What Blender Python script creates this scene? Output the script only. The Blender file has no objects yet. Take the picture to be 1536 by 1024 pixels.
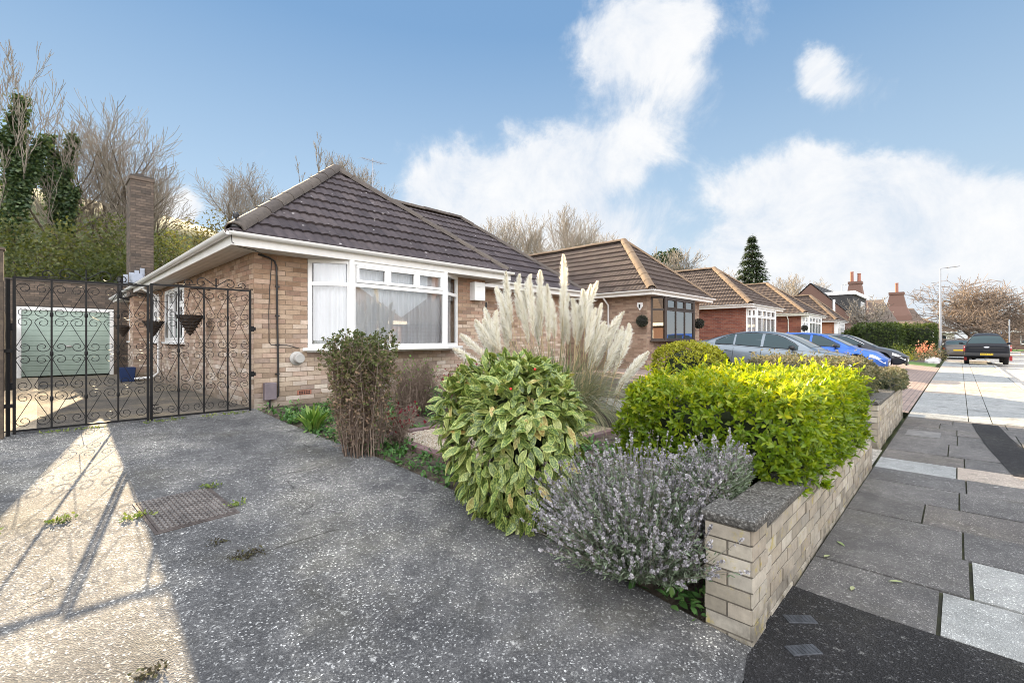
import bpy, bmesh, math, random
import numpy as np
from mathutils import Vector, Matrix
R = math.radians
SC = bpy.context.scene
COL = SC.collection
rng = random.Random(7)
nrg = np.random.default_rng(11)

# ------------------------------------------------------------------ terrain
YP = [-400, .68, 1.5, 2.8, 4.5, 6.5, 7.6, 10, 16.4, 22.5, 30, 45, 58, 70, 90, 150, 400]
ZP = [0, 0, .08, .20, .30, .40, .455, .43, .33, .18, .35, 5.5, 12.5, 16.5, 17.5, 10, 0]
def hfx(x):
    return float(np.interp(x, [-60, -12, 14, 30, 60, 110, 300], [1.25, 1.12, 1.0, .72, .3, .2, .05]))
def gz(y, x=0.0):
    z = float(np.interp(y, YP, ZP))
    if y > 30: z = .35 + (z - .35) * hfx(x)
    if x > 45 and .68 < y <= 30: z *= float(np.interp(x, [45, 60], [1, .3]))
    return z

# ------------------------------------------------------------------ materials
def _n(nt, t, **kw):
    n = nt.nodes.new(t)
    for k, v in kw.items(): setattr(n, k, v)
    return n
def ramp(nt, cols, pos=None, interp='LINEAR'):
    n = nt.nodes.new('ShaderNodeValToRGB'); cr = n.color_ramp; cr.interpolation = interp
    pos = pos or [i / max(1, len(cols) - 1) for i in range(len(cols))]
    while len(cr.elements) < len(cols): cr.elements.new(.5)
    for e, c, p in zip(cr.elements, cols, pos):
        e.position = p; e.color = (c[0], c[1], c[2], 1)
    return n
def mixc(nt, fac, a, b, mode='MIX'):
    n = nt.nodes.new('ShaderNodeMix'); n.data_type = 'RGBA'; n.blend_type = mode
    for s, v in ((n.inputs[0], fac), (n.inputs[6], a), (n.inputs[7], b)):
        if isinstance(v, (int, float)): s.default_value = v
        elif isinstance(v, tuple): s.default_value = (*v[:3], 1)
        else: nt.links.new(v, s)
    return n.outputs[2]
def math_(nt, op, a, b=None, clamp=False):
    n = nt.nodes.new('ShaderNodeMath'); n.operation = op; n.use_clamp = clamp
    for s, v in ((n.inputs[0], a), (n.inputs[1], b)):
        if v is None: continue
        if isinstance(v, (int, float)): s.default_value = v
        else: nt.links.new(v, s)
    return n.outputs[0]
def noise(nt, scale, detail=4, rough=.6, vec=None, dist=0):
    n = nt.nodes.new('ShaderNodeTexNoise'); n.inputs['Scale'].default_value = scale
    n.inputs['Detail'].default_value = detail; n.inputs['Roughness'].default_value = rough
    n.inputs['Distortion'].default_value = dist
    if vec is not None: nt.links.new(vec, n.inputs['Vector'])
    return n
def voro(nt, scale, feature='F1', vec=None):
    n = nt.nodes.new('ShaderNodeTexVoronoi'); n.feature = feature; n.inputs['Scale'].default_value = scale
    if vec is not None: nt.links.new(vec, n.inputs['Vector'])
    return n
def maprange(nt, v, a, b, c=0., d=1., smooth=True):
    n = nt.nodes.new('ShaderNodeMapRange'); n.interpolation_type = 'SMOOTHSTEP' if smooth else 'LINEAR'
    nt.links.new(v, n.inputs['Value'])
    for k, x in zip(('From Min', 'From Max', 'To Min', 'To Max'), (a, b, c, d)): n.inputs[k].default_value = x
    return n.outputs[0]
def new_mat(name):
    m = bpy.data.materials.new(name); m.use_nodes = True
    nt = m.node_tree; b = nt.nodes['Principled BSDF']; out = nt.nodes['Material Output']
    return m, nt, b, out
def objco(nt):
    return nt.nodes.new('ShaderNodeTexCoord').outputs['Object']
def bump(nt, b, h, strength=.3, dist=.01):
    n = nt.nodes.new('ShaderNodeBump'); n.inputs['Strength'].default_value = strength
    n.inputs['Distance'].default_value = dist
    nt.links.new(h, n.inputs['Height']); nt.links.new(n.outputs[0], b.inputs['Normal'])
def M(name, cols, rough=.7, attr=None, ns=0, namt=.3, bs=0, bstr=.3, bdist=.01, metal=0, spec=.5, transl=0, tcol=None, coat=0, pos=None):
    """cols: list of linear colours; attr: vertex attribute driving the ramp (else noise)."""
    m, nt, b, out = new_mat(name)
    co = objco(nt)
    if len(cols) == 1:
        rgb = nt.nodes.new('ShaderNodeRGB'); rgb.outputs[0].default_value = (*cols[0], 1); c = rgb.outputs[0]
    else:
        rp = ramp(nt, cols, pos)
        if attr:
            a = nt.nodes.new('ShaderNodeAttribute'); a.attribute_name = attr; nt.links.new(a.outputs['Fac'], rp.inputs[0])
        else:
            nn = noise(nt, ns or 3, 6, .65, co); nt.links.new(maprange(nt, nn.outputs[0], .3, .7), rp.inputs[0])
        c = rp.outputs[0]
    if ns and namt:
        nn = noise(nt, ns, 6, .65, co)
        v = maprange(nt, nn.outputs[0], .25, .75, 1 - namt, 1 + namt * .7, False)
        mx = nt.nodes.new('ShaderNodeVectorMath'); mx.operation = 'SCALE'
        nt.links.new(c, mx.inputs[0]); nt.links.new(v, mx.inputs['Scale']); c = mx.outputs[0]
    nt.links.new(c, b.inputs['Base Color'])
    b.inputs['Roughness'].default_value = rough; b.inputs['Metallic'].default_value = metal
    b.inputs['Specular IOR Level'].default_value = spec; b.inputs['Coat Weight'].default_value = coat
    b.inputs['Coat Roughness'].default_value = .05
    if bs: bump(nt, b, noise(nt, bs, 5, .7, co).outputs[0], bstr, bdist)
    if transl:
        t = nt.nodes.new('ShaderNodeBsdfTranslucent')
        if tcol: nt.links.new(mixc(nt, 1., c, tcol, 'MULTIPLY'), t.inputs[0])
        else: nt.links.new(c, t.inputs[0])
        ms = nt.nodes.new('ShaderNodeMixShader'); ms.inputs[0].default_value = transl
        nt.links.new(b.outputs[0], ms.inputs[1]); nt.links.new(t.outputs[0], ms.inputs[2])
        nt.links.new(ms.outputs[0], out.inputs[0])
    return m

# ------------------------------------------------------------------ objects
def thing(name, label, cat, loc=(0, 0, 0), rotz=0, group=None):
    o = bpy.data.objects.new(name, None); COL.objects.link(o)
    o.empty_display_size = .2
    o.location = loc; o.rotation_euler = (0, 0, rotz); o['label'] = label; o['category'] = cat
    if group: o['group'] = group
    return o
def tag(o, label, cat, group=None, kind=None):
    o['label'] = label; o['category'] = cat
    if group: o['group'] = group
    if kind: o['kind'] = kind
    return o
def struct(o, kind='structure'):
    o['kind'] = kind; return o
def wloc(p):
    l = Vector((0, 0, 0))
    while p is not None: l += p.location; p = p.parent
    return l
def link(name, me, mats, parent=None, world=True):
    o = bpy.data.objects.new(name, me); COL.objects.link(o)
    for m in (mats if isinstance(mats, (list, tuple)) else [mats]): me.materials.append(m)
    if parent is not None:
        o.parent = parent
        if world:
            l = wloc(parent)
            if l.length > 0: me.transform(Matrix.Translation(-l))
    return o
def mesh_np(name, V, F, attrs=None, smooth=False):
    V = np.asarray(V, np.float32); F = np.asarray(F, np.int32)
    me = bpy.data.meshes.new(name); k = F.shape[1]; m = len(F)
    me.vertices.add(len(V)); me.vertices.foreach_set('co', V.ravel())
    me.loops.add(m * k); me.loops.foreach_set('vertex_index', F.ravel())
    me.polygons.add(m); me.polygons.foreach_set('loop_start', np.arange(0, m * k, k, dtype=np.int32))
    me.update(calc_edges=True)
    if smooth: me.polygons.foreach_set('use_smooth', np.ones(m, bool))
    for a, vals in (attrs or {}).items():
        at = me.attributes.new(a, 'FLOAT', 'POINT'); at.data.foreach_set('value', np.asarray(vals, np.float32))
    me.validate()
    return me

class MB:
    def __init__(s): s.v = []; s.f = []; s.m = []; s.r = []
    def add(s, verts, faces, mat=0, r=None):
        o = len(s.v); s.v.extend([tuple(p) for p in verts])
        if r is None: r = .5
        s.r.extend(r if isinstance(r, (list, tuple)) else [r] * len(verts))
        for f in faces: s.f.append(tuple(i + o for i in f)); s.m.append(mat)
        return s
    def quad(s, a, b, c, d, mat=0, r=None): return s.add([a, b, c, d], [(0, 1, 2, 3)], mat, r)
    def box(s, x0, x1, y0, y1, z0, z1, mat=0, r=None):
        v = [(x, y, z) for z in (z0, z1) for y in (y0, y1) for x in (x0, x1)]
        return s.add(v, [(0, 2, 3, 1), (4, 5, 7, 6), (0, 1, 5, 4), (2, 6, 7, 3), (0, 4, 6, 2), (1, 3, 7, 5)], mat, r)
    def obox(s, O, ex, ey, ez, a, b, c, mat=0, r=None):
        O = Vector(O); ex = Vector(ex); ey = Vector(ey); ez = Vector(ez)
        v = [O + ex * i + ey * j + ez * k for k in c for j in b for i in a]
        return s.add(v, [(0, 2, 3, 1), (4, 5, 7, 6), (0, 1, 5, 4), (2, 6, 7, 3), (0, 4, 6, 2), (1, 3, 7, 5)], mat, r)
    def bar(s, p0, p1, w, h=None, mat=0, r=None, up=(0, 0, 1)):
        p0 = Vector(p0); p1 = Vector(p1); d = p1 - p0; L = d.length; d.normalize()
        u = Vector(up)
        if abs(d.dot(u)) > .98: u = Vector((0, 1, 0))
        sx = d.cross(u).normalized(); uz = sx.cross(d); h = h or w
        return s.obox(p0, d, sx, uz, (0, L), (-w / 2, w / 2), (-h / 2, h / 2), mat, r)
    def tube(s, pts, rad, n=8, mat=0, r=None, cap=True, closed=False):
        pts = [Vector(p) for p in pts]; k = len(pts)
        rads = rad if isinstance(rad, (list, tuple)) else [rad] * k
        V = []; up = Vector((.13, .21, 1)).normalized()
        for i, p in enumerate(pts):
            d = (pts[(i + 1) % k] - pts[i - 1]) if closed else (pts[min(i + 1, k - 1)] - pts[max(i - 1, 0)])
            if d.length < 1e-9: d = Vector((0, 0, 1))
            d.normalize()
            if abs(d.dot(up)) > .97: up = Vector((1, .2, .1)).normalized()
            a = d.cross(up).normalized(); b = d.cross(a); up = -(b) if b.dot(up) < 0 else b
            for j in range(n):
                t = 2 * math.pi * j / n
                V.append(p + a * (math.cos(t) * rads[i]) + up * (math.sin(t) * rads[i]))
        F = []
        for i in range(k if closed else k - 1):
            i2 = (i + 1) % k
            for j in range(n): F.append((i * n + j, i * n + (j + 1) % n, i2 * n + (j + 1) % n, i2 * n + j))
        if cap and not closed: F += [tuple(range(n))[::-1], tuple((k - 1) * n + j for j in range(n))]
        return s.add(V, F, mat, r)
    def lathe(s, prof, n=24, O=(0, 0, 0), ax='z', mat=0, r=None):
        V = []; O = Vector(O)
        for (rr, h) in prof:
            for j in range(n):
                t = 2 * math.pi * j / n; c, q = rr * math.cos(t), rr * math.sin(t)
                V.append(O + (Vector((c, q, h)) if ax == 'z' else Vector((h, c, q)) if ax == 'x' else Vector((c, h, q))))
        F = [(i * n + j, i * n + (j + 1) % n, (i + 1) * n + (j + 1) % n, (i + 1) * n + j) for i in range(len(prof) - 1) for j in range(n)]
        if prof[0][0] > 1e-6: F.append(tuple(range(n))[::-1])
        if prof[-1][0] > 1e-6: F.append(tuple((len(prof) - 1) * n + j for j in range(n)))
        return s.add(V, F, mat, r)
    def prism(s, poly, O, ex, ey, ez, t, mat=0, r=None):
        """poly in (ex,ey), extruded along ez by t=(t0,t1)."""
        O = Vector(O); ex = Vector(ex); ey = Vector(ey); ez = Vector(ez); n = len(poly)
        V = [O + ex * a + ey * b + ez * t[0] for a, b in poly] + [O + ex * a + ey * b + ez * t[1] for a, b in poly]
        F = [tuple(range(n))[::-1], tuple(range(n, 2 * n))] + [(i, (i + 1) % n, (i + 1) % n + n, i + n) for i in range(n)]
        return s.add(V, F, mat, r)
    def grid(s, fn, nu, nv, mat=0, r=None):
        V = [fn(i / nu, j / nv) for j in range(nv + 1) for i in range(nu + 1)]
        F = [(j * (nu + 1) + i, j * (nu + 1) + i + 1, (j + 1) * (nu + 1) + i + 1, (j + 1) * (nu + 1) + i) for j in range(nv) for i in range(nu)]
        return s.add(V, F, mat, r)
    def build(s, name, mats, parent=None, world=True, smooth=None, bevel=0, fixn=True, seg=2):
        me = bpy.data.meshes.new(name); me.from_pydata(s.v, [], s.f)
        me.polygons.foreach_set('material_index', s.m)
        at = me.attributes.new('rnd', 'FLOAT', 'POINT'); at.data.foreach_set('value', s.r)
        if fixn:
            bm = bmesh.new(); bm.from_mesh(me); bmesh.ops.recalc_face_normals(bm, faces=bm.faces); bm.to_mesh(me); bm.free()
        if smooth is not None:
            me.polygons.foreach_set('use_smooth', [True] * len(me.polygons)); me.set_sharp_from_angle(angle=R(smooth))
        me.update()
        o = link(name, me, mats, parent, world)
        if bevel:
            b = o.modifiers.new('bevel', 'BEVEL'); b.width = bevel; b.segments = seg; b.limit_method = 'ANGLE'; b.angle_limit = R(40)
        return o

def copy_tree(o, parent=None):
    c = o.copy(); COL.objects.link(c); c.parent = parent
    for ch in list(o.children): copy_tree(ch, c)
    return c

# ------------------------------------------------------------------ numpy scatter
def norm(a): return a / np.maximum(np.linalg.norm(a, axis=-1, keepdims=True), 1e-9)
def rvec(n): return norm(nrg.normal(size=(n, 3)))
# leaf template: x width, y length, z fold ; attr lv 0 centre 1 edge
def leaf_t(w=.3, fold=.1, droop=.12):
    ys = [0, .22, .5, .8, 1]; ws = [0.03, .75, 1, .6, 0.02]
    V = []; lv = []; F = []
    for y, q in zip(ys, ws):
        z = -droop * y * y
        V += [(-w * q, y, z + fold * q), (0, y, z), (w * q, y, z + fold * q)]; lv += [1, 0, 1]
    for i in range(4):
        a = i * 3; F += [(a, a + 1, a + 4, a + 3), (a + 1, a + 2, a + 5, a + 4)]
    return np.array(V), np.array(F), np.array(lv)
def leaf_q(w=.35, fold=.12):
    V = [(0, 0, 0), (-w, .5, fold), (0, 1, 0), (w, .5, fold), (0, .5, -.02)]
    return np.array(V, float), np.array([(0, 4, 2, 1), (0, 3, 2, 4)]), np.array([0, 1, .5, 1, 0.])
def scatter(T, pos, d, nrm, sc, rnd=None):
    tv, tf, lv = T; n = len(pos); k = len(tv)
    d = norm(d); x = norm(np.cross(d, nrm)); z = np.cross(x, d)
    sc = np.broadcast_to(np.asarray(sc, float), (n,))[:, None, None]
    V = pos[:, None, :] + sc * (tv[None, :, 0:1] * x[:, None, :] + tv[None, :, 1:2] * d[:, None, :] + tv[None, :, 2:3] * z[:, None, :])
    F = tf[None] + (np.arange(n) * k)[:, None, None]
    if rnd is None: rnd = nrg.random(n)
    return V.reshape(-1, 3), F.reshape(-1, tf.shape[1]), {'rnd': np.repeat(rnd, k), 'lv': np.tile(lv, n)}
def merge(parts):
    Vs, Fs, As = [], [], {}; o = 0
    for V, F, A in parts:
        Vs.append(V); Fs.append(F + o); o += len(V)
        for k in ('rnd', 'lv'): As.setdefault(k, []).append(A.get(k, np.full(len(V), .5)))
    return np.concatenate(Vs), np.concatenate(Fs), {k: np.concatenate(v) for k, v in As.items()}
def segs(P0, P1, R0, R1, k=4, rnd=None):
    P0 = np.asarray(P0, float); P1 = np.asarray(P1, float); n = len(P0)
    d = norm(P1 - P0); u = np.where(np.abs(d[:, 2:3]) > .9, np.array([[1., 0, 0]]), np.array([[0, 0, 1.]]))
    a = norm(np.cross(d, u)); b = np.cross(d, a)
    t = np.arange(k) * 2 * np.pi / k; cs, sn = np.cos(t), np.sin(t)
    ring = a[:, None, :] * cs[None, :, None] + b[:, None, :] * sn[None, :, None]
    R0 = np.broadcast_to(np.asarray(R0, float), (n,))[:, None, None]; R1 = np.broadcast_to(np.asarray(R1, float), (n,))[:, None, None]
    V = np.concatenate([P0[:, None, :] + ring * R0, P1[:, None, :] + ring * R1], axis=1)
    j = np.arange(k); q = np.stack([j, (j + 1) % k, (j + 1) % k + k, j + k], 1)
    F = q[None] + (np.arange(n) * 2 * k)[:, None, None]
    r = nrg.random(n) if rnd is None else rnd
    return V.reshape(-1, 3), F.reshape(-1, 4), {'rnd': np.repeat(r, 2 * k), 'lv': np.zeros(n * 2 * k)}
def poly_segs(lines, rads, k=4, rnd=None):
    """lines (n,m,3) polylines; rads (m,) or (n,m)."""
    lines = np.asarray(lines); n, m, _ = lines.shape
    rads = np.broadcast_to(np.asarray(rads), (n, m))
    r = nrg.random(n) if rnd is None else rnd
    return segs(lines[:, :-1].reshape(-1, 3), lines[:, 1:].reshape(-1, 3), rads[:, :-1].ravel(), rads[:, 1:].ravel(), k, np.repeat(r, m - 1))
# ------------------------------------------------------------------ camera, sun, sky
F_PX, U0, V0 = 690.0, 768.0, 508.0
YAW = 44.2
cam_d = bpy.data.cameras.new('camera'); cam = bpy.data.objects.new('camera', cam_d); COL.objects.link(cam)
cam_d.sensor_width = 36; cam_d.lens = F_PX / 1536 * 36; cam_d.clip_end = 2000; cam_d.clip_start = .05
cam_d.shift_y = -(512 - V0) / 1536
cam.location = (0, 0, 1.5); cam.rotation_euler = (R(90), 0, R(YAW - 90)); SC.camera = cam
SUN_AZ, SUN_EL = math.atan2(.205, 1), R(23.5)
sd = bpy.data.lights.new('sun', 'SUN'); sun = bpy.data.objects.new('sun', sd); COL.objects.link(sun)
sd.energy = 21.0; sd.angle = R(.35); sd.color = (1, .79, .52)
to_sun = Vector((math.sin(SUN_AZ) * math.cos(SUN_EL), math.cos(SUN_AZ) * math.cos(SUN_EL), math.sin(SUN_EL)))
sun.rotation_euler = to_sun.to_track_quat('Z', 'Y').to_euler(); sun.location = (5, 30, 30)
SC.view_settings.view_transform = 'Standard'; SC.view_settings.look = 'None'; SC.view_settings.exposure = 0
SC.cycles.use_denoising = True; SC.cycles.pixel_filter_type = 'BLACKMAN_HARRIS'; SC.cycles.filter_width = .95; SC.cycles.max_bounces = 8; SC.cycles.transparent_max_bounces = 16
SC.cycles.sample_clamp_indirect = 8; SC.cycles.caustics_reflective = False; SC.cycles.caustics_refractive = False

def ray(u, v):
    c, s = math.cos(R(YAW)), math.sin(R(YAW)); l = (u - U0) / F_PX
    return Vector((c + l * s, s - l * c, (V0 - v) / F_PX)).normalized()
W = bpy.data.worlds.new('World'); SC.world = W; W.use_nodes = True
nt = W.node_tree; bg = nt.nodes['Background']
sky = nt.nodes.new('ShaderNodeTexSky'); sky.sky_type = 'NISHITA'; sky.sun_disc = False
sky.sun_elevation = SUN_EL; sky.sun_rotation = SUN_AZ; sky.air_density = 1.0; sky.dust_density = .0; sky.ozone_density = 2.0
tc = nt.nodes.new('ShaderNodeTexCoord'); D = tc.outputs['Generated']
# blue of the photograph: even, a little lighter low down
sep = nt.nodes.new('ShaderNodeSeparateXYZ'); nt.links.new(D, sep.inputs[0])
grad = ramp(nt, [(8.8, 9.3, 9.8), (7.0, 8.4, 9.5), (4.9, 6.8, 8.9), (2.4, 4.35, 7.2), (1.55, 3.3, 6.4)], [0, .1, .3, .55, 1])
nt.links.new(sep.outputs[2], grad.inputs[0])
base = mixc(nt, .85, sky.outputs[0], grad.outputs[0])
# clouds: soft blobs at places in the sky, edges broken up by two scales of noise
def vscale(v, k, sub=None):
    if sub: 
        a_ = nt.nodes.new('ShaderNodeVectorMath'); a_.operation = 'SUBTRACT'; nt.links.new(v, a_.inputs[0]); a_.inputs[1].default_value = (sub,) * 3; v = a_.outputs[0]
    b_ = nt.nodes.new('ShaderNodeVectorMath'); b_.operation = 'SCALE'; nt.links.new(v, b_.inputs[0]); b_.inputs['Scale'].default_value = k; return b_.outputs[0]
def vadd(p_, q_):
    a_ = nt.nodes.new('ShaderNodeVectorMath'); a_.operation = 'ADD'; nt.links.new(p_, a_.inputs[0]); nt.links.new(q_, a_.inputs[1]); return a_.outputs[0]
nz = noise(nt, 4.5, 6, .6, D); nz3 = noise(nt, 17, 6, .65, D); nz2 = noise(nt, 6.5, 12, .68, D, .4)
wn = nt.nodes.new('ShaderNodeVectorMath'); wn.operation = 'NORMALIZE'
nt.links.new(vadd(D, vadd(vscale(nz.outputs['Color'], .15, .5), vscale(nz3.outputs['Color'], .05, .5))), wn.inputs[0])
BLOBS = [(930, 30, 62, .8), (1000, 60, 62, .8), (905, 95, 52, .75), (960, 115, 55, .6), (1035, 140, 40, .5), (1040, 5, 40, .5), (1145, 8, 42, .45), (1250, 108, 48, .75), (1225, 95, 30, .6), (1345, 128, 30, .4),
         (905, 225, 60, .85), (975, 215, 48, .8), (850, 235, 58, 1.0), (800, 275, 60, .9), (690, 270, 62, .95), (660, 315, 70, 1.0), (740, 320, 70, 1.0), (762, 190, 20, .5), (830, 320, 70, .9), (940, 345, 62, .75), (1010, 300, 34, .45), (880, 370, 80, .9),
         (1170, 250, 46, .85), (1210, 275, 56, .9), (1095, 268, 40, .75), (1120, 320, 55, .75), (1260, 320, 80, 1.0), (1370, 290, 66, 1.0), (1420, 320, 55, .9), (1330, 350, 95, 1.1), (1240, 400, 110, 1.1), (1150, 385, 80, .9), (1410, 400, 90, 1.0), (1040, 395, 60, .7),
         (268, 292, 30, 1.2), (240, 300, 24, .9), (385, 232, 18, .3), (1515, 385, 42, .8), (570, 390, 80, .7), (160, 325, 55, .8), (1700, 300, 140, 1.0), (-150, 200, 120, .8), (1900, 420, 200, 1.0)]
acc = None
for (u, v, r, a) in BLOBS:
    d = ray(u, v); rad = r / F_PX * (ray(768, 508).dot(d)) * 1.15
    dn = nt.nodes.new('ShaderNodeVectorMath'); dn.operation = 'DISTANCE'; nt.links.new(wn.outputs[0], dn.inputs[0]); dn.inputs[1].default_value = d
    f = maprange(nt, dn.outputs['Value'], 0, rad * 1.45, a, 0)
    acc = f if acc is None else math_(nt, 'ADD', acc, f)
acc = math_(nt, 'MINIMUM', acc, 1.1)
den = math_(nt, 'ADD', acc, math_(nt, 'MULTIPLY', math_(nt, 'SUBTRACT', nz2.outputs[0], .5), 1.75))
mask = maprange(nt, den, .22, 1.1, 0, .95)
# a few clouds elsewhere round the sky
cl = mixc(nt, maprange(nt, nz2.outputs[0], .3, .7), (7.9, 8.5, 9.4), (10.2, 10.2, 10.2))
seen = mixc(nt, mask, base, cl)
# added fill light: broad white glow put into the unseen sky behind the camera
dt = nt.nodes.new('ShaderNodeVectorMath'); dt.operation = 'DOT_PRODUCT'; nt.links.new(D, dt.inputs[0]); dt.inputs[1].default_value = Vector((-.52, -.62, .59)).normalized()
sky_fill = math_(nt, 'MULTIPLY', maprange(nt, dt.outputs['Value'], .05, .75), maprange(nt, nz.outputs[0], .2, .6, .75, 1.0))
nt.links.new(mixc(nt, sky_fill, seen, (38, 38, 38.6)), bg.inputs[0])
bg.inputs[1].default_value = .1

# ------------------------------------------------------------------ shared materials
WHITE = M('white_upvc', [(.80, .80, .79)], .35, ns=2, namt=.06)
WHITE_W = M('white_gutter', [(.78, .77, .75)], .4, ns=4, namt=.1)
SOFFIT = M('soffit_board', [(.62, .58, .54)], .6, ns=3, namt=.1)
BLACK = M('black_iron', [(.008, .008, .009)], .5, ns=30, namt=.4, spec=.25)
BLACKP = M('black_plastic', [(.015, .015, .017)], .45)
DARK = M('dark_void', [(.015, .014, .014)], .9)
BUFF = [(.22, .155, .108), (.39, .295, .215), (.47, .375, .285), (.30, .205, .15), (.53, .445, .36), (.27, .20, .16), (.41, .29, .22), (.60, .515, .435)]
BRICK = M('buff_brick', BUFF, .9, attr='rnd', ns=22, namt=.22, bs=60, bstr=.35, bdist=.004)
MORTAR = M('mortar', [(.30, .235, .175)], .95, ns=15, namt=.2, bs=80, bstr=.3)
GREYB = [(.22, .195, .155), (.32, .285, .225), (.40, .365, .30), (.27, .23, .18), (.46, .42, .35), (.25, .23, .195), (.36, .31, .24)]
WBRICK = M('weathered_wall_brick', GREYB, .92, attr='rnd', ns=14, namt=.3, bs=50, bstr=.5, bdist=.005)
WMORT = M('old_mortar', [(.12, .105, .085)], .95, ns=15, namt=.3, bs=80, bstr=.3)
def mossy(m):
    nt = m.node_tree; b = nt.nodes['Principled BSDF']; c = b.inputs['Base Color'].links[0].from_socket; co = objco(nt)
    s_ = nt.nodes.new('ShaderNodeSeparateXYZ'); nt.links.new(nt.nodes.new('ShaderNodeNewGeometry').outputs['Position'], s_.inputs[0])
    low = maprange(nt, s_.outputs[2], .0, .26, 1, 0); n1 = noise(nt, 5, 6, .7, co); n2 = noise(nt, 9, 5, .7, co)
    c = mixc(nt, math_(nt, 'MULTIPLY', maprange(nt, n1.outputs[0], .35, .7), math_(nt, 'MULTIPLY', low, .8)), c, (.07, .06, .045))
    c = mixc(nt, math_(nt, 'MULTIPLY', maprange(nt, n2.outputs[0], .55, .70), .8), c, (.36, .29, .07))
    c = mixc(nt, math_(nt, 'MULTIPLY', maprange(nt, n1.outputs[0], .56, .75), .6), c, (.12, .105, .085))
    nt.links.new(c, b.inputs['Base Color'])
mossy(WBRICK)
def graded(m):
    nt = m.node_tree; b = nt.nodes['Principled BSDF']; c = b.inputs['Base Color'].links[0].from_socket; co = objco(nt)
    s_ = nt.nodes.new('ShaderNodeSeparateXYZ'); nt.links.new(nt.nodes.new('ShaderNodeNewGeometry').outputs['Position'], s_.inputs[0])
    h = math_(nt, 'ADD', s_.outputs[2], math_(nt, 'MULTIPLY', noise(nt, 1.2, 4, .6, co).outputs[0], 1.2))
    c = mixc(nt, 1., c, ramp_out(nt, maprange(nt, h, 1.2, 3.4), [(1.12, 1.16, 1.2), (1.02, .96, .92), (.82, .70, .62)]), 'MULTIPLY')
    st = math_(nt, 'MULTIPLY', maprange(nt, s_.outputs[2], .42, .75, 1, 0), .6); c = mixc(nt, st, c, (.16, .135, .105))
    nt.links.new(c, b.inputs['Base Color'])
def ramp_out(nt, sock, cols, pos=None):
    r = ramp(nt, cols, pos); nt.links.new(sock, r.inputs[0]); return r.outputs[0]
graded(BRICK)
REDB = M('red_brick', [(.16, .05, .035), (.22, .075, .05), (.26, .10, .065), (.13, .045, .035)], .9, attr='rnd', ns=20, namt=.2, bs=60, bstr=.3)
REDM = M('red_brick_mortar', [(.25, .20, .17)], .95)
DBRICK = M('sooty_brick', [(.10, .078, .062), (.15, .115, .09), (.08, .065, .055), (.18, .135, .105)], .95, attr='rnd', ns=12, namt=.3, bs=60, bstr=.4)
DMORT = M('sooty_mortar', [(.07, .06, .052)], .95, ns=20)
TILE = M('dark_roof_tile', [(.045, .037, .041), (.066, .054, .058), (.055, .045, .049), (.082, .067, .069)], .8, attr='rnd', ns=9, namt=.35, bs=120, bstr=.3, spec=.25)
TILEB = M('brown_roof_tile', [(.052, .038, .032), (.074, .054, .045), (.062, .045, .038), (.088, .066, .054)], .85, attr='rnd', ns=7, namt=.35, bs=120, bstr=.3, spec=.3)
RIDGE = M('weathered_ridge_tile', [(.068, .056, .05), (.10, .083, .07)], .9, attr='rnd', ns=18, namt=.35, bs=50, bstr=.5)
RIDGET = M('tan_ridge_tile', [(.155, .105, .068), (.20, .14, .09)], .9, attr='rnd', ns=18, namt=.3, bs=50, bstr=.4)
def lichen_tile():
    m, nt, b, out = TILE, TILE.node_tree, TILE.node_tree.nodes['Principled BSDF'], None
    c = b.inputs['Base Color'].links[0].from_socket; co = objco(nt)
    v = voro(nt, 4.2, vec=co); n2 = noise(nt, 26, 4, .7, co)
    f = math_(nt, 'MULTIPLY', maprange(nt, v.outputs[0], .04, .15, 1, 0), maprange(nt, n2.outputs[0], .42, .55, 0, 1))
    c = mixc(nt, math_(nt, 'MULTIPLY', f, .75), c, (.55, .52, .52))
    nt.links.new(c, b.inputs['Base Color'])
lichen_tile()
def glass_mat(name, tint=(.93, .95, .97), refl=.14):
    m, nt, b, out = new_mat(name)
    nt.nodes.remove(b)
    t = nt.nodes.new('ShaderNodeBsdfTransparent'); t.inputs[0].default_value = (*tint, 1)
    g = nt.nodes.new('ShaderNodeBsdfGlossy'); g.inputs['Roughness'].default_value = .01
    lw = nt.nodes.new('ShaderNodeFresnel'); lw.inputs[0].default_value = 1.5
    f = math_(nt, 'ADD', lw.outputs[0], refl, True)
    ms = nt.nodes.new('ShaderNodeMixShader'); nt.links.new(f, ms.inputs[0]); nt.links.new(t.outputs[0], ms.inputs[1]); nt.links.new(g.outputs[0], ms.inputs[2])
    nt.links.new(ms.outputs[0], out.inputs[0])
    return m
GLASS = glass_mat('window_glass')
DGLASS = M('dark_window_glass', [(.03, .035, .04)], .03, spec=.9)
TIMBER = M('weathered_timber', [(.06, .045, .035), (.10, .075, .055)], .85, ns=14, namt=.3, bs=40, bstr=.4)
LEAD = M('grey_felt', [(.33, .36, .42)], .6, ns=6, namt=.2)

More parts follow.
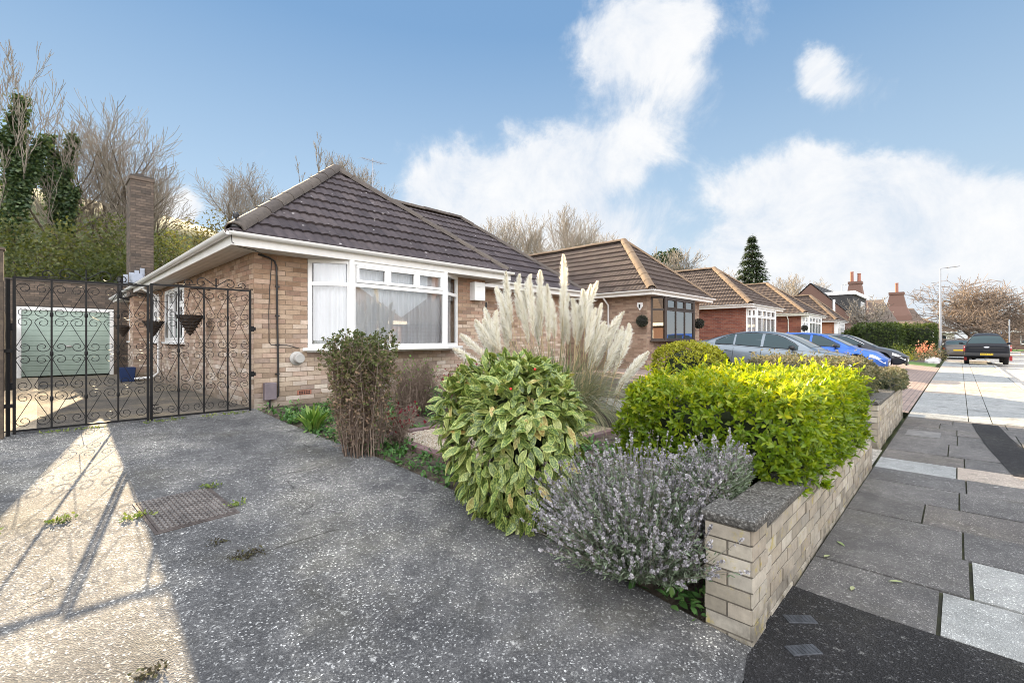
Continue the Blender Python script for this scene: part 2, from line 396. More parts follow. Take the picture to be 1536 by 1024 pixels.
# ------------------------------------------------------------------ ground sheets
def sheet(name, x0, x1, y0, y1, mats, dz=0., dx=1.0, extra=None, dy=None):
    xs = np.linspace(x0, x1, max(2, int(math.ceil((x1 - x0) / dx)) + 1))
    ys = [y for y in YP if y0 < y < y1] + [y0, y1]
    if dy: ys += list(np.arange(y0, y1, dy))
    ys = sorted(set(round(y, 4) for y in ys))
    V = [(x, y, gz(y, x) + dz + (extra(x, y) if extra else 0)) for y in ys for x in xs]
    n = len(xs); F = [(j * n + i, j * n + i + 1, (j + 1) * n + i + 1, (j + 1) * n + i) for j in range(len(ys) - 1) for i in range(n - 1)]
    me = mesh_np(name, V, F, smooth=False)
    return struct(link(name, me, mats))
GRASSG = M('rough_grass', [(.03, .042, .012), (.055, .07, .02), (.08, .078, .03)], .95, ns=.8, namt=.3, bs=20, bstr=.5)
xs = sorted(set([-400, -200, -120] + list(range(-96, 121, 6)) + [45, 160, 220, 300, 500])); ys = sorted(set(YP + [36, 52, 64, 80, 110, -200, -100, -50, -20]))
V = [(x, y, gz(y, x) - .13) for y in ys for x in xs]; n = len(xs)
F = [(j * n + i, j * n + i + 1, (j + 1) * n + i + 1, (j + 1) * n + i) for j in range(len(ys) - 1) for i in range(n - 1)]
struct(link('ground', mesh_np('ground', V, F), [GRASSG]))

def vscale_(nt, v, k):
    b_ = nt.nodes.new('ShaderNodeVectorMath'); b_.operation = 'SCALE'; nt.links.new(v, b_.inputs[0]); b_.inputs['Scale'].default_value = k; return b_.outputs[0]
def concrete(name, cols, speck=.8, lichen=.6, cracks=True, sc=1.0, rough=.85):
    m, nt, b, out = new_mat(name); co = objco(nt)
    n1 = noise(nt, .9, 8, .72, co); n2 = noise(nt, 7, 6, .7, co)
    rp = ramp(nt, cols); nt.links.new(maprange(nt, n1.outputs[0], .34, .66), rp.inputs[0])
    c = mixc(nt, .55, rp.outputs[0], maprange_c(nt, n2, co), 'OVERLAY')
    v = voro(nt, 125 * sc, vec=co)            # exposed aggregate
    sp = ramp(nt, [(.35, .35, .37), (.62, .62, .62), (.95, .94, .92), (2.0, 2.0, 1.95), (5.6, 5.6, 5.4)], [0, .42, .80, .92, 1.0])
    sepc = nt.nodes.new('ShaderNodeSeparateColor'); nt.links.new(v.outputs['Color'], sepc.inputs[0]); nt.links.new(sepc.outputs[0], sp.inputs[0])
    pf = maprange(nt, noise(nt, 1.6, 6, .7, vscale_(nt, co, .9)).outputs[0], .36, .64, .62 * speck, speck)
    c = mixc(nt, pf, c, sp.outputs[0], 'MULTIPLY')
    v2 = voro(nt, 210 * sc, vec=co); sepd = nt.nodes.new('ShaderNodeSeparateColor'); nt.links.new(v2.outputs['Color'], sepd.inputs[0])
    c = mixc(nt, speck * .6, c, ramp_out(nt, sepd.outputs[1], [(.5, .5, .5), (1, 1, 1), (1.8, 1.8, 1.75)]), 'MULTIPLY')
    h = math_(nt, 'ADD', math_(nt, 'MULTIPLY', v.outputs[0], 1.0), math_(nt, 'MULTIPLY', n2.outputs[0], .8))
    # white lichen blotches of several sizes, thick in some patches
    patch = maprange(nt, noise(nt, .55, 3, .6, co).outputs[0], .42, .62)
    for (s, lo, hi, a) in ((9., .10, .20, 1.0), (22., .12, .24, .8), (3.0, .03, .09, .9)):
        vv = voro(nt, s, vec=wobble(nt, co, 18, .05)); nn = noise(nt, s * 4, 4, .7, co)
        f = math_(nt, 'MULTIPLY', maprange(nt, vv.outputs[0], lo, hi, 1, 0), maprange(nt, nn.outputs[0], .45, .6))
        f = math_(nt, 'MULTIPLY', math_(nt, 'MULTIPLY', f, patch), a * lichen)
        c = mixc(nt, f, c, (.62, .62, .60))
    # brown-green algae in broad patches
    f = math_(nt, 'MULTIPLY', maprange(nt, noise(nt, .8, 5, .65, vscale_(nt, co, 1.37)).outputs[0], .48, .68), .5 * lichen)
    c = mixc(nt, f, c, (.085, .078, .05))
    # dark damp stains
    f = math_(nt, 'MULTIPLY', maprange(nt, noise(nt, 2.3, 5, .7, co).outputs[0], .52, .68), .45)
    c = mixc(nt, f, c, (.04, .04, .04))
    if cracks:
        vc = voro(nt, .55, 'DISTANCE_TO_EDGE', wobble(nt, wobble(nt, co, 2.5, .35), 22, .035))
        f = maprange(nt, vc.outputs[0], .0008, .004, .8, 0)
        f = math_(nt, 'MULTIPLY', f, maprange(nt, noise(nt, 1.9, 4, .6, co).outputs[0], .52, .60))
        c = mixc(nt, f, c, (.02, .018, .015)); h = math_(nt, 'SUBTRACT', h, math_(nt, 'MULTIPLY', f, 2.))
    nt.links.new(c, b.inputs['Base Color']); b.inputs['Roughness'].default_value = rough; b.inputs['Specular IOR Level'].default_value = .35
    bump(nt, b, h, .55 if speck < .9 else 1.0, .006 if speck < .9 else .012)
    return m
def ramp_out(nt, sock, cols, pos=None):
    r = ramp(nt, cols, pos); nt.links.new(sock, r.inputs[0]); return r.outputs[0]
def maprange_c(nt, n2, co): return ramp_out(nt, n2.outputs[0], [(.3, .3, .3), (.7, .7, .7)], [.3, .7])
def wobble(nt, co, s, amt):
    n = noise(nt, s, 3, .6, co); a = nt.nodes.new('ShaderNodeVectorMath'); a.operation = 'SUBTRACT'; nt.links.new(n.outputs['Color'], a.inputs[0]); a.inputs[1].default_value = (.5,) * 3
    b = nt.nodes.new('ShaderNodeVectorMath'); b.operation = 'SCALE'; nt.links.new(a.outputs[0], b.inputs[0]); b.inputs['Scale'].default_value = amt
    d = nt.nodes.new('ShaderNodeVectorMath'); d.operation = 'ADD'; nt.links.new(co, d.inputs[0]); nt.links.new(b.outputs[0], d.inputs[1])
    return d.outputs[0]
DRIVE = concrete('aged_concrete', [(.062, .063, .066), (.112, .112, .114), (.19, .186, .178)])
def joints(m):    # straight bay joints cut across the drive
    nt = m.node_tree; b = nt.nodes['Principled BSDF']; c = b.inputs['Base Color'].links[0].from_socket
    co = wobble(nt, objco(nt), 6, .03); s = nt.nodes.new('ShaderNodeSeparateXYZ'); nt.links.new(co, s.inputs[0])
    for (ax, pos) in ((1, 4.33), (1, 3.02), (0, -.27), (1, 7.25)):
        f = maprange(nt, math_(nt, 'ABSOLUTE', math_(nt, 'SUBTRACT', s.outputs[ax], pos)), .003, .011, .85, 0)
        f = math_(nt, 'MULTIPLY', f, maprange(nt, noise(nt, 1.3, 3, .6, co).outputs[0], .47, .56))
        c = mixc(nt, f, c, (.025, .022, .018))
    nt.links.new(c, b.inputs['Base Color'])
joints(DRIVE)
def edge_x(y):
    return float(np.interp(y, [.6, 2.5, 4.0, 5.3, 6.6, 7.6], [2.40, 2.46, 2.44, 2.33, 2.27, 2.26]))
# driveway: its right edge follows the planting bed
ys = sorted(set([y for y in YP if .68 <= y <= 7.6] + list(np.arange(.68, 7.6, .3)) + [7.6]))
V = []; F = []; NX = 14
for y in ys:
    for i in range(NX + 1):
        x1 = edge_x(y); V.append((-7 + (x1 + 7) * i / NX, y, gz(y)))
F = [(j * (NX + 1) + i, j * (NX + 1) + i + 1, (j + 1) * (NX + 1) + i + 1, (j + 1) * (NX + 1) + i) for j in range(len(ys) - 1) for i in range(NX)]
struct(link('driveway', mesh_np('driveway', V, F), [DRIVE]))
DRIVE2 = concrete('stained_concrete', [(.075, .068, .06), (.125, .11, .09), (.19, .155, .105)], speck=.35, lichen=.35)
sheet('driveway', -.45, 2.25, 7.6, 22.5, [DRIVE2], 0)
LITTER = M('gravel_strip', [(.22, .17, .11), (.48, .41, .31), (.30, .24, .17)], .95, ns=40, namt=.4, bs=60, bstr=.8)
sheet('gravel_verge', -.52, -.02, 7.65, 22.4, [LITTER], .012)
SOIL = M('soil', [(.045, .034, .026), (.085, .066, .05), (.11, .09, .07)], .95, ns=9, namt=.4, bs=25, bstr=1, bdist=.03)
def sm(t): t = min(1, max(0, t)); return t * t * (3 - 2 * t)
def soil_h(x, y): return .24 * sm((x - 2.55) / .9) * sm((2.7 - y) / 1.2) + .02 * math.sin(x * 5.1) * math.sin(y * 4.3) * sm((x - 2.5) * 2)
def soil_z(x, y): return gz(y) + soil_h(x, y)
V = []; ys = sorted(set([y for y in YP if .9 <= y <= 8.8] + list(np.arange(.9, 8.8, .2)) + [8.8])); NX = 24
for y in ys:
    for i in range(NX + 1):
        x0 = edge_x(y) - .03; x = x0 + (6.75 - x0) * i / NX; V.append((x, y, soil_z(x, y) - .008 - (.05 if i == 0 else 0)))
F = [(j * (NX + 1) + i, j * (NX + 1) + i + 1, (j + 1) * (NX + 1) + i + 1, (j + 1) * (NX + 1) + i) for j in range(len(ys) - 1) for i in range(NX)]
struct(link('garden_soil', mesh_np('garden_soil', V, F), [SOIL]))
PATHC = concrete('path_concrete', [(.22, .21, .19), (.30, .28, .25)], cracks=False)
sheet('garden_path', 6.75, 7.9, .74, 8.8, [PATHC], 0)
sheet('garden_soil', 7.9, 12.2, .95, 8.8, [SOIL], -.006, extra=lambda x, y: .2 * sm((2.6 - y) / 1.3))
def paving_mat(name, cols, bw, bh, mort):
    m, nt, b, out = new_mat(name); co = objco(nt)
    br = nt.nodes.new('ShaderNodeTexBrick'); nt.links.new(co, br.inputs['Vector'])
    br.inputs['Color1'].default_value = (*cols[0], 1); br.inputs['Color2'].default_value = (*cols[1], 1); br.inputs['Mortar'].default_value = (*mort, 1)
    br.inputs['Scale'].default_value = 1; br.inputs['Brick Width'].default_value = bw; br.inputs['Row Height'].default_value = bh; br.inputs['Mortar Size'].default_value = .006
    n = noise(nt, 3, 6, .65, co)
    c = mixc(nt, .6, br.outputs[0], ramp_out(nt, n.outputs[0], [(.25,) * 3, (.75,) * 3], [.3, .7]), 'OVERLAY')
    nt.links.new(c, b.inputs['Base Color']); b.inputs['Roughness'].default_value = .85
    bump(nt, b, noise(nt, 60, 4, .7, co).outputs[0], .4, .005)
    return m
BLOCK = paving_mat('block_paving', [(.20, .15, .13), (.27, .20, .17)], .2, .1, (.08, .07, .06))
sheet('neighbour_driveway', 12.2, 32.5, .74, 8.8, [BLOCK], .004, 2.0)
LAWN = M('lawn_grass', [(.05, .10, .018), (.09, .16, .03)], .9, ns=12, namt=.4, bs=60, bstr=.8)
sheet('lawn', 32.5, 36.5, .9, 8.8, [LAWN], .01)
sheet('front_garden', 36.5, 55, .9, 8.8, [SOIL], 0, 2.)
# street side
TARMAC = concrete('black_tarmac', [(.014, .014, .016), (.025, .025, .027)], speck=.95, lichen=.25, cracks=False, sc=.95, rough=.9)
KERB_Y = -1.35
V = [(-12, -2.2, .004), (2.38, -2.2, .004), (3.16, -2.2, .004), (3.16, KERB_Y, .004), (3.17, -.1, .004), (3.16, .3, .004), (3.19, .725, .004), (2.45, .76, .004), (2.40, .735, .004)] + [(2.40 - .13 * i, .70 + .018 * math.sin(i * 2.1) + .012 * math.sin(i * 5.3), .004) for i in range(1, 40)] + [(-12, .70, .004)]
b = MB(); b.add(V, [tuple(range(len(V)))]); struct(b.build('tarmac_apron', [TARMAC]))
ROADM = concrete('pale_road', [(.30, .28, .26), (.40, .375, .34)], speck=.4, lichen=.15, cracks=False)
b = MB(); b.quad((-60, -9.5, -.09), (74, -9.5, -.09), (74, KERB_Y, -.09), (-60, KERB_Y, -.09)); b.quad((74, -40, -.09), (84, -40, -.09), (84, 40, -.09), (74, 40, -.09))
struct(b.build('road', [ROADM]))
KERBM = M('kerb_stone', [(.26, .25, .24), (.34, .33, .31)], .85, attr='rnd', ns=14, namt=.3, bs=60, bstr=.3)
b = MB()
for i in range(66):
    x = 3.2 + i * .915
    b.box(x, x + .908, KERB_Y - .13, KERB_Y, -.2, .006 + rng.uniform(-.002, .003), 0, rng.random())
struct(b.build('kerb', [KERBM], bevel=.012))
# pavement: single flags with open joints, each with its own tone
FLAG = concrete('pavement_flag', [(.078, .076, .077), (.118, .114, .112)], speck=.5, lichen=.5, cracks=False, sc=1.3)
def tone_by_attr(m, cols):
    nt = m.node_tree; b = nt.nodes['Principled BSDF']; c = b.inputs['Base Color'].links[0].from_socket
    a = nt.nodes.new('ShaderNodeAttribute'); a.attribute_name = 'rnd'
    nt.links.new(mixc(nt, 1., c, ramp_out(nt, a.outputs['Fac'], cols), 'MULTIPLY'), b.inputs['Base Color'])
tone_by_attr(FLAG, [(.95, .96, .98), (1.06, 1.05, 1.04), (1.2, 1.14, 1.09), (1.12, 1.12, 1.13), (1.26, 1.23, 1.2)])
PALE = concrete('pale_flag', [(.235, .245, .245), (.30, .305, .30)], speck=.35, lichen=.2, cracks=True, sc=1.5)
PINK = concrete('buff_flag', [(.31, .265, .225), (.37, .32, .275)], speck=.35, lichen=.2, cracks=False, sc=1.5)
JOINT = M('joint_dirt', [(.02, .019, .015), (.05, .055, .02)], .95, ns=3)
b = MB(); b.quad((3.16, KERB_Y, -.012), (76, KERB_Y, -.012), (76, .735, -.012), (3.16, .735, -.012)); struct(b.build('pavement_bed', [JOINT]))
b = MB(); x = 3.165; k = 0; DK, PL, PK = 0, 1, 2
rows = [.575, .63, .62, .60, .64, .60, .63]
while x < 74:
    w = rows[k] if k < len(rows) else rng.choice([.6, .62, .9]) if x < 11.5 else rng.choice([1.8, 2.2, 1.5])
    if x < 11.5:
        cuts = {0: [.72, .08, -.45, -1.34], 1: [.72, -.05, -.62, -1.34], 2: [.72, -.02, -.66, -1.34], 3: [.72, .22, -.7, -1.34], 4: [.72, .0, -.6, -1.34], 5: [.72, -.05, -.9, -1.34], 6: [.72, .02, -.66, -1.34]}.get(k)
        if cuts is None: c0 = rng.uniform(-.1, .3); cuts = [.72, c0, c0 - .65, -1.34]
    else: cuts = [.72, -.12, -.42, -1.34]
    for a, c in zip(cuts[:-1], cuts[1:]):
        mt = DK
        if k in (0, 1) and a < .1: mt = PL
        if k == 6: mt = PL if a > .5 else PK
        if x >= 11.5: mt = (PL if int(x / 4.2) % 3 != 1 else PK)
        z = .004 + rng.uniform(-.003, .003); j = .006
        if mt == PL and k < 2: j = .012
        v = [(x + j, c + j), (x + w - j, c + j), (x + w - j, a - j), (x + j, a - j)]
        t = [rng.uniform(-.002, .002) for _ in v]
        r = rng.random()
        b.add([(p[0], p[1], z + q) for p, q in zip(v, t)] + [(p[0], p[1], -.02) for p in v], [(0, 1, 2, 3), (0, 4, 5, 1), (1, 5, 6, 2), (2, 6, 7, 3), (3, 7, 4, 0)], mt, r)
    x += w; k += 1
struct(b.build('pavement', [FLAG, PALE, PINK]))
# tarmac trench patch and a service cover in the pavement
b = MB(); P = [(7.4, -.42), (8.8, -.30), (10.4, -.20), (11.5, -.16), (11.5, -.48), (10.2, -.55), (8.9, -.66), (7.4, -.95)]
b.add([(x, y, .0105) for x, y in P], [tuple(range(len(P)))]); struct(b.build('tarmac_patch', [TARMAC]))
# ------------------------------------------------------------------ building kit
def brick_wall(mb, O, ex, nrm, L, z0, z1, openings=(), bl=.215, course=.075, jt=.010, depth=.007, back=.10, mat=(0, 1), phase=0., jit=.0025):
    """Real bricks standing a little proud of a mortar sheet. O at wall start (z ignored), ex along, nrm outwards."""
    O = Vector((O[0], O[1], 0)); ex = Vector(ex); nrm = Vector(nrm); ez = Vector((0, 0, 1))
    us = sorted({0., L} | {max(0, min(L, o[0])) for o in openings} | {max(0, min(L, o[1])) for o in openings})
    zs = sorted({z0, z1} | {max(z0, min(z1, o[2])) for o in openings} | {max(z0, min(z1, o[3])) for o in openings})
    course = (z1 - z0) / max(1, round((z1 - z0) / course))
    for a, b2 in zip(us[:-1], us[1:]):
        for c, d in zip(zs[:-1], zs[1:]):
            um, zm = (a + b2) / 2, (c + d) / 2
            if any(o[0] < um < o[1] and o[2] < zm < o[3] for o in openings): continue
            mb.obox(O, ex, nrm, ez, (a + (.004 if a == 0 else 0), b2 - (.004 if b2 == L else 0)), (-back, 0), (c, d), mat[1])
    n = int(round((z1 - z0) / course))
    for i in range(n):
        za = z0 + i * course + jt / 2; zb = za + course - jt
        iv = [(0., L)]
        for o in openings:
            if o[2] < zb - .01 and o[3] > za + .01:
                nv = []
                for a, b2 in iv:
                    if o[1] <= a or o[0] >= b2: nv.append((a, b2)); continue
                    if o[0] > a: nv.append((a, o[0]))
                    if o[1] < b2: nv.append((o[1], b2))
                iv = nv
        off = (0 if i % 2 else .5) * (bl + jt) + phase
        k0 = -1; u = off - (bl + jt)
        while u < L:
            for a, b2 in iv:
                p, q = max(u + jt / 2, a), min(u + jt / 2 + bl, b2)
                if q - p > .02:
                    dd = depth + rng.uniform(-jit, jit)
                    P = [O + ex * s + nrm * t + ez * z for t in (-.004, dd) for z in (za, zb) for s in (p, q)]
                    mb.add(P, [(4, 5, 7, 6), (0, 1, 5, 4), (2, 6, 7, 3), (0, 4, 6, 2), (1, 3, 7, 5)], mat[0], rng.random())
            u += bl + jt

def tile_slope(mb, O, e, s, W, Ls, clips=(), gauge=.335, per=.15, amp=.021, lip=.034, mat=0, sub=4):
    O = Vector(O); e = Vector(e).normalized(); s = Vector(s).normalized(); n = e.cross(s).normalized()
    if n.z < 0: n = -n
    bm = bmesh.new(); lay = bm.verts.layers.float.new('rnd')
    nc = int(math.ceil(Ls / gauge)); nx = int(W / per * sub)
    seed = rng.random() * 99
    prof = [0, .75, 1.0, .7][:sub] if sub == 4 else [0, 1.0]
    for i in range(nc):
        s0, s1 = i * gauge - .03, min((i + 1) * gauge, Ls); rowv = []
        rj = rng.uniform(-.003, .003)
        for j in range(nx + 1):
            x = W * j / nx; h = amp * prof[j % sub]
            tid = math.floor(x / (per * 2) + (.5 if i % 2 else 0)); rr = (math.sin(tid * 12.99 + i * 78.2 + seed) * 43758.5) % 1
            a = O + e * x + s * s0 + n * (-.004); b = O + e * x + s * s0 + n * (lip + h + rj + (rr - .5) * .006); c = O + e * x + s * s1 + n * (h * .8)
            vs = []
            for p in (a, b, c):
                v = bm.verts.new(p); v[lay] = rr; vs.append(v)
            rowv.append(vs)
        for j in range(nx):
            p, q = rowv[j], rowv[j + 1]
            bm.faces.new((p[0], q[0], q[1], p[1])); bm.faces.new((p[1], q[1], q[2], p[2]))
    for co, no in clips:
        bmesh.ops.bisect_plane(bm, geom=bm.verts[:] + bm.edges[:] + bm.faces[:], plane_co=co, plane_no=no, clear_outer=True)
    bm.verts.index_update()
    mb.add([v.co.copy() for v in bm.verts], [[v.index for v in f.verts] for f in bm.faces], mat, [v[lay] for v in bm.verts])
    bm.free()

def ridge_caps(mb, p0, p1, r=.11, seg=.45, mat=0, n=7, mortar=True):
    p0 = Vector(p0); p1 = Vector(p1); d = p1 - p0; L = d.length; d.normalize()
    sx = d.cross(Vector((0, 0, 1))).normalized(); up = sx.cross(d)
    k = max(1, round(L / seg)); st = L / k
    for i in range(k):
        a0, a1 = i * st - .015, (i + 1) * st + .012; V = []
        ra, rb = r * 1.03, r * .97; rr = rng.random(); dz = rng.uniform(-.006, .006)
        for (a, q) in ((a0, ra), (a1, rb)):
            for rad in (q, q - .022):
                for j in range(n):
                    t = math.pi * j / (n - 1)
                    V.append(p0 + d * a + sx * (math.cos(t) * rad) + up * (math.sin(t) * rad * .85 - .035 + dz))
        F = []
        for j in range(n - 1):
            F += [(j, j + 1, 2 * n + j + 1, 2 * n + j), (j, n + j, n + j + 1, j + 1), (2 * n + j, 2 * n + j + 1, 3 * n + j + 1, 3 * n + j)]
        F += [(0, 2 * n, 3 * n, n), (n - 1, 2 * n - 1, 4 * n - 1, 3 * n - 1)]
        mb.add(V, F, mat, rr)

def gutter(mb, p0, p1, out, r=.058, mat=0, br=.9):
    p0 = Vector(p0); p1 = Vector(p1); d = (p1 - p0); L = d.length; d.normalize(); out = Vector(out)
    def ring(a, q):
        return [p0 + d * a + out * (q * math.cos(math.pi + math.pi * j / 8)) + Vector((0, 0, q * math.sin(math.pi + math.pi * j / 8))) for j in range(9)]
    A, B2, C, D2 = ring(0, r), ring(L, r), ring(0, r - .006), ring(L, r - .006)
    V = A + B2 + C + D2; F = []
    for j in range(8): F += [(j, j + 1, 9 + j + 1, 9 + j), (18 + j, 18 + j + 1, 27 + j + 1, 27 + j), (j, 18 + j, 19 + j, j + 1), (9 + j, 10 + j, 28 + j, 27 + j)]
    F += [(0, 9, 27, 18), (8, 26, 35, 17)]
    mb.add(V, F, mat)
    k = int(L / br)
    for i in range(k + 1):
        a = min(L - .03, .02 + i * br)
        for q0, w in ((r + .004, .022),):
            A, B2 = ring(a - w / 2, q0), ring(a + w / 2, q0)
            o = len(mb.v); mb.add(A + B2, [(j, j + 1, 10 + j, 9 + j) for j in range(8)], mat)
            mb.box(*[c for p in ((A[0].x - .004, A[0].x + .004),) for c in p], A[0].y - .004, A[0].y + .004, A[0].z - .004, A[0].z + .012, mat)

def plan_normal(a, b2):
    d = (Vector(b2) - Vector(a)).normalized(); return d, Vector((d.y, -d.x, 0))   # outward when walked with outside on the right

CURTAIN = None
def curtain_mat():
    m, nt, b, out = new_mat('net_curtain'); co = objco(nt)
    b.inputs['Base Color'].default_value = (.95, .96, .98, 1); b.inputs['Roughness'].default_value = .9
    at = nt.nodes.new('ShaderNodeAttribute'); at.attribute_name = 'rnd'
    sp = nt.nodes.new('ShaderNodeSeparateXYZ'); nt.links.new(co, sp.inputs[0])
    tr = nt.nodes.new('ShaderNodeBsdfTransparent'); tl = nt.nodes.new('ShaderNodeBsdfTranslucent'); tl.inputs[0].default_value = (.7, .72, .76, 1)
    m1 = nt.nodes.new('ShaderNodeMixShader'); m1.inputs[0].default_value = .08; nt.links.new(b.outputs[0], m1.inputs[1]); nt.links.new(tl.outputs[0], m1.inputs[2])
    # lace rows near the hem
    def wv(sx, sy, s):
        c = nt.nodes.new('ShaderNodeCombineXYZ'); nt.links.new(math_(nt, 'ADD', sp.outputs[0], sp.outputs[1]), c.inputs[0]); nt.links.new(sp.outputs[2], c.inputs[1])
        v = nt.nodes.new('ShaderNodeTexVoronoi'); v.voronoi_dimensions = '2D'; v.inputs['Scale'].default_value = s; v.inputs['Randomness'].default_value = .25; nt.links.new(c.outputs[0], v.inputs['Vector']); return v.outputs[0]
    lace = maprange(nt, wv(1, 1, 15), .22, .34, 1, 0)
    band = maprange(nt, at.outputs['Fac'], .30, .32, 1, 0)
    dens = math_(nt, 'ADD', .95, math_(nt, 'MULTIPLY', math_(nt, 'MULTIPLY', lace, band), .45), True)
    ms = nt.nodes.new('ShaderNodeMixShader'); nt.links.new(dens, ms.inputs[0]); nt.links.new(tr.outputs[0], ms.inputs[1]); nt.links.new(m1.outputs[0], ms.inputs[2])
    nt.links.new(ms.outputs[0], out.inputs[0]); return m
CURTAIN = curtain_mat()

def bay_window(parent, pts, z0, zt, z1, fmat, tops=(1, 3, 1), mull=(1, 1, 1), curtain=True, fw=.065, sillmat=None, pane_mat=None, interior=True, leaded=0):
    """pts: plan polyline walked left to right seen from the street."""
    w = thing_part = None
    fr = MB(); n = len(pts) - 1
    frame = None; panes = []; cur = []
    for i in range(n):
        a, c = Vector((*pts[i], 0)), Vector((*pts[i + 1], 0)); d = (c - a); L = d.length; d.normalize(); nr = Vector((d.y, -d.x, 0)); ez = Vector((0, 0, 1))
        def rect(u0, u1, za, zb, t, y0, y1):
            fr.obox(a, d, nr, ez, (u0, u1), (y0, y1), (za, za + t)); fr.obox(a, d, nr, ez, (u0, u1), (y0, y1), (zb - t, zb))
            fr.obox(a, d, nr, ez, (u0, u0 + t), (y0, y1), (za + t, zb - t)); fr.obox(a, d, nr, ez, (u1 - t, u1), (y0, y1), (za + t, zb - t))
        e = .0
        rect(e, L - e, z0, z1, fw, -.04, .02)
        if zt: fr.obox(a, d, nr, ez, (fw, L - fw), (-.038, .018), (zt - fw * .5, zt + fw * .5))
        zl = (zt - fw * .5) if zt else z1 - fw
        k = mull[i]
        for j in range(k):
            u0 = fw + (L - 2 * fw) * j / k; u1 = fw + (L - 2 * fw) * (j + 1) / k
            if j: fr.obox(a, d, nr, ez, (u0 - fw * .4, u0 + fw * .4), (-.038, .018), (z0 + fw, zl))
            panes.append((a + d * (u0 + .01) + ez * (z0 + fw), d, u1 - u0 - .02, zl - z0 - fw, nr))
        if zt:
            k = tops[i]
            for j in range(k):
                u0 = fw + (L - 2 * fw) * j / k; u1 = fw + (L - 2 * fw) * (j + 1) / k; m_ = .012 if k > 1 else 0
                if k > 1: rect(u0 + m_, u1 - m_, zt + fw * .5 + .008, z1 - fw - .004, .05, -.02, .032)
                if j: fr.obox(a, d, nr, ez, (u0 - fw * .3, u0 + fw * .3), (-.038, .018), (zt + fw * .5, z1 - fw))
                panes.append((a + d * (u0 + .02) + ez * (zt + fw * .5), d, u1 - u0 - .04, z1 - fw - zt - fw * .5, nr))
        if curtain:
            off = -.13
            cur.append((a + nr * off, d, L, nr))
    for i in range(1, n):      # corner posts
        p = Vector((*pts[i], 0)); fr.lathe([(.055, z0 - .002), (.055, z1 + .002)], 8, p)
    win = fr.build('window', [fmat], parent, bevel=.006)
    for (o, d, w_, h_, nr) in panes:
        g = MB(); o2 = o - nr * .008; g.quad(o2, o2 + d * w_, o2 + d * w_ + Vector((0, 0, h_)), o2 + Vector((0, 0, h_)))
        g.build('pane', [pane_mat or GLASS], win, fixn=False)
    if curtain:
        for (o, d, L, nr) in cur:
            c = MB(); nu = int(L / .012); hh = z1 - z0 - .05; ph = rng.random() * 6
            def fn(u, v, o=o, d=d, nr=nr, L=L):
                x = u * L; q = .016 * math.sin(x * 68 + 1.4 * math.sin(x * 9 + ph) + ph) + .012 * math.sin(x * 23 + ph)
                return o + d * x + nr * q + Vector((0, 0, z0 + .02 + v * hh))
            V = [fn(i / nu, j / 6) for j in range(7) for i in range(nu + 1)]
            Fc = [(j * (nu + 1) + i, j * (nu + 1) + i + 1, (j + 1) * (nu + 1) + i + 1, (j + 1) * (nu + 1) + i) for j in range(6) for i in range(nu)]
            c.add(V, Fc, 0, [j / 6 for j in range(7) for i in range(nu + 1)])
            c.build('curtain', [CURTAIN], win, fixn=False)
    # sill
    s = MB(); outer = []
    for i, p in enumerate(pts):
        q = Vector((*p, 0)); dirs = []
        if i: dirs.append(plan_normal((*pts[i - 1], 0), (*p, 0))[1])
        if i < n: dirs.append(plan_normal((*p, 0), (*pts[i + 1], 0))[1])
        m_ = sum(dirs, Vector()).normalized(); sc = .075 / max(.5, m_.dot(dirs[0])); outer.append(q + m_ * sc)
    outer[0].x -= .07; outer[-1].x += .07
    poly = [(p.x, p.y) for p in outer] + [(pts[-1][0], pts[-1][1] + .05), (pts[0][0], pts[0][1] + .05)]
    s.prism(poly, (0, 0, 0), (1, 0, 0), (0, 1, 0), (0, 0, 1), (z0 - .045, z0 + .002))
    s.build('sill', [sillmat or fmat], win, bevel=.008)
    return win

def flat_window(parent, O, d, nr, W_, z0, z1, fmat, lights=2, zt=None, fw=.055, pane_mat=None, sill=True):
    O = Vector((O[0], O[1], 0)); d = Vector(d); nr = Vector(nr); ez = Vector((0, 0, 1)); fr = MB()
    def rect(u0, u1, za, zb, t, y0, y1):
        fr.obox(O, d, nr, ez, (u0, u1), (y0, y1), (za, za + t)); fr.obox(O, d, nr, ez, (u0, u1), (y0, y1), (zb - t, zb))
        fr.obox(O, d, nr, ez, (u0, u0 + t), (y0, y1), (za + t, zb - t)); fr.obox(O, d, nr, ez, (u1 - t, u1), (y0, y1), (za + t, zb - t))
    rect(0, W_, z0, z1, fw, -.05, .015); panes = []
    for j in range(lights):
        u0 = fw + (W_ - 2 * fw) * j / lights; u1 = fw + (W_ - 2 * fw) * (j + 1) / lights
        zz = [(z0 + fw, z1 - fw)] if (zt is None or j % 2 == 0) else [(z0 + fw, zt - .02), (zt + .02, z1 - fw)]
        for za, zb in zz:
            rect(u0 + .006, u1 - .006, za, zb, .045, -.02, .03)
            panes.append((u0 + .03, u1 - .03, za + .02, zb - .02))
        if len(zz) > 1: fr.obox(O, d, nr, ez, (u0, u1), (-.045, .012), (zt - .02, zt + .02))
    if sill: fr.obox(O, d, nr, ez, (-.05, W_ + .05), (-.05, .09), (z0 - .045, z0 - .001))
    w = fr.build('window', [fmat], parent, bevel=.004)
    for (u0, u1, za, zb) in panes:
        g = MB(); o2 = O + nr * .004; g.quad(o2 + d * u0 + ez * za, o2 + d * u1 + ez * za, o2 + d * u1 + ez * zb, o2 + d * u0 + ez * zb)
        g.build('pane', [pane_mat or DGLASS], w, fixn=False)
    return w

EZ = Vector((0, 0, 1))
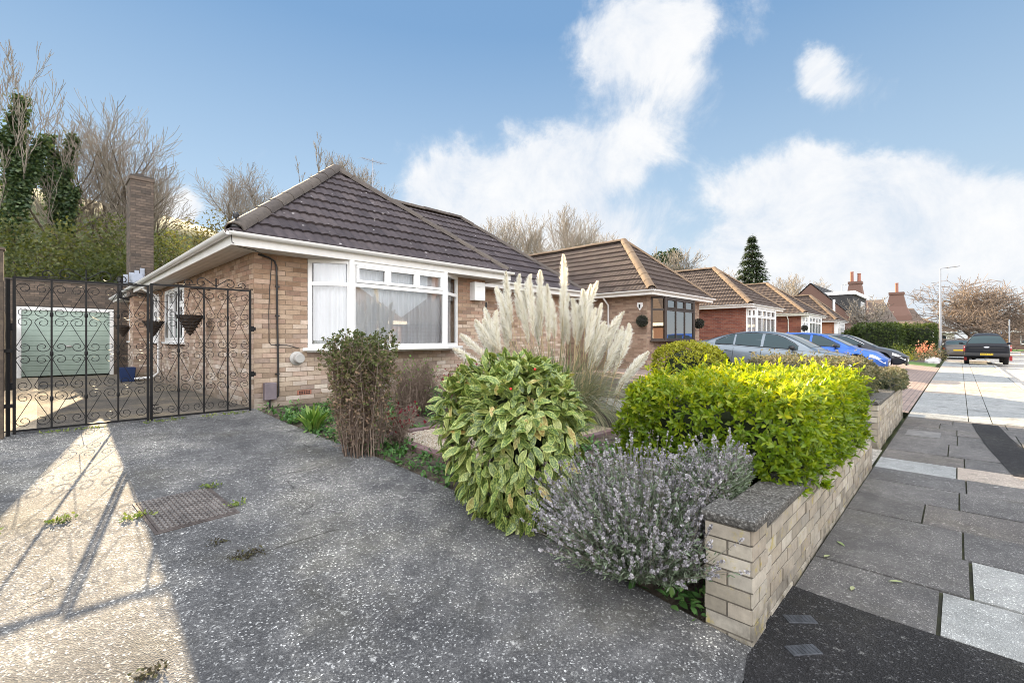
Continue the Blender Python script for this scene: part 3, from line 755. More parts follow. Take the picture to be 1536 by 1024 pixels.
# ================================================================== the near bungalow
Y0, X1, X2, X3 = 7.6, 2.25, 6.95, 11.5
EX0, EX1, EY = 1.85, 7.36, 7.2
ZE, ZR = 2.985, 5.24         # tile edge, ridge
AX = (EX0 + EX1) / 2; RUN = AX - EX0
YM = 8.85; EYM = 8.45; EX2 = 11.95; YBACK = 21.6
H = thing('bungalow', 'near buff brick bungalow with dark hipped roof and white bay window beside the gates', 'bungalow', (4.6, 7.6, gz(7.6)))
mb = MB()
brick_wall(mb, (X1, Y0), (1, 0, 0), (0, -1, 0), X2 - X1, .30, 2.86, [(3.05 - X1, 6.15 - X1, 1.32, 2.9), (3.0 - X1 - .12, 3.0 - X1 + .105, .60, .675)])
SW = [(12.3, 14.5, 1.42, 2.70), (15.4, 16.5, 1.42, 2.70), (19.9, 21.1, 1.42, 2.70)]
brick_wall(mb, (X1, YBACK), (0, -1, 0), (-1, 0, 0), YBACK - Y0 - .008, .05, 2.86, [(YBACK - b2, YBACK - a, c, d) for a, b2, c, d in SW], phase=.06)
brick_wall(mb, (X2, Y0 + .0), (0, 1, 0), (1, 0, 0), YM - Y0, .3, 2.86)
brick_wall(mb, (X2, YM), (1, 0, 0), (0, -1, 0), X3 - X2, .3, 2.86, [(.25, 1.2, .3, 2.45)])
brick_wall(mb, (X3, YM), (0, 1, 0), (1, 0, 0), 8, .3, 2.86, bl=.9, course=.3)
mb.box(X1, X3, YBACK - .1, YBACK, 0, 2.9, 1); mb.box(X3 - .1, X3, 16.8, YBACK - .1, 0, 2.9, 1)
mb.box(X1 + .12, X3 - .12, Y0 + 3.2, Y0 + 3.3, 0, 2.84, 1)     # inner wall behind the front room
mb.box(X1 + .11, X3 - .12, YM + .2, YBACK - .1, 2.80, 2.84, 1)
mb.box(X1 + .11, X2 - .11, Y0 + .12, YM + .2, 2.80, 2.84, 1)
mb.box(X1 + .11, X2 - .11, Y0 + .12, Y0 + 3.2, .40, .44, 1)
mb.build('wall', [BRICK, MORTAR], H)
# darker plinth course
roof = MB()
sl = Vector((0, RUN, ZR - ZE)).normalized(); LS = math.hypot(RUN, ZR - ZE)
c1 = math.sqrt(.5)
apex = Vector((AX, EY + RUN, ZR))
tile_slope(roof, (EX0, EY, ZE), (1, 0, 0), (0, RUN, ZR - ZE), EX1 - EX0, LS, [((EX0, EY, 0), (-c1, c1, 0)), ((EX1, EY, 0), (c1, c1, 0))])
tile_slope(roof, (EX0, EY, ZE), (0, 1, 0), (RUN, 0, ZR - ZE), 14.6, LS, [((EX0, EY, 0), (c1, -c1, 0))])
tile_slope(roof, (EX1, EY, ZE), (0, 1, 0), (-RUN, 0, ZR - ZE), 5, LS, [((EX1, EY, 0), (-c1, -c1, 0)), ((EX1, EYM, 0), (c1, c1, 0))])
tile_slope(roof, (AX - .2, EYM, ZE), (1, 0, 0), (0, RUN, ZR - ZE), EX2 - AX + .2, LS, [((EX2, EYM, 0), (c1, c1, 0)), ((EX1, EYM, 0), (-c1, -c1, 0))])
tile_slope(roof, (EX2, EYM, ZE), (0, 1, 0), (-RUN, 0, ZR - ZE), 2 * RUN, LS, [((EX2, EYM, 0), (-c1, -c1, 0)), ((EX2, EYM + 2 * RUN, 0), (-c1, c1, 0))])
tile_slope(roof, (AX, EYM + 2 * RUN, ZE), (1, 0, 0), (0, -RUN, ZR - ZE), EX2 - AX, LS, [((EX2, EYM + 2 * RUN, 0), (c1, -c1, 0))], sub=2)
tile_slope(roof, (EX1, EYM + RUN, ZE), (0, 1, 0), (-RUN, 0, ZR - ZE), 9, LS, sub=2)
RF = roof.build('roof', [TILE], H)
cap = MB()
ridge_caps(cap, (EX0 + .05, EY + .05, ZE + .06), apex + Vector((0, 0, .05)), .14); ridge_caps(cap, (EX1 - .05, EY + .05, ZE + .06), apex + Vector((0, 0, .05)), .12)
ridge_caps(cap, apex + Vector((0, 0, .05)), (AX, YBACK + .2, ZR + .05), .12)
ridge_caps(cap, (AX, EYM + RUN, ZR + .05), (EX2 - RUN, EYM + RUN, ZR + .05), .12); ridge_caps(cap, (EX2 - .05, EYM + .05, ZE + .06), (EX2 - RUN, EYM + RUN, ZR + .05), .12)
ridge_caps(cap, (EX2 - .05, EYM + 2 * RUN - .05, ZE + .06), (EX2 - RUN, EYM + RUN, ZR + .05), .12)
cap.build('ridge_tiles', [RIDGE], RF, smooth=50)
b = MB(); ridge_caps(b, (EX1 - .05, EYM + .05, ZE + .0), (AX, EYM + RUN, ZR - .03), .06)  # lead valley
b.build('valley_flashing', [LEAD], RF)
f = MB()      # fascia
f.box(EX0, EX1, EY, EY + .022, 2.80, ZE + .0); f.box(EX0, EX0 + .022, EY + .022, YBACK + .2, 2.80, ZE + .0); f.box(EX1 - .022, EX1, EY + .022, EYM, 2.80, ZE)
f.box(EX1, EX2, EYM, EYM + .022, 2.80, ZE); f.box(EX2 - .022, EX2, EYM + .022, 14, 2.80, ZE)
f.build('fascia', [WHITE_W], H)
f = MB()      # soffit boards with v-joints
for i in range(4):
    y = EY + .022 + i * .098; f.box(EX0 + .022, EX1 - .022, y, y + .092, 2.802, 2.812)
    x = EX0 + .022 + i * .098; f.box(x, x + .092, EY + .42, YBACK, 2.802, 2.812)
for i in range(4): f.box(EX1 - .022 - .098 * (i + 1), EX1 - .026 - .098 * i, EY + .42, EYM, 2.802, 2.812); f.box(EX1, EX2 - .02, EYM + .022 + i * .098, EYM + .114 + i * .098, 2.802, 2.812)
f.box(EX0 + .03, EX1 - .03, EY + .03, YM + .1, 2.822, 2.828); f.box(EX0 + .03, X1 + .02, EY + .03, YBACK, 2.8225, 2.8275)
f.build('soffit', [SOFFIT], H)
g = MB(); gutter(g, (EX0 - .06, EY - .06, ZE - .015), (EX1 + .02, EY - .06, ZE - .015), (0, -1, 0)); gutter(g, (EX0 - .06, EY - .10, ZE - .015), (EX0 - .06, YBACK + .2, ZE - .045), (-1, 0, 0), br=.95)
gutter(g, (EX1, EYM - .06, ZE - .015), (EX2 + .05, EYM - .06, ZE - .015), (0, -1, 0))
g.build('gutter', [WHITE], H, smooth=40)
BAY = [(3.05, Y0 + .0), (3.62, Y0 - .36), (5.56, Y0 - .36), (6.15, Y0 + .0)]
win = bay_window(H, BAY, 1.35, 2.40, 2.80, WHITE)
b = MB(); b.prism([(3.0, Y0 + .02), (3.6, Y0 - .33), (5.58, Y0 - .33), (6.2, Y0 + .02)], (0, 0, 0), (1, 0, 0), (0, 1, 0), EZ, (1.28, 1.304)); b.build('apron', [WHITE_W], win)
for (a, b2, c, d), nl in zip(SW, (4, 2, 2)):
    flat_window(H, (X1, b2), (0, -1, 0), (-1, 0, 0), b2 - a, c, d, WHITE, nl, zt=d - .42)
# porch door and side light in the set-back
d = MB(); d.box(X2 + .25, X2 + 1.2, YM - .02, YM + .04, .42, 2.45, 0); d.box(X2 + .33, X2 + 1.12, YM - .035, YM - .021, 1.3, 2.35, 1); d.box(X2 + .33, X2 + 1.12, YM - .035, YM - .021, .55, 1.2, 1)
door = d.build('door', [BLACKP, DGLASS], H, bevel=.005)
h = MB(); h.tube([(X2 + .34, YM - .09, 1.4), (X2 + .46, YM - .09, 1.4)], .011, 8); h.tube([(X2 + .34, YM - .02, 1.4), (X2 + .34, YM - .09, 1.4)], .011, 8); h.build('handle', [LEAD], door)
# external chimney stack
c = MB(); CX0, CX1, CY0, CY1 = 1.79, 2.30, 16.65, 17.45
brick_wall(c, (CX0, CY0), (1, 0, 0), (0, -1, 0), CX1 - CX0, 2.7, 6.0); brick_wall(c, (CX0, CY1), (0, -1, 0), (-1, 0, 0), CY1 - CY0, 2.7, 6.0); brick_wall(c, (CX1, CY0), (0, 1, 0), (1, 0, 0), CY1 - CY0, 3.2, 6.0)
c.box(CX0 + .1, CX1 - .1, CY0 + .1, CY1 - .1, 5.9, 6.0, 1); c.box(CX0 - .03, CX1 + .03, CY0 - .03, CY1 + .03, 5.99, 6.075, 0, .2); c.box(CX0 - .0, CX1 + .0, CY0 - .0, CY1 + .0, 6.075, 6.13, 1)
ST = c.build('chimney', [DBRICK, DMORT], H)
c = MB(); brick_wall(c, (1.86, CY0 + .02), (1, 0, 0), (0, -1, 0), X1 - 1.86, .1, 2.79); brick_wall(c, (1.86, CY1), (0, -1, 0), (-1, 0, 0), CY1 - CY0 - .02, .1, 2.79); c.build('chimney_base', [BRICK, MORTAR], H)
c = MB(); c.lathe([(.13, 6.13), (.14, 6.16), (.11, 6.2), (.10, 6.26)], 14, ((CX0 + CX1) / 2, (CY0 + CY1) / 2, 0)); c.build('chimney_pot', [DMORT], ST, smooth=40)
c = MB()
for i in range(6): c.box(CX0 - .02 - .0, CX0 + .24, CY0 - .62 + i * .10 - .02, CY0 - .62 + i * .10 + .075, ZE + .03 + i * .035, ZE + .10 + i * .05, 0)
for i in range(4): c.box(CX0 - .16 + i * .12, CX0 - .06 + i * .12, CY0 - .07, CY0 - .02, ZE + .05 + .03 * i, ZE + .30 + .07 * i)
c.build('flashing', [LEAD], ST)
c = MB(); c.tube([(6.2, EYM + RUN, ZR), (6.2, EYM + RUN, 6.3)], .014, 6); c.tube([(5.75, EYM + RUN - .25, 6.12), (6.6, EYM + RUN + .22, 6.32)], .009, 5)
for i in range(7):
    t = i / 6; p = Vector((5.75 + .85 * t, EYM + RUN - .25 + .47 * t, 6.12 + .2 * t)); q = Vector((-.48, .86, 0)) * (.12 + .05 * t); c.tube([p - q, p + q], .005, 4)
c.build('aerial', [LEAD], H)
# small fittings on the front wall
c = MB(); c.box(2.375, 2.545, Y0 - .10, Y0, .57, .83); mbx = c.build('meter_box', [M('meter_box_plastic', [(.17, .14, .155)], .7, ns=6, namt=.25)], H, bevel=.012)
c = MB(); c.tube([(2.46, Y0 - .04, .57), (2.46, Y0 - .04, .44)], .014, 8); c.build('conduit', [BLACKP], H)
c = MB(); c.tube([(2.56, Y0 - .03, .60), (2.585, Y0 - .03, .62), (2.59, Y0 - .03, .7), (2.56, Y0 - .03, 2.62), (2.53, Y0 - .03, 2.70), (2.45, Y0 - .035, 2.74), (2.30, Y0 - .03, 2.77)], .014, 8)
for z in (.95, 1.4, 1.85, 2.3): c.box(2.545, 2.605, Y0 - .04, Y0 + .01, z, z + .018)
c.build('conduit', [BLACKP], H, smooth=50)
c = MB(); c.tube([(2.50, Y0 - .012, 2.72), (2.47, Y0 - .012, 2.3), (2.455, Y0 - .012, 1.9), (2.46, Y0 - .012, 1.45), (2.49, Y0 - .012, 1.405), (2.72, Y0 - .012, 1.40), (2.9, Y0 - .012, 1.35)], .0055, 6)
c.tube([(2.45, Y0 - .03, 2.74), (2.2, Y0 - .2, 2.795), (1.95, Y0 - .33, 2.80), (1.85, EY - .03, 2.83), (1.83, EY - .08, 2.92)], .006, 6); c.build('cable', [BLACKP], H)
c = MB(); c.lathe([(.0, -.002), (.11, 0), (.11, .03), (.09, .045), (.075, .05), (.075, .15), (.068, .155), (.068, .165), (.0, .165)], 20, (2.87, Y0 - .0, 1.19), ax='y')
for v in range(len(c.v)): x, y, z = c.v[v]; c.v[v] = (x, 2 * Y0 - y, z)
c.build('flue', [M('flue_grey', [(.40, .39, .37)], .55, ns=8, namt=.15)], H, smooth=40)
c = MB(); c.box(2.882, 3.103, Y0 - .012, Y0 + .02, .602, .673, 0)
for i in range(5):
    for j in range(2): c.box(2.905 + i * .037, 2.93 + i * .037, Y0 - .016, Y0 - .011, .613 + j * .028, .632 + j * .028, 1)
c.build('air_brick', [M('terracotta', [(.36, .15, .10)], .9, ns=20, namt=.2), DARK], H)
c = MB(); c.box(6.50, 6.80, Y0 - .17, Y0 + .0, 2.33, 2.72); c.box(6.53, 6.77, Y0 - .176, Y0 - .171, 2.62, 2.69); c.build('alarm_box', [WHITE], H, bevel=.015)
c = MB(); c.tube([(1.92, EY + .05, ZE + .1), (1.92, EY + .05, ZE + .22)], .012, 6); c.lathe([(0, 0), (.035, .01), (.04, .05), (.02, .085), (0, .09)], 10, (1.92, EY + .05, ZE + .20)); c.box(1.86, 2.05, EY - .0, EY + .1, ZE + .07, ZE + .10); c.build('cable_bracket', [BLACKP], H)
# black soil pipe and white downpipe on the side wall
c = MB(); c.tube([(2.12, 18.2, .25), (2.12, 18.2, 2.55), (1.98, 18.2, 2.7), (1.72, 18.2, 2.75), (1.72, 18.2, 3.25)], .055, 10); c.tube([(2.12, 18.2, 2.1), (2.2, 18.6, 2.3)], .05, 8); c.tube([(1.72, 18.2, 3.22), (1.72, 18.2, 3.34)], .075, 10); c.build('soil_pipe', [BLACKP], H, smooth=50)
c = MB(); c.tube([(1.80, 15.0, 2.9), (1.9, 15.0, 2.75), (2.18, 15.0, 2.6), (2.18, 15.0, .62), (2.05, 15.0, .5), (1.75, 15.4, .46)], .034, 8); c.build('downpipe', [WHITE], H, smooth=50)

# ------------------------------------------------------------------ the other bungalows of the row
def bungalow(label, x0, x1, ze, rise, bm_, rm, ridge, frame, bay0, pane, tops, ridge_y=20, pipe=None, alarm=False, gp=.45, group='bungalows in the row', glazed_left=True, fine=True):
    o = thing('bungalow', label, 'bungalow', ((x0 + x1) / 2, Y0, gz(Y0)), group=group)
    e0, e1 = x0 - .4, x1 + .4; run = (e1 - e0) / 2; ax = (e0 + e1) / 2; zr = ze + rise; zs = ze - .17
    w = MB(); br = dict() if fine else dict(bl=.45, course=.15)
    BZ0, BZ1 = 1.45, zs + .0
    brick_wall(w, (x0, Y0), (1, 0, 0), (0, -1, 0), x1 - x0, .1, zs + .03, [(bay0[0] - x0, bay0[3] - x0, BZ0 - .03, 9)], **br)
    brick_wall(w, (x0, ridge_y), (0, -1, 0), (-1, 0, 0), ridge_y - Y0 - .008, .1, zs + .03, **br)
    w.box(x1 - .1, x1, Y0 + .12, ridge_y, .1, zs + .03, 1); w.box(x0 + .12, x1 - .12, ridge_y - .1, ridge_y, .1, zs, 1); w.box(x0 + .12, x1 - .12, Y0 + 3, Y0 + 3.1, .1, zs, 1); w.box(x0 + .12, x1 - .12, Y0 + .12, ridge_y - .1, zs - .03, zs, 1)
    w.build('wall', bm_, o)
    r = MB(); L = math.hypot(run, rise); sb = 4 if fine else 2; pr = .15 if fine else .3
    tile_slope(r, (e0, EY, ze), (1, 0, 0), (0, run, rise), e1 - e0, L, [((e0, EY, 0), (-c1, c1, 0)), ((e1, EY, 0), (c1, c1, 0))], sub=sb, per=pr)
    tile_slope(r, (e0, EY, ze), (0, 1, 0), (run, 0, rise), ridge_y - EY + .2, L, [((e0, EY, 0), (c1, -c1, 0))], sub=sb, per=pr)
    tile_slope(r, (e1, EY, ze), (0, 1, 0), (-run, 0, rise), ridge_y - EY + .2, L, [((e1, EY, 0), (-c1, -c1, 0))], sub=2, per=.3)
    rf = r.build('roof', [rm], o)
    cp = MB(); ap = Vector((ax, EY + run, zr + .05))
    ridge_caps(cp, (e0 + .05, EY + .05, ze + .06), ap, .15); ridge_caps(cp, (e1 - .05, EY + .05, ze + .06), ap, .13); ridge_caps(cp, ap, (ax, ridge_y + .2, zr + .05), .13); cp.build('ridge_tiles', [ridge], rf, smooth=50)
    f = MB(); f.box(e0, e1, EY, EY + .02, zs, ze); f.box(e0, e0 + .02, EY + .02, ridge_y, zs, ze); f.box(e1 - .02, e1, EY + .02, ridge_y, zs, ze); f.build('fascia', [WHITE_W], o)
    f = MB(); f.box(e0 + .02, e1 - .02, EY + .02, Y0 + .05, zs + .004, zs + .012); f.box(e0 + .02, x0 + .05, Y0 + .05, ridge_y, zs + .004, zs + .012); f.build('soffit', [SOFFIT], o)
    g = MB(); gutter(g, (e0 - .05, EY - .055, ze - .015), (e1 + .05, EY - .055, ze - .015), (0, -1, 0)); gutter(g, (e0 - .055, EY - .1, ze - .015), (e0 - .055, ridge_y, ze - .03), (-1, 0, 0), br=1.2); g.build('gutter', [WHITE], o, smooth=40)
    bp = [(bay0[0], Y0), (bay0[1], Y0 - .34), (bay0[2], Y0 - .34), (bay0[3], Y0)]
    bay_window(o, bp, BZ0, zs - .45, BZ1 - .003, frame, tops=tops, mull=tops, curtain=(frame is WHITE), pane_mat=pane)
    if pipe:
        p = MB(); x, y = x0 - .05, pipe; p.tube([(x - .33, y, ze - .06), (x - .3, y, ze - .2), (x, y, ze - .42), (x, y, .35)], .034, 8); p.build('downpipe', [WHITE], o, smooth=50)
    return o
FRAMEBR = M('dark_brown_frame', [(.035, .022, .016)], .45, ns=12, namt=.2)
BRICK2 = [M('brown_brick', [(.22, .145, .105), (.30, .20, .145), (.35, .255, .19), (.26, .17, .125), (.19, .13, .10)], .9, attr='rnd', ns=20, namt=.2), MORTAR]
n2 = bungalow('neighbouring brown brick bungalow with dark framed bay and tan hip tiles', 14.4, 18.75, 3.13, 2.32, BRICK2, TILEB, RIDGET, FRAMEBR, (14.65, 15.05, 17.4, 17.9), glass_mat('reflective_glass', refl=.35), (1, 3, 1), pipe=9.1)
n3 = bungalow('third bungalow with plum red brick side wall and white corner bay', 24.4, 29.2, 3.2, 2.27, [REDB, REDM], TILEB, RIDGET, WHITE, (24.5, 25.0, 28.2, 28.7), GLASS, (2, 4, 1), pipe=None)
n4 = bungalow('fourth bungalow along with white downpipe on its red side wall', 35.4, 40.9, 3.2, 2.4, [REDB, REDM], TILEB, RIDGET, WHITE, (35.6, 36.1, 39.9, 40.5), GLASS, (2, 4, 1), pipe=8.3, fine=False)
n5 = bungalow('smallest and farthest hipped bungalow of the row with white porch', 46.2, 50.2, 3.05, 2.3, [M('orange_brick', [(.36, .15, .08), (.43, .20, .11)], .9, attr='rnd'), REDM], TILEB, RIDGET, WHITE, (46.9, 47.3, 49.2, 49.8), GLASS, (2, 3, 1), fine=False)
c = MB(); c.box(46.1, 46.35, 7.2, 7.45, .1, 2.88); c.build('porch_post', [WHITE], n5)
# alarm and wall hedge balls on neighbour
c = MB(); c.prism([(-.09, .12), (.09, .12), (.11, 0), (.0, -.15), (-.11, 0)], (14.4 - .005, 7.85, 2.62), (0, 1, 0), (0, 0, 1), (-1, 0, 0), (0, .06)); c.build('alarm_box', [WHITE], n2, bevel=.01)
c = MB(); c.box(14.33, 14.336, 7.82, 7.88, 2.55, 2.68); c.build('alarm_badge', [BLACKP], n2)

# ------------------------------------------------------------------ garage at the end of the drive
G = thing('garage', 'dark brick garage with pale green up-and-over door behind the gates', 'garage', (.7, 22.5, .18))
w = MB(); GX0, GX1, GY = -1.9, 3.2, 22.5; DX0, DX1, DZ = -.52, 1.93, 2.58
brick_wall(w, (GX0, GY), (1, 0, 0), (0, -1, 0), GX1 - GX0, .0, 3.45, [(DX0 - GX0, DX1 - GX0, -.1, DZ)])
w.box(GX0, GX0 + .1, GY + .1, GY + 5.5, 0, 3.3, 1); w.box(GX1 - .1, GX1, GY + .1, GY + 5.5, 0, 3.3, 1); w.box(GX0, GX1, GY + 5.5, GY + 5.6, 0, 3.3, 1); w.box(GX0 + .1, GX1 - .1, GY + .12, GY + 5.5, 3.2, 3.28, 1); w.box(GX0, GX1, GY - .03, GY + .13, 3.455, 3.52, 1)
w.build('wall', [DBRICK, DMORT], G)
f = MB(); f.box(DX0, DX0 + .11, GY - .025, GY + .08, .16, DZ); f.box(DX1 - .11, DX1, GY - .025, GY + .08, .16, DZ); f.box(DX0 + .11, DX1 - .11, GY - .025, GY + .08, DZ - .11, DZ); f.build('door_frame', [WHITE], G, bevel=.005)
GREEN = M('pale_green_paint', [(.30, .38, .33), (.34, .43, .37)], .5, ns=1.5, namt=.1)
f = MB(); n = 13; z0g, z1g = .22, DZ - .115; hh = (z1g - z0g) / n
for i in range(n):
    za = z0g + i * hh; f.add([(DX0 + .112, GY + .03, za), (DX1 - .112, GY + .03, za), (DX1 - .112, GY + .018, za + .015), (DX0 + .112, GY + .018, za + .015), (DX0 + .112, GY + .018, za + hh - .004), (DX1 - .112, GY + .018, za + hh - .004), (DX0 + .112, GY + .03, za + hh), (DX1 - .112, GY + .03, za + hh)], [(0, 1, 2, 3), (3, 2, 5, 4), (4, 5, 7, 6)], 0, rng.random())
gd = f.build('door', [GREEN], G)
f = MB(); f.box(.66, .80, GY - .02, GY + .018, 1.22, 1.27); f.tube([(.73, GY + .02, 1.245), (.73, GY - .05, 1.245)], .02, 8); f.build('handle', [M('handle_metal', [(.55, .55, .55)], .35, metal=1)], gd)

# ------------------------------------------------------------------ timber fence and gatepost on the left
fe = thing('fence', 'weathered timber boundary fence running back beside the drive to the garage', 'fence', (-.55, 15, .3))
for i in range(8):
    y0, y1 = 7.8 + i * 1.83, 7.8 + (i + 1) * 1.83
    p = MB(); p.box(-.62, -.53, y0 - .045, y0 + .045, .1, 2.05); p.build('post', [TIMBER], fe)
    p = MB()
    for k in range(14):
        a = y0 + .05 + k * .124; p.box(-.575 + (.008 if k % 2 else 0), -.56 + (.008 if k % 2 else 0), a, a + .128, gz(a) + .02, gz(a) + 1.75, 0, rng.random())
    p.build('panel', [TIMBER], fe)
pst = MB(); pst.box(-.355, -.262, 7.28, 7.375, .3, 2.44); pst.box(-.365, -.252, 7.27, 7.385, 2.44, 2.47)
gp_ = thing('gatepost', 'tall weathered timber gatepost at the left edge of the drive', 'gatepost', (-.31, 7.33, gz(7.33)))
pst.build('post', [TIMBER], gp_, bevel=.006)
pst = MB(); pst.tube([(-.235, 7.40, .4), (-.235, 7.40, 2.15)], .018, 8); pst.box(-.30, -.2, 7.375, 7.42, 1.35, 1.39); pst.box(-.30, -.2, 7.375, 7.42, .75, .79); pst.build('hinge_bar', [BLACK], gp_)

# ------------------------------------------------------------------ wrought iron gates
def spiral(cx, cz, r0, a0, turns, sgn, n=18, r1=.014):
    return [(cx + (r0 + (r1 - r0) * i / n) * math.cos(a0 + sgn * turns * 2 * math.pi * i / n), cz + (r0 + (r1 - r0) * i / n) * math.sin(a0 + sgn * turns * 2 * math.pi * i / n)) for i in range(n + 1)]
def strand(zt, zb, bay, side, flip):
    """one scroll strand of a bay in local x,z: curl against the bar, diagonal to the bay centre, curl again."""
    r = bay * .215; cx = bay * .25
    top = spiral(cx, zt, r, 0, 1.25, 1)[::-1]            # ends at (cx+r, zt) heading down the bar
    bot = spiral(cx, zb, r, math.pi, 1.25, 1)             # starts at (cx-r, zb)
    pts = top + bot
    if flip: pts = [(x, zt + zb - z) for x, z in pts]
    return [(side * x, z) for x, z in pts]
def gate_leaf(name, label, xa, xb, y, z0, z1, hinge_right):
    o = thing(name, label, 'gate', ((xa + xb) / 2, y, gz(y)), group='pair of wrought iron drive gates')
    f = MB(); W_ = xb - xa; n = 4; bay = W_ / n
    for i in (0, n): f.box(xa + i * bay - .013, xa + i * bay + .013, y - .013, y + .013, z0 - .03, z1)
    f.box(xa + .013, xb - .013, y - .012, y + .012, z1 - .026, z1 - .002); f.box(xa + .013, xb - .013, y - .012, y + .012, z0, z0 + .022)
    f.build('frame', [BLACK], o)
    for i in range(1, n):
        b = MB(); x = xa + i * bay; b.box(x - .009, x + .009, y - .009, y + .009, z0 + .022, z1 - .026)
        for zz in (.2, .5, .76): b.lathe([(.009, -.03), (.016, -.015), (.016, .015), (.009, .03)], 8, (x, y, z0 + (z1 - z0) * zz))
        b.build('bar', [BLACK], o)
    H_ = z1 - z0
    s = MB()
    for i in range(n):
        cx = xa + (i + .5) * bay
        for (t, b2, fl) in ((.925, .775, False), (.705, .545, True), (.46, .295, False), (.215, .065, True)):
            zt, zb = z0 + H_ * t, z0 + H_ * b2
            for sd_ in (-1, 1):
                pts = [(cx + x, y, z) for x, z in strand(zt, zb, bay, sd_, fl)]
                s.tube(pts, .0036, 5)
        # long crossing diagonals
    s.build('scrollwork', [BLACK], o, smooth=60)
    t = MB(); c0 = (xa + bay * (2.5 if hinge_right else 2.0))
    for sd_ in (-1, 1):
        pts = [(c0, y, z1 + .015)] + [(c0 + sd_ * (.06 + .0), y, z1 + .06)] + [(c0 + sd_ * x, y, z1 + z) for x, z in spiral(.17, .055, .075, math.pi * .8, 1.2, -1)]
        t.tube(pts, .006, 5); t.tube([(c0 + sd_ * x, y, z1 + z) for x, z in spiral(.33, .04, .055, math.pi, 1.1, -1)], .006, 5)
        t.tube([(c0 + sd_ * x, y, z1 + z) for x, z in ((.24, .02), (.38, .012), (.47, .004))], .006, 5)
    t.tube([(c0, y, z1), (c0, y, z1 + .13), ], .008, 6); t.build('crest', [BLACK], o, smooth=60)
    hx = xb if hinge_right else xa; hg = MB()
    for zz in (.28, .66): hg.box(hx - (.02 if not hinge_right else -.01), hx + (.07 if hinge_right else .01), y - .02, y + .06, z0 + H_ * zz, z0 + H_ * zz + .05); hg.lathe([(.022, 0), (.022, .08)], 8, (hx + (.03 if hinge_right else -.03), y, z0 + H_ * zz - .015))
    hg.build('hinge', [BLACK], o)
    if hinge_right:
        l = MB(); 
        for zz in (.06, .12, .17): l.box(xa + .013, xa + .075, y - .008, y + .008, z0 + zz, z0 + zz + .012)
        l.box(xa - .02, xa - .006, y - .03, y - .014, z0 - .06, z0 + .3); l.build('drop_bolt', [BLACK], o)
    return o
gate_leaf('gate', 'left wrought iron gate leaf in front of the green garage door', -.19, .975, 7.46, .47, 2.19, False)
gate_leaf('gate', 'right wrought iron gate leaf hinged to the bungalow corner', 1.01, 2.16, 7.46, .47, 2.215, True)

# ------------------------------------------------------------------ hanging baskets along the side wall, planter
WICK = M('dark_wicker', [(.035, .026, .02), (.07, .052, .04)], .9, ns=60, namt=.4, bs=90, bstr=1)
for i, (y, x, lb) in enumerate([(10.1, 1.93, 'nearest conical wicker hanging basket on the side wall, left of the house corner'), (14.1, 1.95, 'middle conical hanging basket seen through the join of the gates'), (19.9, 1.95, 'farthest hanging basket beside the black soil pipe')]):
    o = thing('hanging_basket', lb, 'hanging basket', (x, y, 1.55), group='wicker hanging baskets on the side wall')
    b = MB(); prof = [(.01, 1.56), (.05, 1.62), (.12, 1.75), (.19, 1.87), (.225, 1.92), (.235, 1.93), (.21, 1.92), (.0, 1.90)]; b.lathe(prof, 18, (x, y, 0))
    for k in range(6):
        zz = 1.60 + k * .055; rr = .04 + (zz - 1.58) * .57; b.tube([(x + rr * math.cos(t * .35), y + rr * math.sin(t * .35), zz + .006 * (t % 2)) for t in range(18)], .009, 5, closed=True)
    b.build('basket', [WICK], o, smooth=40)
    b = MB()
    for k in range(3):
        t = k * 2.1; b.tube([(x + .22 * math.cos(t), y + .22 * math.sin(t), 1.92), (x, y, 2.38)], .004, 5)
    b.build('chain', [BLACK], o)
    b = MB(); b.tube([(X1, y, 2.42), (x, y, 2.42), (x - .02, y, 2.40), (x, y, 2.37)], .009, 6); b.tube([(X1, y, 2.2), (x + .1, y, 2.42)], .007, 6); b.build('bracket', [BLACK], o)
o = thing('planter', 'blue plastic planter tub beside the white downpipe shoe', 'planter', (1.68, 16.3, .33))
b = MB(); V = []; 
b.add([(1.54, 16.16, .33), (1.82, 16.16, .33), (1.82, 16.44, .33), (1.54, 16.44, .33), (1.49, 16.11, .72), (1.85, 16.11, .72), (1.85, 16.49, .72), (1.49, 16.49, .72)], [(0, 1, 5, 4), (1, 2, 6, 5), (2, 3, 7, 6), (3, 0, 4, 7), (0, 3, 2, 1)]); b.build('tub', [M('blue_plastic', [(.02, .045, .14)], .5)], o, bevel=.02)
b = MB(); b.box(1.53, 1.82, 16.15, 16.45, .64, .68); b.build('compost', [SOIL], o)

# ------------------------------------------------------------------ drain cover in the drive
def drive_pt(x, y, dz=0): return Vector((x, y, gz(y) + dz))
dc = thing('drain_cover', 'rusty ribbed metal inspection cover set into the concrete drive', 'drain cover', drive_pt(.74, 4.02))
m, nt_, b_, out_ = new_mat('ribbed_cover'); RIB = M('rusty_iron', [(.05, .04, .036), (.075, .06, .054), (.10, .085, .078)], .75, ns=8, namt=.35, bs=60, bstr=.3)
b = MB(); sl_ = (gz(4.3) - gz(3.7)) / .6; ey_ = Vector((0, 1, sl_)).normalized(); ex_ = Vector((1, 0, 0)); en_ = ex_.cross(ey_); O_ = drive_pt(.74, 4.02); rot = .06
exr = ex_ * math.cos(rot) + ey_ * math.sin(rot); eyr = ey_ * math.cos(rot) - ex_ * math.sin(rot)
b.obox(O_, exr, eyr, en_, (-.225, .225), (-.315, .315), (-.02, .008))
b.build('plate', [RIB], dc)
b = MB()
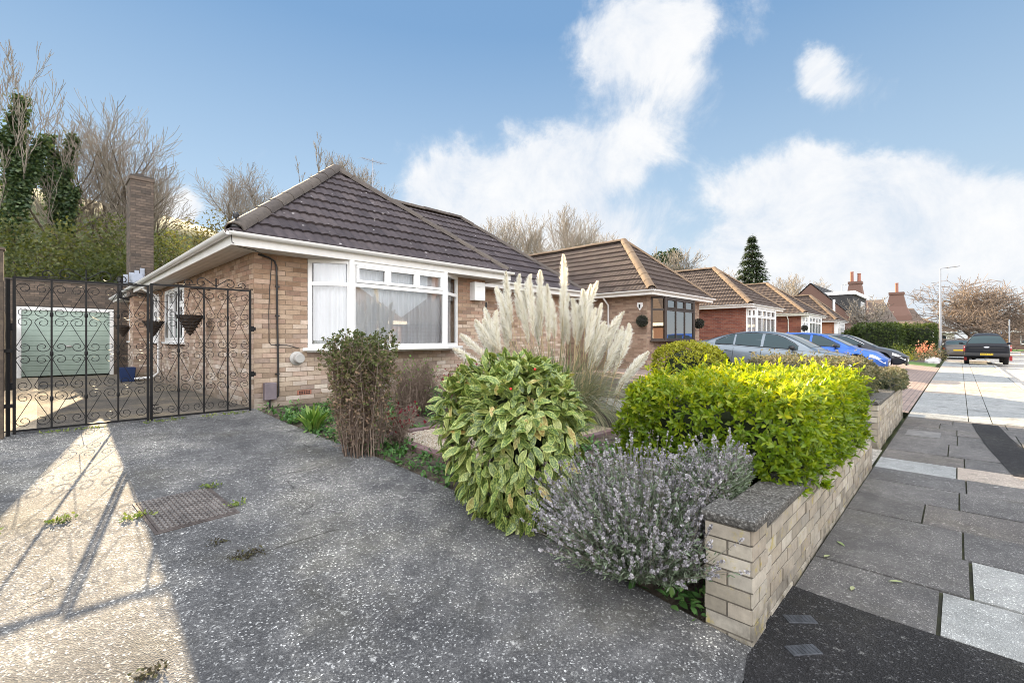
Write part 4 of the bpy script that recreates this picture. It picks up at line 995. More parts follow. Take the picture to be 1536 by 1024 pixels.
for i in range(15):
    for j in range(26):
        u, v = -.2 + i * .0285, -.295 + j * .0236
        e_ = (exr + eyr * (1 if (i + j) % 2 else -1)).normalized(); p_ = en_.cross(e_)
        b.obox(O_ + exr * u + eyr * v, e_, p_, en_, (-.012, .012), (-.004, .004), (.008, .015))
b.build('tread_ribs', [M('worn_rib', [(.13, .12, .115), (.20, .185, .175)], .6, ns=8, namt=.3)], dc)
b = MB(); b.obox(O_, exr, eyr, en_, (-.245, -.228), (-.335, .335), (-.02, .006)); b.obox(O_, exr, eyr, en_, (.228, .245), (-.335, .335), (-.02, .006)); b.obox(O_, exr, eyr, en_, (-.228, .228), (-.335, -.318), (-.02, .006)); b.obox(O_, exr, eyr, en_, (-.228, .228), (.318, .335), (-.02, .006)); b.build('frame', [RIB], dc)

# ------------------------------------------------------------------ front garden walls
def garden_wall(label, x0, x1, yf, ztop, zpier, pier_w=.225, t=.215, end_pier=False, step=None):
    o = thing('garden_wall', label, 'wall', (x0, yf + t / 2, 0), group='low brick walls along the pavement')
    w = MB(); yb = yf + t
    zb = -.05
    # pier
    brick_wall(w, (x0, yf - .012), (1, 0, 0), (0, -1, 0), pier_w, zb, zpier - .05, course=.079, back=.05, jit=.004, phase=.1, depth=.006)
    brick_wall(w, (x0, yb), (0, -1, 0), (-1, 0, 0), t + .012, zb, zpier - .05, course=.079, back=.05, jit=.004, depth=.006)
    w.box(x0 + .05, x0 + pier_w, yf + .04, yb, zb, zpier - .05, 1)
    brick_wall(w, (x0 + pier_w, yf), (1, 0, 0), (0, -1, 0), x1 - x0 - pier_w, zb, ztop - .045, course=.079, back=.09, jit=.005, depth=.006)
    w.box(x0 + pier_w, x1, yf + .09, yb, zb, ztop - .045, 1)
    brick_wall(w, (x1, yf), (0, 1, 0), (1, 0, 0), t, zb, ztop - .045, course=.079, back=.03, depth=.006)
    w.build('brickwork', [WBRICK, WMORT], o)
    COP = bpy.data.materials.get('mossy_coping') or M('mossy_coping', [(.035, .033, .03), (.075, .07, .062), (.14, .135, .125), (.30, .295, .28)], .95, ns=75, namt=.4, bs=70, bstr=.8, pos=[0, .5, .85, 1])
    c = MB(); x = x0 + pier_w + .006
    while x < x1 - .05:
        L = min(rng.uniform(.42, .5), x1 + .01 - x)
        zz = ztop + rng.uniform(-.004, .004)
        c.obox((x, yf - .012, 0), (1, 0, 0), (0, 1, 0), EZ, (0, L - .008), (0, t + .03), (zz - .045, zz + .004)); x += L
    c.build('coping', [COP], o, bevel=.012)
    c = MB(); c.box(x0 - .02, x0 + pier_w + .015, yf - .035, yb + .02, zpier - .049, zpier); c.build('pier_cap', [COP], o, bevel=.012)
    return o
WALLA = garden_wall('long low garden wall with capped pier nearest the driveway', 2.42, 6.75, .735, .545, .615)
WALLB = garden_wall('second garden wall past the path opening, partly under hedges', 7.86, 11.7, .80, .62, .66)
# ------------------------------------------------------------------ foliage materials
def leafmat(name, cols, tr=.35, tcol=(1.25, 1.2, .7), rough=.5, spec=.4, edge=None, pos=None):
    m = M(name, cols, rough, attr='rnd', ns=0, spec=spec, transl=tr, tcol=tcol, pos=pos)
    return m
TWIG = M('twig_bark', [(.10, .07, .055), (.20, .145, .11), (.34, .27, .21)], .9, attr='rnd')
BARK = M('tree_bark', [(.07, .055, .04), (.12, .095, .07)], .95, ns=6, namt=.3)
def plant(name, label, cat, x, y, z=None, group=None): return thing(name, label, cat, (x, y, gz(y) if z is None else z), group=group)
def part(name, parts, mat, parent, smooth=False):
    V, F, A = merge(parts) if isinstance(parts, list) else parts
    return link(name, mesh_np(name, V, F, A, smooth), [mat], parent)

# ---- spotted laurel
def laurel():
    m, nt, b, out = new_mat('variegated_laurel_leaf')
    a = nt.nodes.new('ShaderNodeAttribute'); a.attribute_name = 'rnd'; l = nt.nodes.new('ShaderNodeAttribute'); l.attribute_name = 'lv'; co = objco(nt)
    gcol = ramp_out(nt, a.outputs['Fac'], [(.035, .065, .018), (.075, .135, .03), (.13, .20, .05), (.26, .28, .08), (.36, .22, .07)], [0, .4, .75, .95, 1])
    ycol = ramp_out(nt, a.outputs['Fac'], [(.27, .33, .085), (.46, .52, .15), (.62, .65, .26)])
    v = voro(nt, 120, vec=co); sp = maprange(nt, v.outputs[0], .28, .48, 1, 0)
    v2 = noise(nt, 45, 4, .7, co); sp = math_(nt, 'MULTIPLY', sp, maprange(nt, v2.outputs[0], .34, .5))
    ed = maprange(nt, math_(nt, 'ADD', l.outputs['Fac'], math_(nt, 'MULTIPLY', math_(nt, 'SUBTRACT', v2.outputs[0], .5), .9)), .62, .95)
    f = math_(nt, 'MAXIMUM', sp, math_(nt, 'MULTIPLY', ed, .8))
    mid = maprange(nt, l.outputs['Fac'], .0, .07, .55, 0)
    c = mixc(nt, math_(nt, 'MAXIMUM', f, mid), gcol, ycol)
    nt.links.new(c, b.inputs['Base Color']); b.inputs['Roughness'].default_value = .32; b.inputs['Specular IOR Level'].default_value = .5
    t = nt.nodes.new('ShaderNodeBsdfTranslucent'); nt.links.new(mixc(nt, 1, c, (1.2, 1.2, .6), 'MULTIPLY'), t.inputs[0])
    ms = nt.nodes.new('ShaderNodeMixShader'); ms.inputs[0].default_value = .25; nt.links.new(b.outputs[0], ms.inputs[1]); nt.links.new(t.outputs[0], ms.inputs[2]); nt.links.new(ms.outputs[0], out.inputs[0])
    bump(nt, b, v2.outputs[0], .25, .004)
    return m
AUC = laurel()
ax_, ay_ = 2.66, 2.54
o = plant('spotted_laurel', 'rounded laurel bush with yellow speckled drooping leaves beside the driveway', 'shrub', ax_, ay_)
n = 3300
th = nrg.uniform(0, 2 * np.pi, n); w = nrg.uniform(-1, 1, n) ** 1.0
zrel = np.where(nrg.random(n) < .75, nrg.uniform(-.95, 1, n), nrg.uniform(.2, 1, n))
rr = np.sqrt(np.clip(1 - np.abs(zrel) ** 2.4, 0, 1)) * np.where(zrel < 0, 1 - .42 * np.abs(zrel) ** 1.2, 1)
lump = 1 + .10 * np.sin(3 * th + 1.3) + .07 * np.sin(5 * th + 4 * zrel)
sh = nrg.uniform(.72, 1.03, n)
C = np.array([ax_, ay_, .78])
zl = np.where(zrel < 0, zrel * 1.22, zrel)
P = np.stack([.56 * rr * np.cos(th) * lump * sh, .56 * rr * np.sin(th) * lump * sh, .50 * zl * (.8 + .2 * sh) * lump], 1) + C + np.clip(-zrel, 0, 1)[:, None] ** 1.5 * np.array([[-.26, -.22, -.03]])
outw = norm(np.stack([np.cos(th) * rr, np.sin(th) * rr, .9 * zrel], 1))
dn = np.where(zrel > .55, .05, -.85)[:, None] * np.array([[0, 0, 1.]])
d = outw * .7 + dn * .75 + rvec(n) * .8
part('leaves', [scatter(leaf_t(.215, .055, .16), P, d, outw + np.array([0, 0, .55]) + rvec(n) * .5, nrg.uniform(.070, .15, n))], AUC, o)
k = 60; t = nrg.uniform(0, 2 * np.pi, k); e = norm(np.stack([np.cos(t), np.sin(t), nrg.uniform(.1, 1.6, k)], 1)); b0 = np.array([ax_, ay_, .22]) + rvec(k) * .06
L1 = b0 + e * .35; L2 = L1 + e * .18 + np.array([0, 0, .05])
part('stems', [poly_segs(np.stack([b0, L1, L2], 1), [.012, .008, .004], 5)], BARK, o)
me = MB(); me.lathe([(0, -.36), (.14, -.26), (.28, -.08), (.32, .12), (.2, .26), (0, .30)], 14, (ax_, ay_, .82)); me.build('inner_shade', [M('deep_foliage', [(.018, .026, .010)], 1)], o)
RED = M('red_berry', [(.55, .02, .02)], .3)
b = MB()
for (x, y, z) in ((2.34, 2.1, .66), (2.3, 2.25, 1.15), (2.5, 2.2, 1.28)): b.lathe([(0, -.011), (.009, -.006), (.011, 0), (.009, .006), (0, .011)], 8, (x, y, z))
b.build('berries', [RED], o, smooth=60)

# ---- bright evergreen hedge along the wall
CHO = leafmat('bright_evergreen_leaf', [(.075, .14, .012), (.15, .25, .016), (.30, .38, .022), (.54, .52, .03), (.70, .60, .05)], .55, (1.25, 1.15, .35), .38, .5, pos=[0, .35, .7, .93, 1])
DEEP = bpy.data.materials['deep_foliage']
def box_surface(x0, x1, y0, y1, z0, z1, n, faces='nspwt', rnd_=.12, depth=.1, wob=.05):
    """points + outward normals on a rounded, lumpy clipped box."""
    A = {'w': (y1 - y0) * (z1 - z0), 'e': (y1 - y0) * (z1 - z0), 's': (x1 - x0) * (z1 - z0), 'n': (x1 - x0) * (z1 - z0), 't': (x1 - x0) * (y1 - y0)}
    ks = list(A); pr = np.array([A[k] for k in ks]); pr = pr / pr.sum(); ch = nrg.choice(len(ks), n, p=pr)
    u = nrg.random((n, 3)); c0 = np.array([x0, y0, z0]); sz = np.array([x1 - x0, y1 - y0, z1 - z0]); P = c0 + u * sz; N = np.zeros((n, 3))
    for i, k in enumerate(ks):
        s = ch == i; ax = {'w': 0, 'e': 0, 's': 1, 'n': 1, 't': 2}[k]; hi = k in 'ent'
        P[s, ax] = (c0 + sz)[ax] if hi else c0[ax]; N[s, ax] = 1 if hi else -1
    # round the edges: pull towards inset box, push out to radius
    lo = c0 + rnd_; hi_ = c0 + sz - rnd_; lo[2] = z0
    q = np.clip(P, lo, hi_); v = P - q; N = norm(np.where(np.linalg.norm(v, axis=1, keepdims=True) > 1e-6, v, N)); P = q + N * rnd_
    wv = wob * (np.sin(P[:, 0] * 7 + P[:, 2] * 5) * np.sin(P[:, 1] * 6 + 1.7) + .6 * np.sin(P[:, 0] * 15 + P[:, 1] * 11 + P[:, 2] * 13))
    P = P + N * (wv[:, None] - nrg.random((n, 1)) ** 1.6 * depth)
    return P, N
def whorl_hedge(name, label, box, n, T, sc, mat, k=7, stem=.05, spread=.9, depth=.12, wob=.05, up=.35, group=None, rnd_=.14, shoots=0):
    x0, x1, y0, y1, z0, z1 = box
    o = thing(name, label, 'hedge', ((x0 + x1) / 2, (y0 + y1) / 2, z0), group=group)
    P, N = box_surface(x0, x1, y0, y1, z0, z1, n, depth=depth, wob=wob, rnd_=rnd_)
    if shoots:
        i = nrg.choice(n, shoots); P[i] += (N[i] * .5 + np.array([0, 0, 1])) * nrg.uniform(.03, .09, (shoots, 1))
    A = norm(N + np.array([0, 0, up]) + rvec(n) * .45)
    r0 = np.clip(nrg.random(n) * .55 + .5 * ((P[:, 2] - z0) / (z1 - z0)) ** 2, 0, 1)  # leaf tone rises with height, painting a sunlit top into the colour
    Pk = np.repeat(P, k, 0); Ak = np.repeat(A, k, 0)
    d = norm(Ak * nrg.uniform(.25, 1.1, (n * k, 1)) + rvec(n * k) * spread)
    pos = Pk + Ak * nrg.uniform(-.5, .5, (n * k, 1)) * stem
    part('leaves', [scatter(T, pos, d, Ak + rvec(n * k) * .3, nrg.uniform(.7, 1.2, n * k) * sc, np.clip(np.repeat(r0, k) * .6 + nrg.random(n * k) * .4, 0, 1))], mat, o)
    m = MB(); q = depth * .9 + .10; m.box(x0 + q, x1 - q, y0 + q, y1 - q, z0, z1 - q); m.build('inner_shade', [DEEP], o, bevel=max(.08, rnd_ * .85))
    return o
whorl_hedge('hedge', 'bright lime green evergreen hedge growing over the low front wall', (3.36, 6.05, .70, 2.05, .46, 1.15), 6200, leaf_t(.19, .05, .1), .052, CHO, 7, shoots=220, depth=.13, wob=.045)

# ---- lavender
LST = M('lavender_stem', [(.11, .105, .08), (.18, .165, .135), (.25, .23, .195)], .9, attr='rnd')
LFL = leafmat('dry_lavender_flower', [(.19, .185, .195), (.28, .27, .285), (.39, .375, .395), (.50, .485, .50)], .15, (1, 1, 1), .9, .1)
LLF = leafmat('lavender_leaf', [(.09, .13, .07), (.18, .23, .15), (.28, .33, .25)], .2, (1, 1.1, .8), .8, .2)
def lavender(label, cx, cy, rx, ry, h, n, zb, spread=1.0, group='lavender bushes behind the wall'):
    o = thing('lavender', label, 'shrub', (cx, cy, zb), group=group)
    th = nrg.uniform(0, 2 * np.pi, n); q = np.sqrt(nrg.random(n)); base = np.stack([cx + rx * .35 * q * np.cos(th), cy + ry * .35 * q * np.sin(th), np.full(n, zb)], 1)
    lean = q * 1.3 * spread + nrg.normal(0, .2, n); d = norm(np.stack([np.cos(th) * lean * rx / max(rx, ry), np.sin(th) * lean * ry / max(rx, ry), np.ones(n)], 1) + rvec(n) * .14)
    L = h * nrg.uniform(.6, 1.12, n) * (1 - .12 * q) * (1 + .14 * np.sin(th * 5 + q * 6))
    p1 = base + d * (L * .5)[:, None]; d2 = norm(d + rvec(n) * .3 + np.array([0, 0, .12])); p2 = p1 + d2 * (L * .5)[:, None]
    for q_ in (p1, p2): q_[:, 1] = np.where(q_[:, 0] > 2.36, np.maximum(q_[:, 1], .985 + .05 * nrg.random(n)), q_[:, 1])
    r = nrg.random(n)
    part('stems', [poly_segs(np.stack([base, p1, p2], 1), [.0022, .0017, .0013], 3, r)], LST, o)
    # flower whorls up the last part of each stem
    parts = []; kk = 7; nw = 4
    for w_ in range(nw):
        has = nrg.random(n) < (.95 if w_ < 3 else .6); idx = np.where(has)[0]
        pp = p2[idx] - d2[idx] * (w_ * .0125 + (.03 if w_ == 3 else 0))[..., None] if np.ndim(w_) else p2[idx] - d2[idx] * (w_ * .0125 + (.025 if w_ == 3 else 0))
        P = np.repeat(pp, kk, 0); D_ = np.repeat(d2[idx], kk, 0)
        parts.append(scatter(leaf_q(.5, .15), P, D_ * .7 + rvec(len(P)), rvec(len(P)), nrg.uniform(.008, .014, len(P)), np.clip(np.repeat(r[idx], kk) + nrg.normal(0, .15, len(P)), 0, 1)))
    part('flowers', parts, LFL, o)
    m = n * 24; i = nrg.integers(0, n, m); t = nrg.uniform(.25, .85, m)[:, None]
    P = base[i] + (p2[i] - base[i]) * t + rvec(m) * .012
    part('leaves', [scatter(leaf_q(.11, .02), P, d[i] * .9 + rvec(m) * .8, rvec(m), nrg.uniform(.025, .05, m))], LLF, o)
    return o
lavender('wide grey lavender bush with dry flower spikes filling the corner by the wall pier', 2.66, 1.44, .58, .58, .70, 2300, .06, 1.1)
lavender('smaller lavender tuft sticking up between the wall pier and the lime hedge', 3.02, 1.08, .3, .26, .42, 360, .42, .9)
lavender('dry pale lavender tuft behind the second wall in front of the box hedge', 8.05, 1.1, .3, .3, .45, 220, .42, .9)

# ---- twiggy upright shrub and the clump behind it
BRL = leafmat('brownish_small_leaf', [(.07, .10, .03), (.14, .16, .06), (.22, .15, .10), (.30, .21, .15)], .3, (1.1, 1.1, .8), .7, .2)
def twiggy(name, label, cx, cy, z0, h, r0, r1, n, nl, lm, top_leaf=.75, boxy=True, leaf=.02, cat='shrub', tm=None):
    o = thing(name, label, cat, (cx, cy, z0))
    th = nrg.uniform(0, 2 * np.pi, n); q = np.sqrt(nrg.random(n)); base = np.stack([cx + r0 * q * np.cos(th), cy + r0 * q * np.sin(th), np.full(n, z0)], 1)
    L = h * np.clip(nrg.uniform(.74, 1.02, n), 0, 1); top = np.stack([cx + r1 * q * np.cos(th) + nrg.normal(0, .05, n), cy + r1 * q * np.sin(th) + nrg.normal(0, .05, n), z0 + L], 1)
    m1 = base + (top - base) * .35 + rvec(n) * .05; m2 = base + (top - base) * .7 + rvec(n) * .05
    parts = [poly_segs(np.stack([base, m1, m2, top], 1), [.005, .004, .003, .0015], 3)]
    k = n * 24; i = nrg.integers(0, n, k); t = nrg.uniform(.12, 1, k)[:, None]; P0 = base[i] * (1 - t) + top[i] * t + rvec(k) * .02
    P1 = P0 + norm(rvec(k) + np.array([0, 0, .45])) * nrg.uniform(.03, .13, (k, 1)); P2 = P1 + norm(rvec(k) + np.array([0, 0, .4])) * nrg.uniform(.02, .08, (k, 1))
    s = P1; s[:, 2] = np.minimum(s[:, 2], z0 + h * 1.03); P2[:, 2] = np.minimum(P2[:, 2], z0 + h * 1.05)
    parts.append(poly_segs(np.stack([P0, P1, P2], 1), [.0022, .0017, .001], 3))
    part('twigs', parts, tm or TWIG, o)
    j = nrg.integers(0, k, nl); zz = (P2[j, 2] - z0) / h; keep = nrg.random(nl) < np.clip((zz - .1) * 1.2, .12, 1) ** (1.5 if top_leaf else 1); j = j[keep]
    part('leaves', [scatter(leaf_q(.4, .1), P2[j] + rvec(len(j)) * .015, rvec(len(j)), rvec(len(j)) + np.array([0, 0, .6]), nrg.uniform(.6, 1.3, len(j)) * leaf, np.clip(1.15 - zz[keep] + nrg.normal(0, .25, len(j)), 0, 1))], lm, o)
    return o
twiggy('clipped_shrub', 'tall clipped twiggy brown shrub with a squared green top beside the drive', 2.38, 4.52, .27, 1.25, .21, .31, 130, 42000, BRL, leaf=.027)
twiggy('pruned_shrub', 'short pruned clump of bare grey stems below the bay window', 3.95, 5.95, .36, .80, .22, .33, 150, 500, leafmat('fresh_leaf', [(.10, .22, .03), (.16, .32, .05)], .4), leaf=.035)
REDL = leafmat('red_leaf', [(.12, .012, .022), (.22, .02, .035), (.32, .04, .05), (.16, .06, .04)], .4, (1.2, .8, .8), .5)
for (lb, x, y, z, h, r, n, nl) in [('dark red leaved shrub behind the gravel bed under the bay window', 4.35, 5.35, .34, .72, .36, 60, 650), ('sprawling red leaved seedling at the left corner of the gravel bed', 2.82, 4.55, .29, .42, .25, 24, 230), ('red leaved rose stems beside the laurel', 2.86, 3.55, .25, .5, .2, 16, 150)]:
    twiggy('red_leaf_shrub', lb, x, y, z, h, .06, r, n, nl, REDL, leaf=.042)
twiggy('rose_bush', 'bare dark rose stems standing between brick edging and laurel', 2.72, 3.32, .24, .55, .05, .12, 9, 24, REDL, leaf=.04, tm=M('dark_stem', [(.04, .025, .025), (.08, .05, .045)], .7, attr='rnd'))

# ---- low ground cover in the bed
GCV = leafmat('ground_cover_leaf', [(.03, .075, .02), (.06, .14, .035), (.09, .20, .06), (.17, .27, .08)], .3, (1.1, 1.2, .6), .5, .4)
pts = []
for _ in range(1000):
    y = rng.uniform(1.0, 7.3); x = rng.uniform(edge_x(y) - .05, 5.6)
    if 2.9 < x < 5.6 and 3.35 < y < 4.9: continue
    dens = math.sin(x * 3.1 + 1) * math.sin(y * 2.3) + (1.1 if x < edge_x(y) + .55 else .25)
    if rng.random() > .30 + dens * .5: continue
    k = rng.randint(10, 30); h = rng.uniform(.03, .12)
    for _ in range(k): pts.append((x + rng.gauss(0, .07), y + rng.gauss(0, .07), soil_z(x, y) + rng.uniform(0, h)))
P = np.array(pts); P = P[P[:, 0] > np.array([edge_x(y) - .04 for y in P[:, 1]])]; n = len(P)
V, F, A = scatter(leaf_t(.26, .06, .2), P, rvec(n) + np.array([0, 0, .35]), rvec(n) * .5 + np.array([0, 0, 1.]), nrg.uniform(.03, .075, n))
gc = link('ground_cover', mesh_np('ground_cover', V, F, A), [GCV]); tag(gc, 'low green weeds and seedlings covering the soil of the front bed', 'ground cover', kind='stuff')
def strappy(name, label, cx, cy, z0, n, L, mat, lean=.7, w=.012, group=None, cat='plant', r0=.08, arch=.8, smooth=False):
    o = thing(name, label, cat, (cx, cy, z0), group=group)
    V, F, A = blades(cx, cy, z0, n, L, lean, w, r0, arch); part('leaves', (V, F, A), mat, o); return o
def blades(cx, cy, z0, n, L, lean, w, r0, arch, m=6):
    th = nrg.uniform(0, 2 * np.pi, n); q = np.sqrt(nrg.random(n)); ln = np.abs(nrg.normal(lean, lean * .4, n)); LL = L * nrg.uniform(.5, 1.1, n)
    base = np.stack([cx + r0 * q * np.cos(th), cy + r0 * q * np.sin(th), np.full(n, z0)], 1); hdir = np.stack([np.cos(th), np.sin(th), 0 * th], 1) + rvec(n) * .3; hdir[:, 2] = 0; hdir = norm(hdir)
    pts = []; p = base.copy(); ang = ln * .5
    for i in range(m + 1):
        pts.append(p.copy()); d = hdir * np.sin(ang)[:, None] + np.array([0, 0, 1.]) * np.cos(ang)[:, None]; p = p + d * (LL / m)[:, None]; ang = ang + ln * arch * 2.2 / m
    pts = np.stack(pts, 1); side = norm(np.cross(hdir, np.array([0, 0, 1.])) + rvec(n) * .4)
    ws = w * np.sin(np.linspace(.35, np.pi * .98, m + 1)); Vl = pts + side[:, None, :] * ws[None, :, None]; Vr = pts - side[:, None, :] * ws[None, :, None]
    V = np.stack([Vl, Vr], 2).reshape(n, -1, 3); F = np.array([(2 * i, 2 * i + 1, 2 * i + 3, 2 * i + 2) for i in range(m)]); k = 2 * (m + 1)
    FF = F[None] + (np.arange(n) * k)[:, None, None]; r = nrg.random(n)
    return V.reshape(-1, 3), FF.reshape(-1, 4), {'rnd': np.repeat(r, k), 'lv': np.zeros(n * k)}
FRESH = leafmat('fresh_strap_leaf', [(.07, .15, .03), (.14, .26, .05), (.28, .36, .09)], .4, (1.1, 1.2, .5), .5)
strappy('weed_clump', 'pale green leafy clump at the drive edge left of the twiggy shrub', 2.36, 5.75, .36, 60, .34, FRESH, .5, .022)
strappy('daffodil_clump', 'green strap leaved clump beside the gravel bed edging', 3.05, 5.3, .33, 70, .36, GCV, .6, .016)
MOSS = leafmat('drive_weed', [(.08, .13, .03), (.16, .22, .05), (.24, .26, .08)], .3, (1.1, 1.1, .6), .7)
def weed(label, x, y, n, r, s=.03, flat=False, mat=MOSS):
    P = np.stack([x + np.clip(nrg.normal(0, r, n), -1.7 * r, 1.7 * r), y + np.clip(nrg.normal(0, r * .6, n), -r, r), np.zeros(n)], 1); P[:, 2] = [gz(q) + abs(rng.gauss(0, .012)) for q in P[:, 1]]
    V, F, A = scatter(leaf_q(.3, .1), P, rvec(n) + np.array([0, 0, .5]), rvec(n) + np.array([0, 0, 1.]), nrg.uniform(.5, 1.3, n) * s)
    tag(link('weed', mesh_np('weed', V, F, A), [mat]), label, 'weed', 'weeds in the drive joints')
weed('bright green weed tuft in the sunlit strip of the drive', .10, 4.28, 60, .045)
weed('line of weeds along the left side of the drain cover', .47, 4.05, 70, .05)
weed('weeds at the top corner of the drain cover', .98, 4.36, 50, .04)
weed('small weed right of the drain cover', 1.02, 3.85, 45, .035)
weed('yellowish weed at the far left joint of the drive', -.28, 4.30, 50, .06)
DRYM = leafmat('dead_moss', [(.03, .026, .018), (.06, .05, .03), (.08, .085, .03)], .1, (1, 1, 1), .95)
weed('dark clump of dead moss and weed in the middle of the drive', .86, 3.02, 160, .05, .018, mat=DRYM)
weed('small dark moss streak below the drain cover', .78, 3.30, 70, .035, .016, mat=DRYM)
weed('dark dead leaf scraps on the sunlit part of the drive near the camera', .30, 2.32, 70, .035, .02, mat=DRYM)
for i, (x0, x1) in enumerate([(.0, .55), (.9, 1.35), (1.5, 2.1)]):
    n = 90; P = np.stack([nrg.uniform(x0, x1, n), nrg.normal(7.33, .035, n), np.zeros(n)], 1); P[:, 2] = [gz(q) + .008 for q in P[:, 1]]
    V, F, A = scatter(leaf_q(.25, .1), P, rvec(n) + np.array([0, 0, .6]), rvec(n), nrg.uniform(.015, .04, n))
    tag(link('grass', mesh_np('grass', V, F, A), [MOSS]), ['grass growing under the left gate leaf', 'grass growing where the two gate leaves meet', 'grass growing under the right gate leaf'][i], 'grass', kind='stuff')

# ---- gravel bed with brick edging
GRAV = M('pea_gravel', [(.32, .26, .19), (.52, .45, .36), (.42, .36, .30), (.60, .56, .50)], .85, attr='rnd')
b = MB(); b.quad((2.95, 3.42, gz(3.42) + .03), (5.5, 3.42, gz(3.42) + .03), (5.5, 4.84, gz(4.84) + .03), (2.95, 4.84, gz(4.84) + .03))
gb = thing('gravel_bed', 'raised gravel bed with reddish brick edging between shrub and laurel', 'gravel bed', (4.2, 4.1, gz(4.1)))
b.build('gravel_base', [LITTER], gb)
n = 7000; P = np.stack([nrg.uniform(2.98, 4.4, n), nrg.uniform(3.45, 4.82, n), np.zeros(n)], 1); P[:, 2] = [gz(q) + .03 + rng.uniform(0, .008) for q in P[:, 1]]
oc = (np.array([(1, 0, 0), (0, 1, 0), (-1, 0, 0), (0, -1, 0), (0, 0, .7), (0, 0, -.7)], float), np.array([(0, 1, 4), (1, 2, 4), (2, 3, 4), (3, 0, 4), (1, 0, 5), (2, 1, 5), (3, 2, 5), (0, 3, 5)]), np.zeros(6))
V, F, A = scatter(oc, P, rvec(n), rvec(n), nrg.uniform(.006, .012, n)); st = link('gravel', mesh_np('gravel', V, F, A), [GRAV], gb); st['kind'] = 'stuff'
EDG = M('edging_brick', [(.14, .085, .085), (.19, .12, .115), (.16, .11, .12)], .85, attr='rnd', ns=20, namt=.25, bs=60, bstr=.3)
b = MB()
def edge_run(p0, p1):
    p0, p1 = Vector(p0), Vector(p1); d = (p1 - p0); L = d.length; d.normalize(); s = Vector((d.y, -d.x, 0)).normalized(); k = int(L / .22)
    for i in range(k): b.obox(p0, d, s, EZ, (i * .22 + .004, i * .22 + .214), (-.05, .05), (-.06, .05 + rng.uniform(-.004, .004)), 0, rng.random())
edge_run((2.9, 3.36, gz(3.36)), (2.9, 4.9, gz(4.9))); edge_run((2.95, 4.9, gz(4.9)), (5.5, 4.9, gz(4.9))); edge_run((2.95, 3.36, gz(3.36)), (5.5, 3.36, gz(3.36)))
b.build('edging', [EDG], gb, bevel=.006)

# ---- pampas grass
PLUME = leafmat('pampas_plume', [(.56, .48, .36), (.80, .75, .64), (.92, .91, .85), (.95, .95, .93)], .5, (1.0, .97, .9), .9, .1)
PSTEM = M('pampas_stem', [(.38, .29, .16), (.50, .40, .24)], .8, attr='rnd')
PBL = leafmat('pampas_blade', [(.10, .13, .07), (.17, .20, .11), (.26, .26, .16), (.38, .33, .22)], .3, (1.1, 1.1, .8), .7, .2)
PX, PY = 5.55, 4.45
pg = plant('pampas_grass', 'large pampas grass clump with many tall cream feathery plumes', 'pampas grass', PX, PY)
part('blades', [blades(PX, PY, gz(PY), 700, 1.5, .6, .0045, .5, 1.0, 9), blades(PX, PY, gz(PY), 1300, 1.35, 1.0, .004, .55, 1.15, 9)], PBL, pg)
def plume_mesh(Lp, seed):
    g = np.random.default_rng(seed); n = 1250; t = g.random(n) ** .85; cz = t * Lp; bend = .10 * (cz / Lp) ** 2
    wid = (.060 * np.sin(np.pi * np.clip(t * .93 + .05, 0, 1)) ** .7 + .008) * (1 - .25 * t)
    th = g.uniform(0, 2 * np.pi, n); o_ = np.stack([np.cos(th), np.sin(th), 0 * th], 1); p0 = np.stack([bend, 0 * cz, cz], 1)
    L = (wid * g.uniform(.9, 1.9, n))[:, None]; d = norm(o_ * .45 + np.array([0, 0, 1.]) + g.normal(0, .12, (n, 3)))
    p1 = p0 + d * L * .7; d2 = norm(d + o_ * .25 + np.array([.15, 0, -.15])); p2 = p1 + d2 * L * .6
    s = norm(np.cross(d, g.normal(size=(n, 3)))) ; w = g.uniform(.0024, .005, n)[:, None]
    V = np.stack([p0 - s * w * .5, p0 + s * w * .5, p1 + s * w, p1 - s * w, p2 + s * w * .4, p2 - s * w * .4], 1).reshape(-1, 3)
    F = (np.array([(0, 1, 2, 3), (3, 2, 4, 5)])[None] + (np.arange(n) * 6)[:, None, None]).reshape(-1, 4)
    r = np.clip((.18 + .6 * np.repeat(np.linalg.norm(p2 - p0, axis=1) / .15, 6) + np.tile([-.4, -.4, .05, .05, .35, .35], n)), 0, 1)
    return mesh_np('plume', V, F, {'rnd': r, 'lv': np.zeros(len(V))})
plumes = [plume_mesh(L, i) for i, L in enumerate((.62, .70, .78, .56, .66, .74, .85))]
for me in plumes: me.materials.append(PLUME)
c_, s_ = math.cos(R(YAW)), math.sin(R(YAW)); RT = Vector((s_, -c_, 0)); FW = Vector((c_, s_, 0))
stems = []
def add_plume(bx, by, hx, hy, top, k, tw):
    b0 = Vector((PX + bx, PY + by, gz(PY) + .1)); tp = Vector((PX + hx, PY + hy, top)); Lp = (.62, .70, .78, .56, .66, .74, .85)[k]
    dirv = (tp - b0); mid = b0 + dirv * .5 + Vector((0, 0, .12)); dt = (tp - mid).normalized(); pb = tp - dt * Lp
    stems.append([b0, b0 * .5 + mid * .5 + Vector((0, 0, .05)), mid, pb, tp - dt * .1])
    o = bpy.data.objects.new('plume', plumes[k]); COL.objects.link(o); o.parent = pg; o.location = pb - pg.location
    q = dt.to_track_quat('Z', 'X'); o.rotation_mode = 'QUATERNION'
    from mathutils import Quaternion
    o.rotation_quaternion = q @ Quaternion((0, 0, 1), tw)
    return o
prng = random.Random(5)
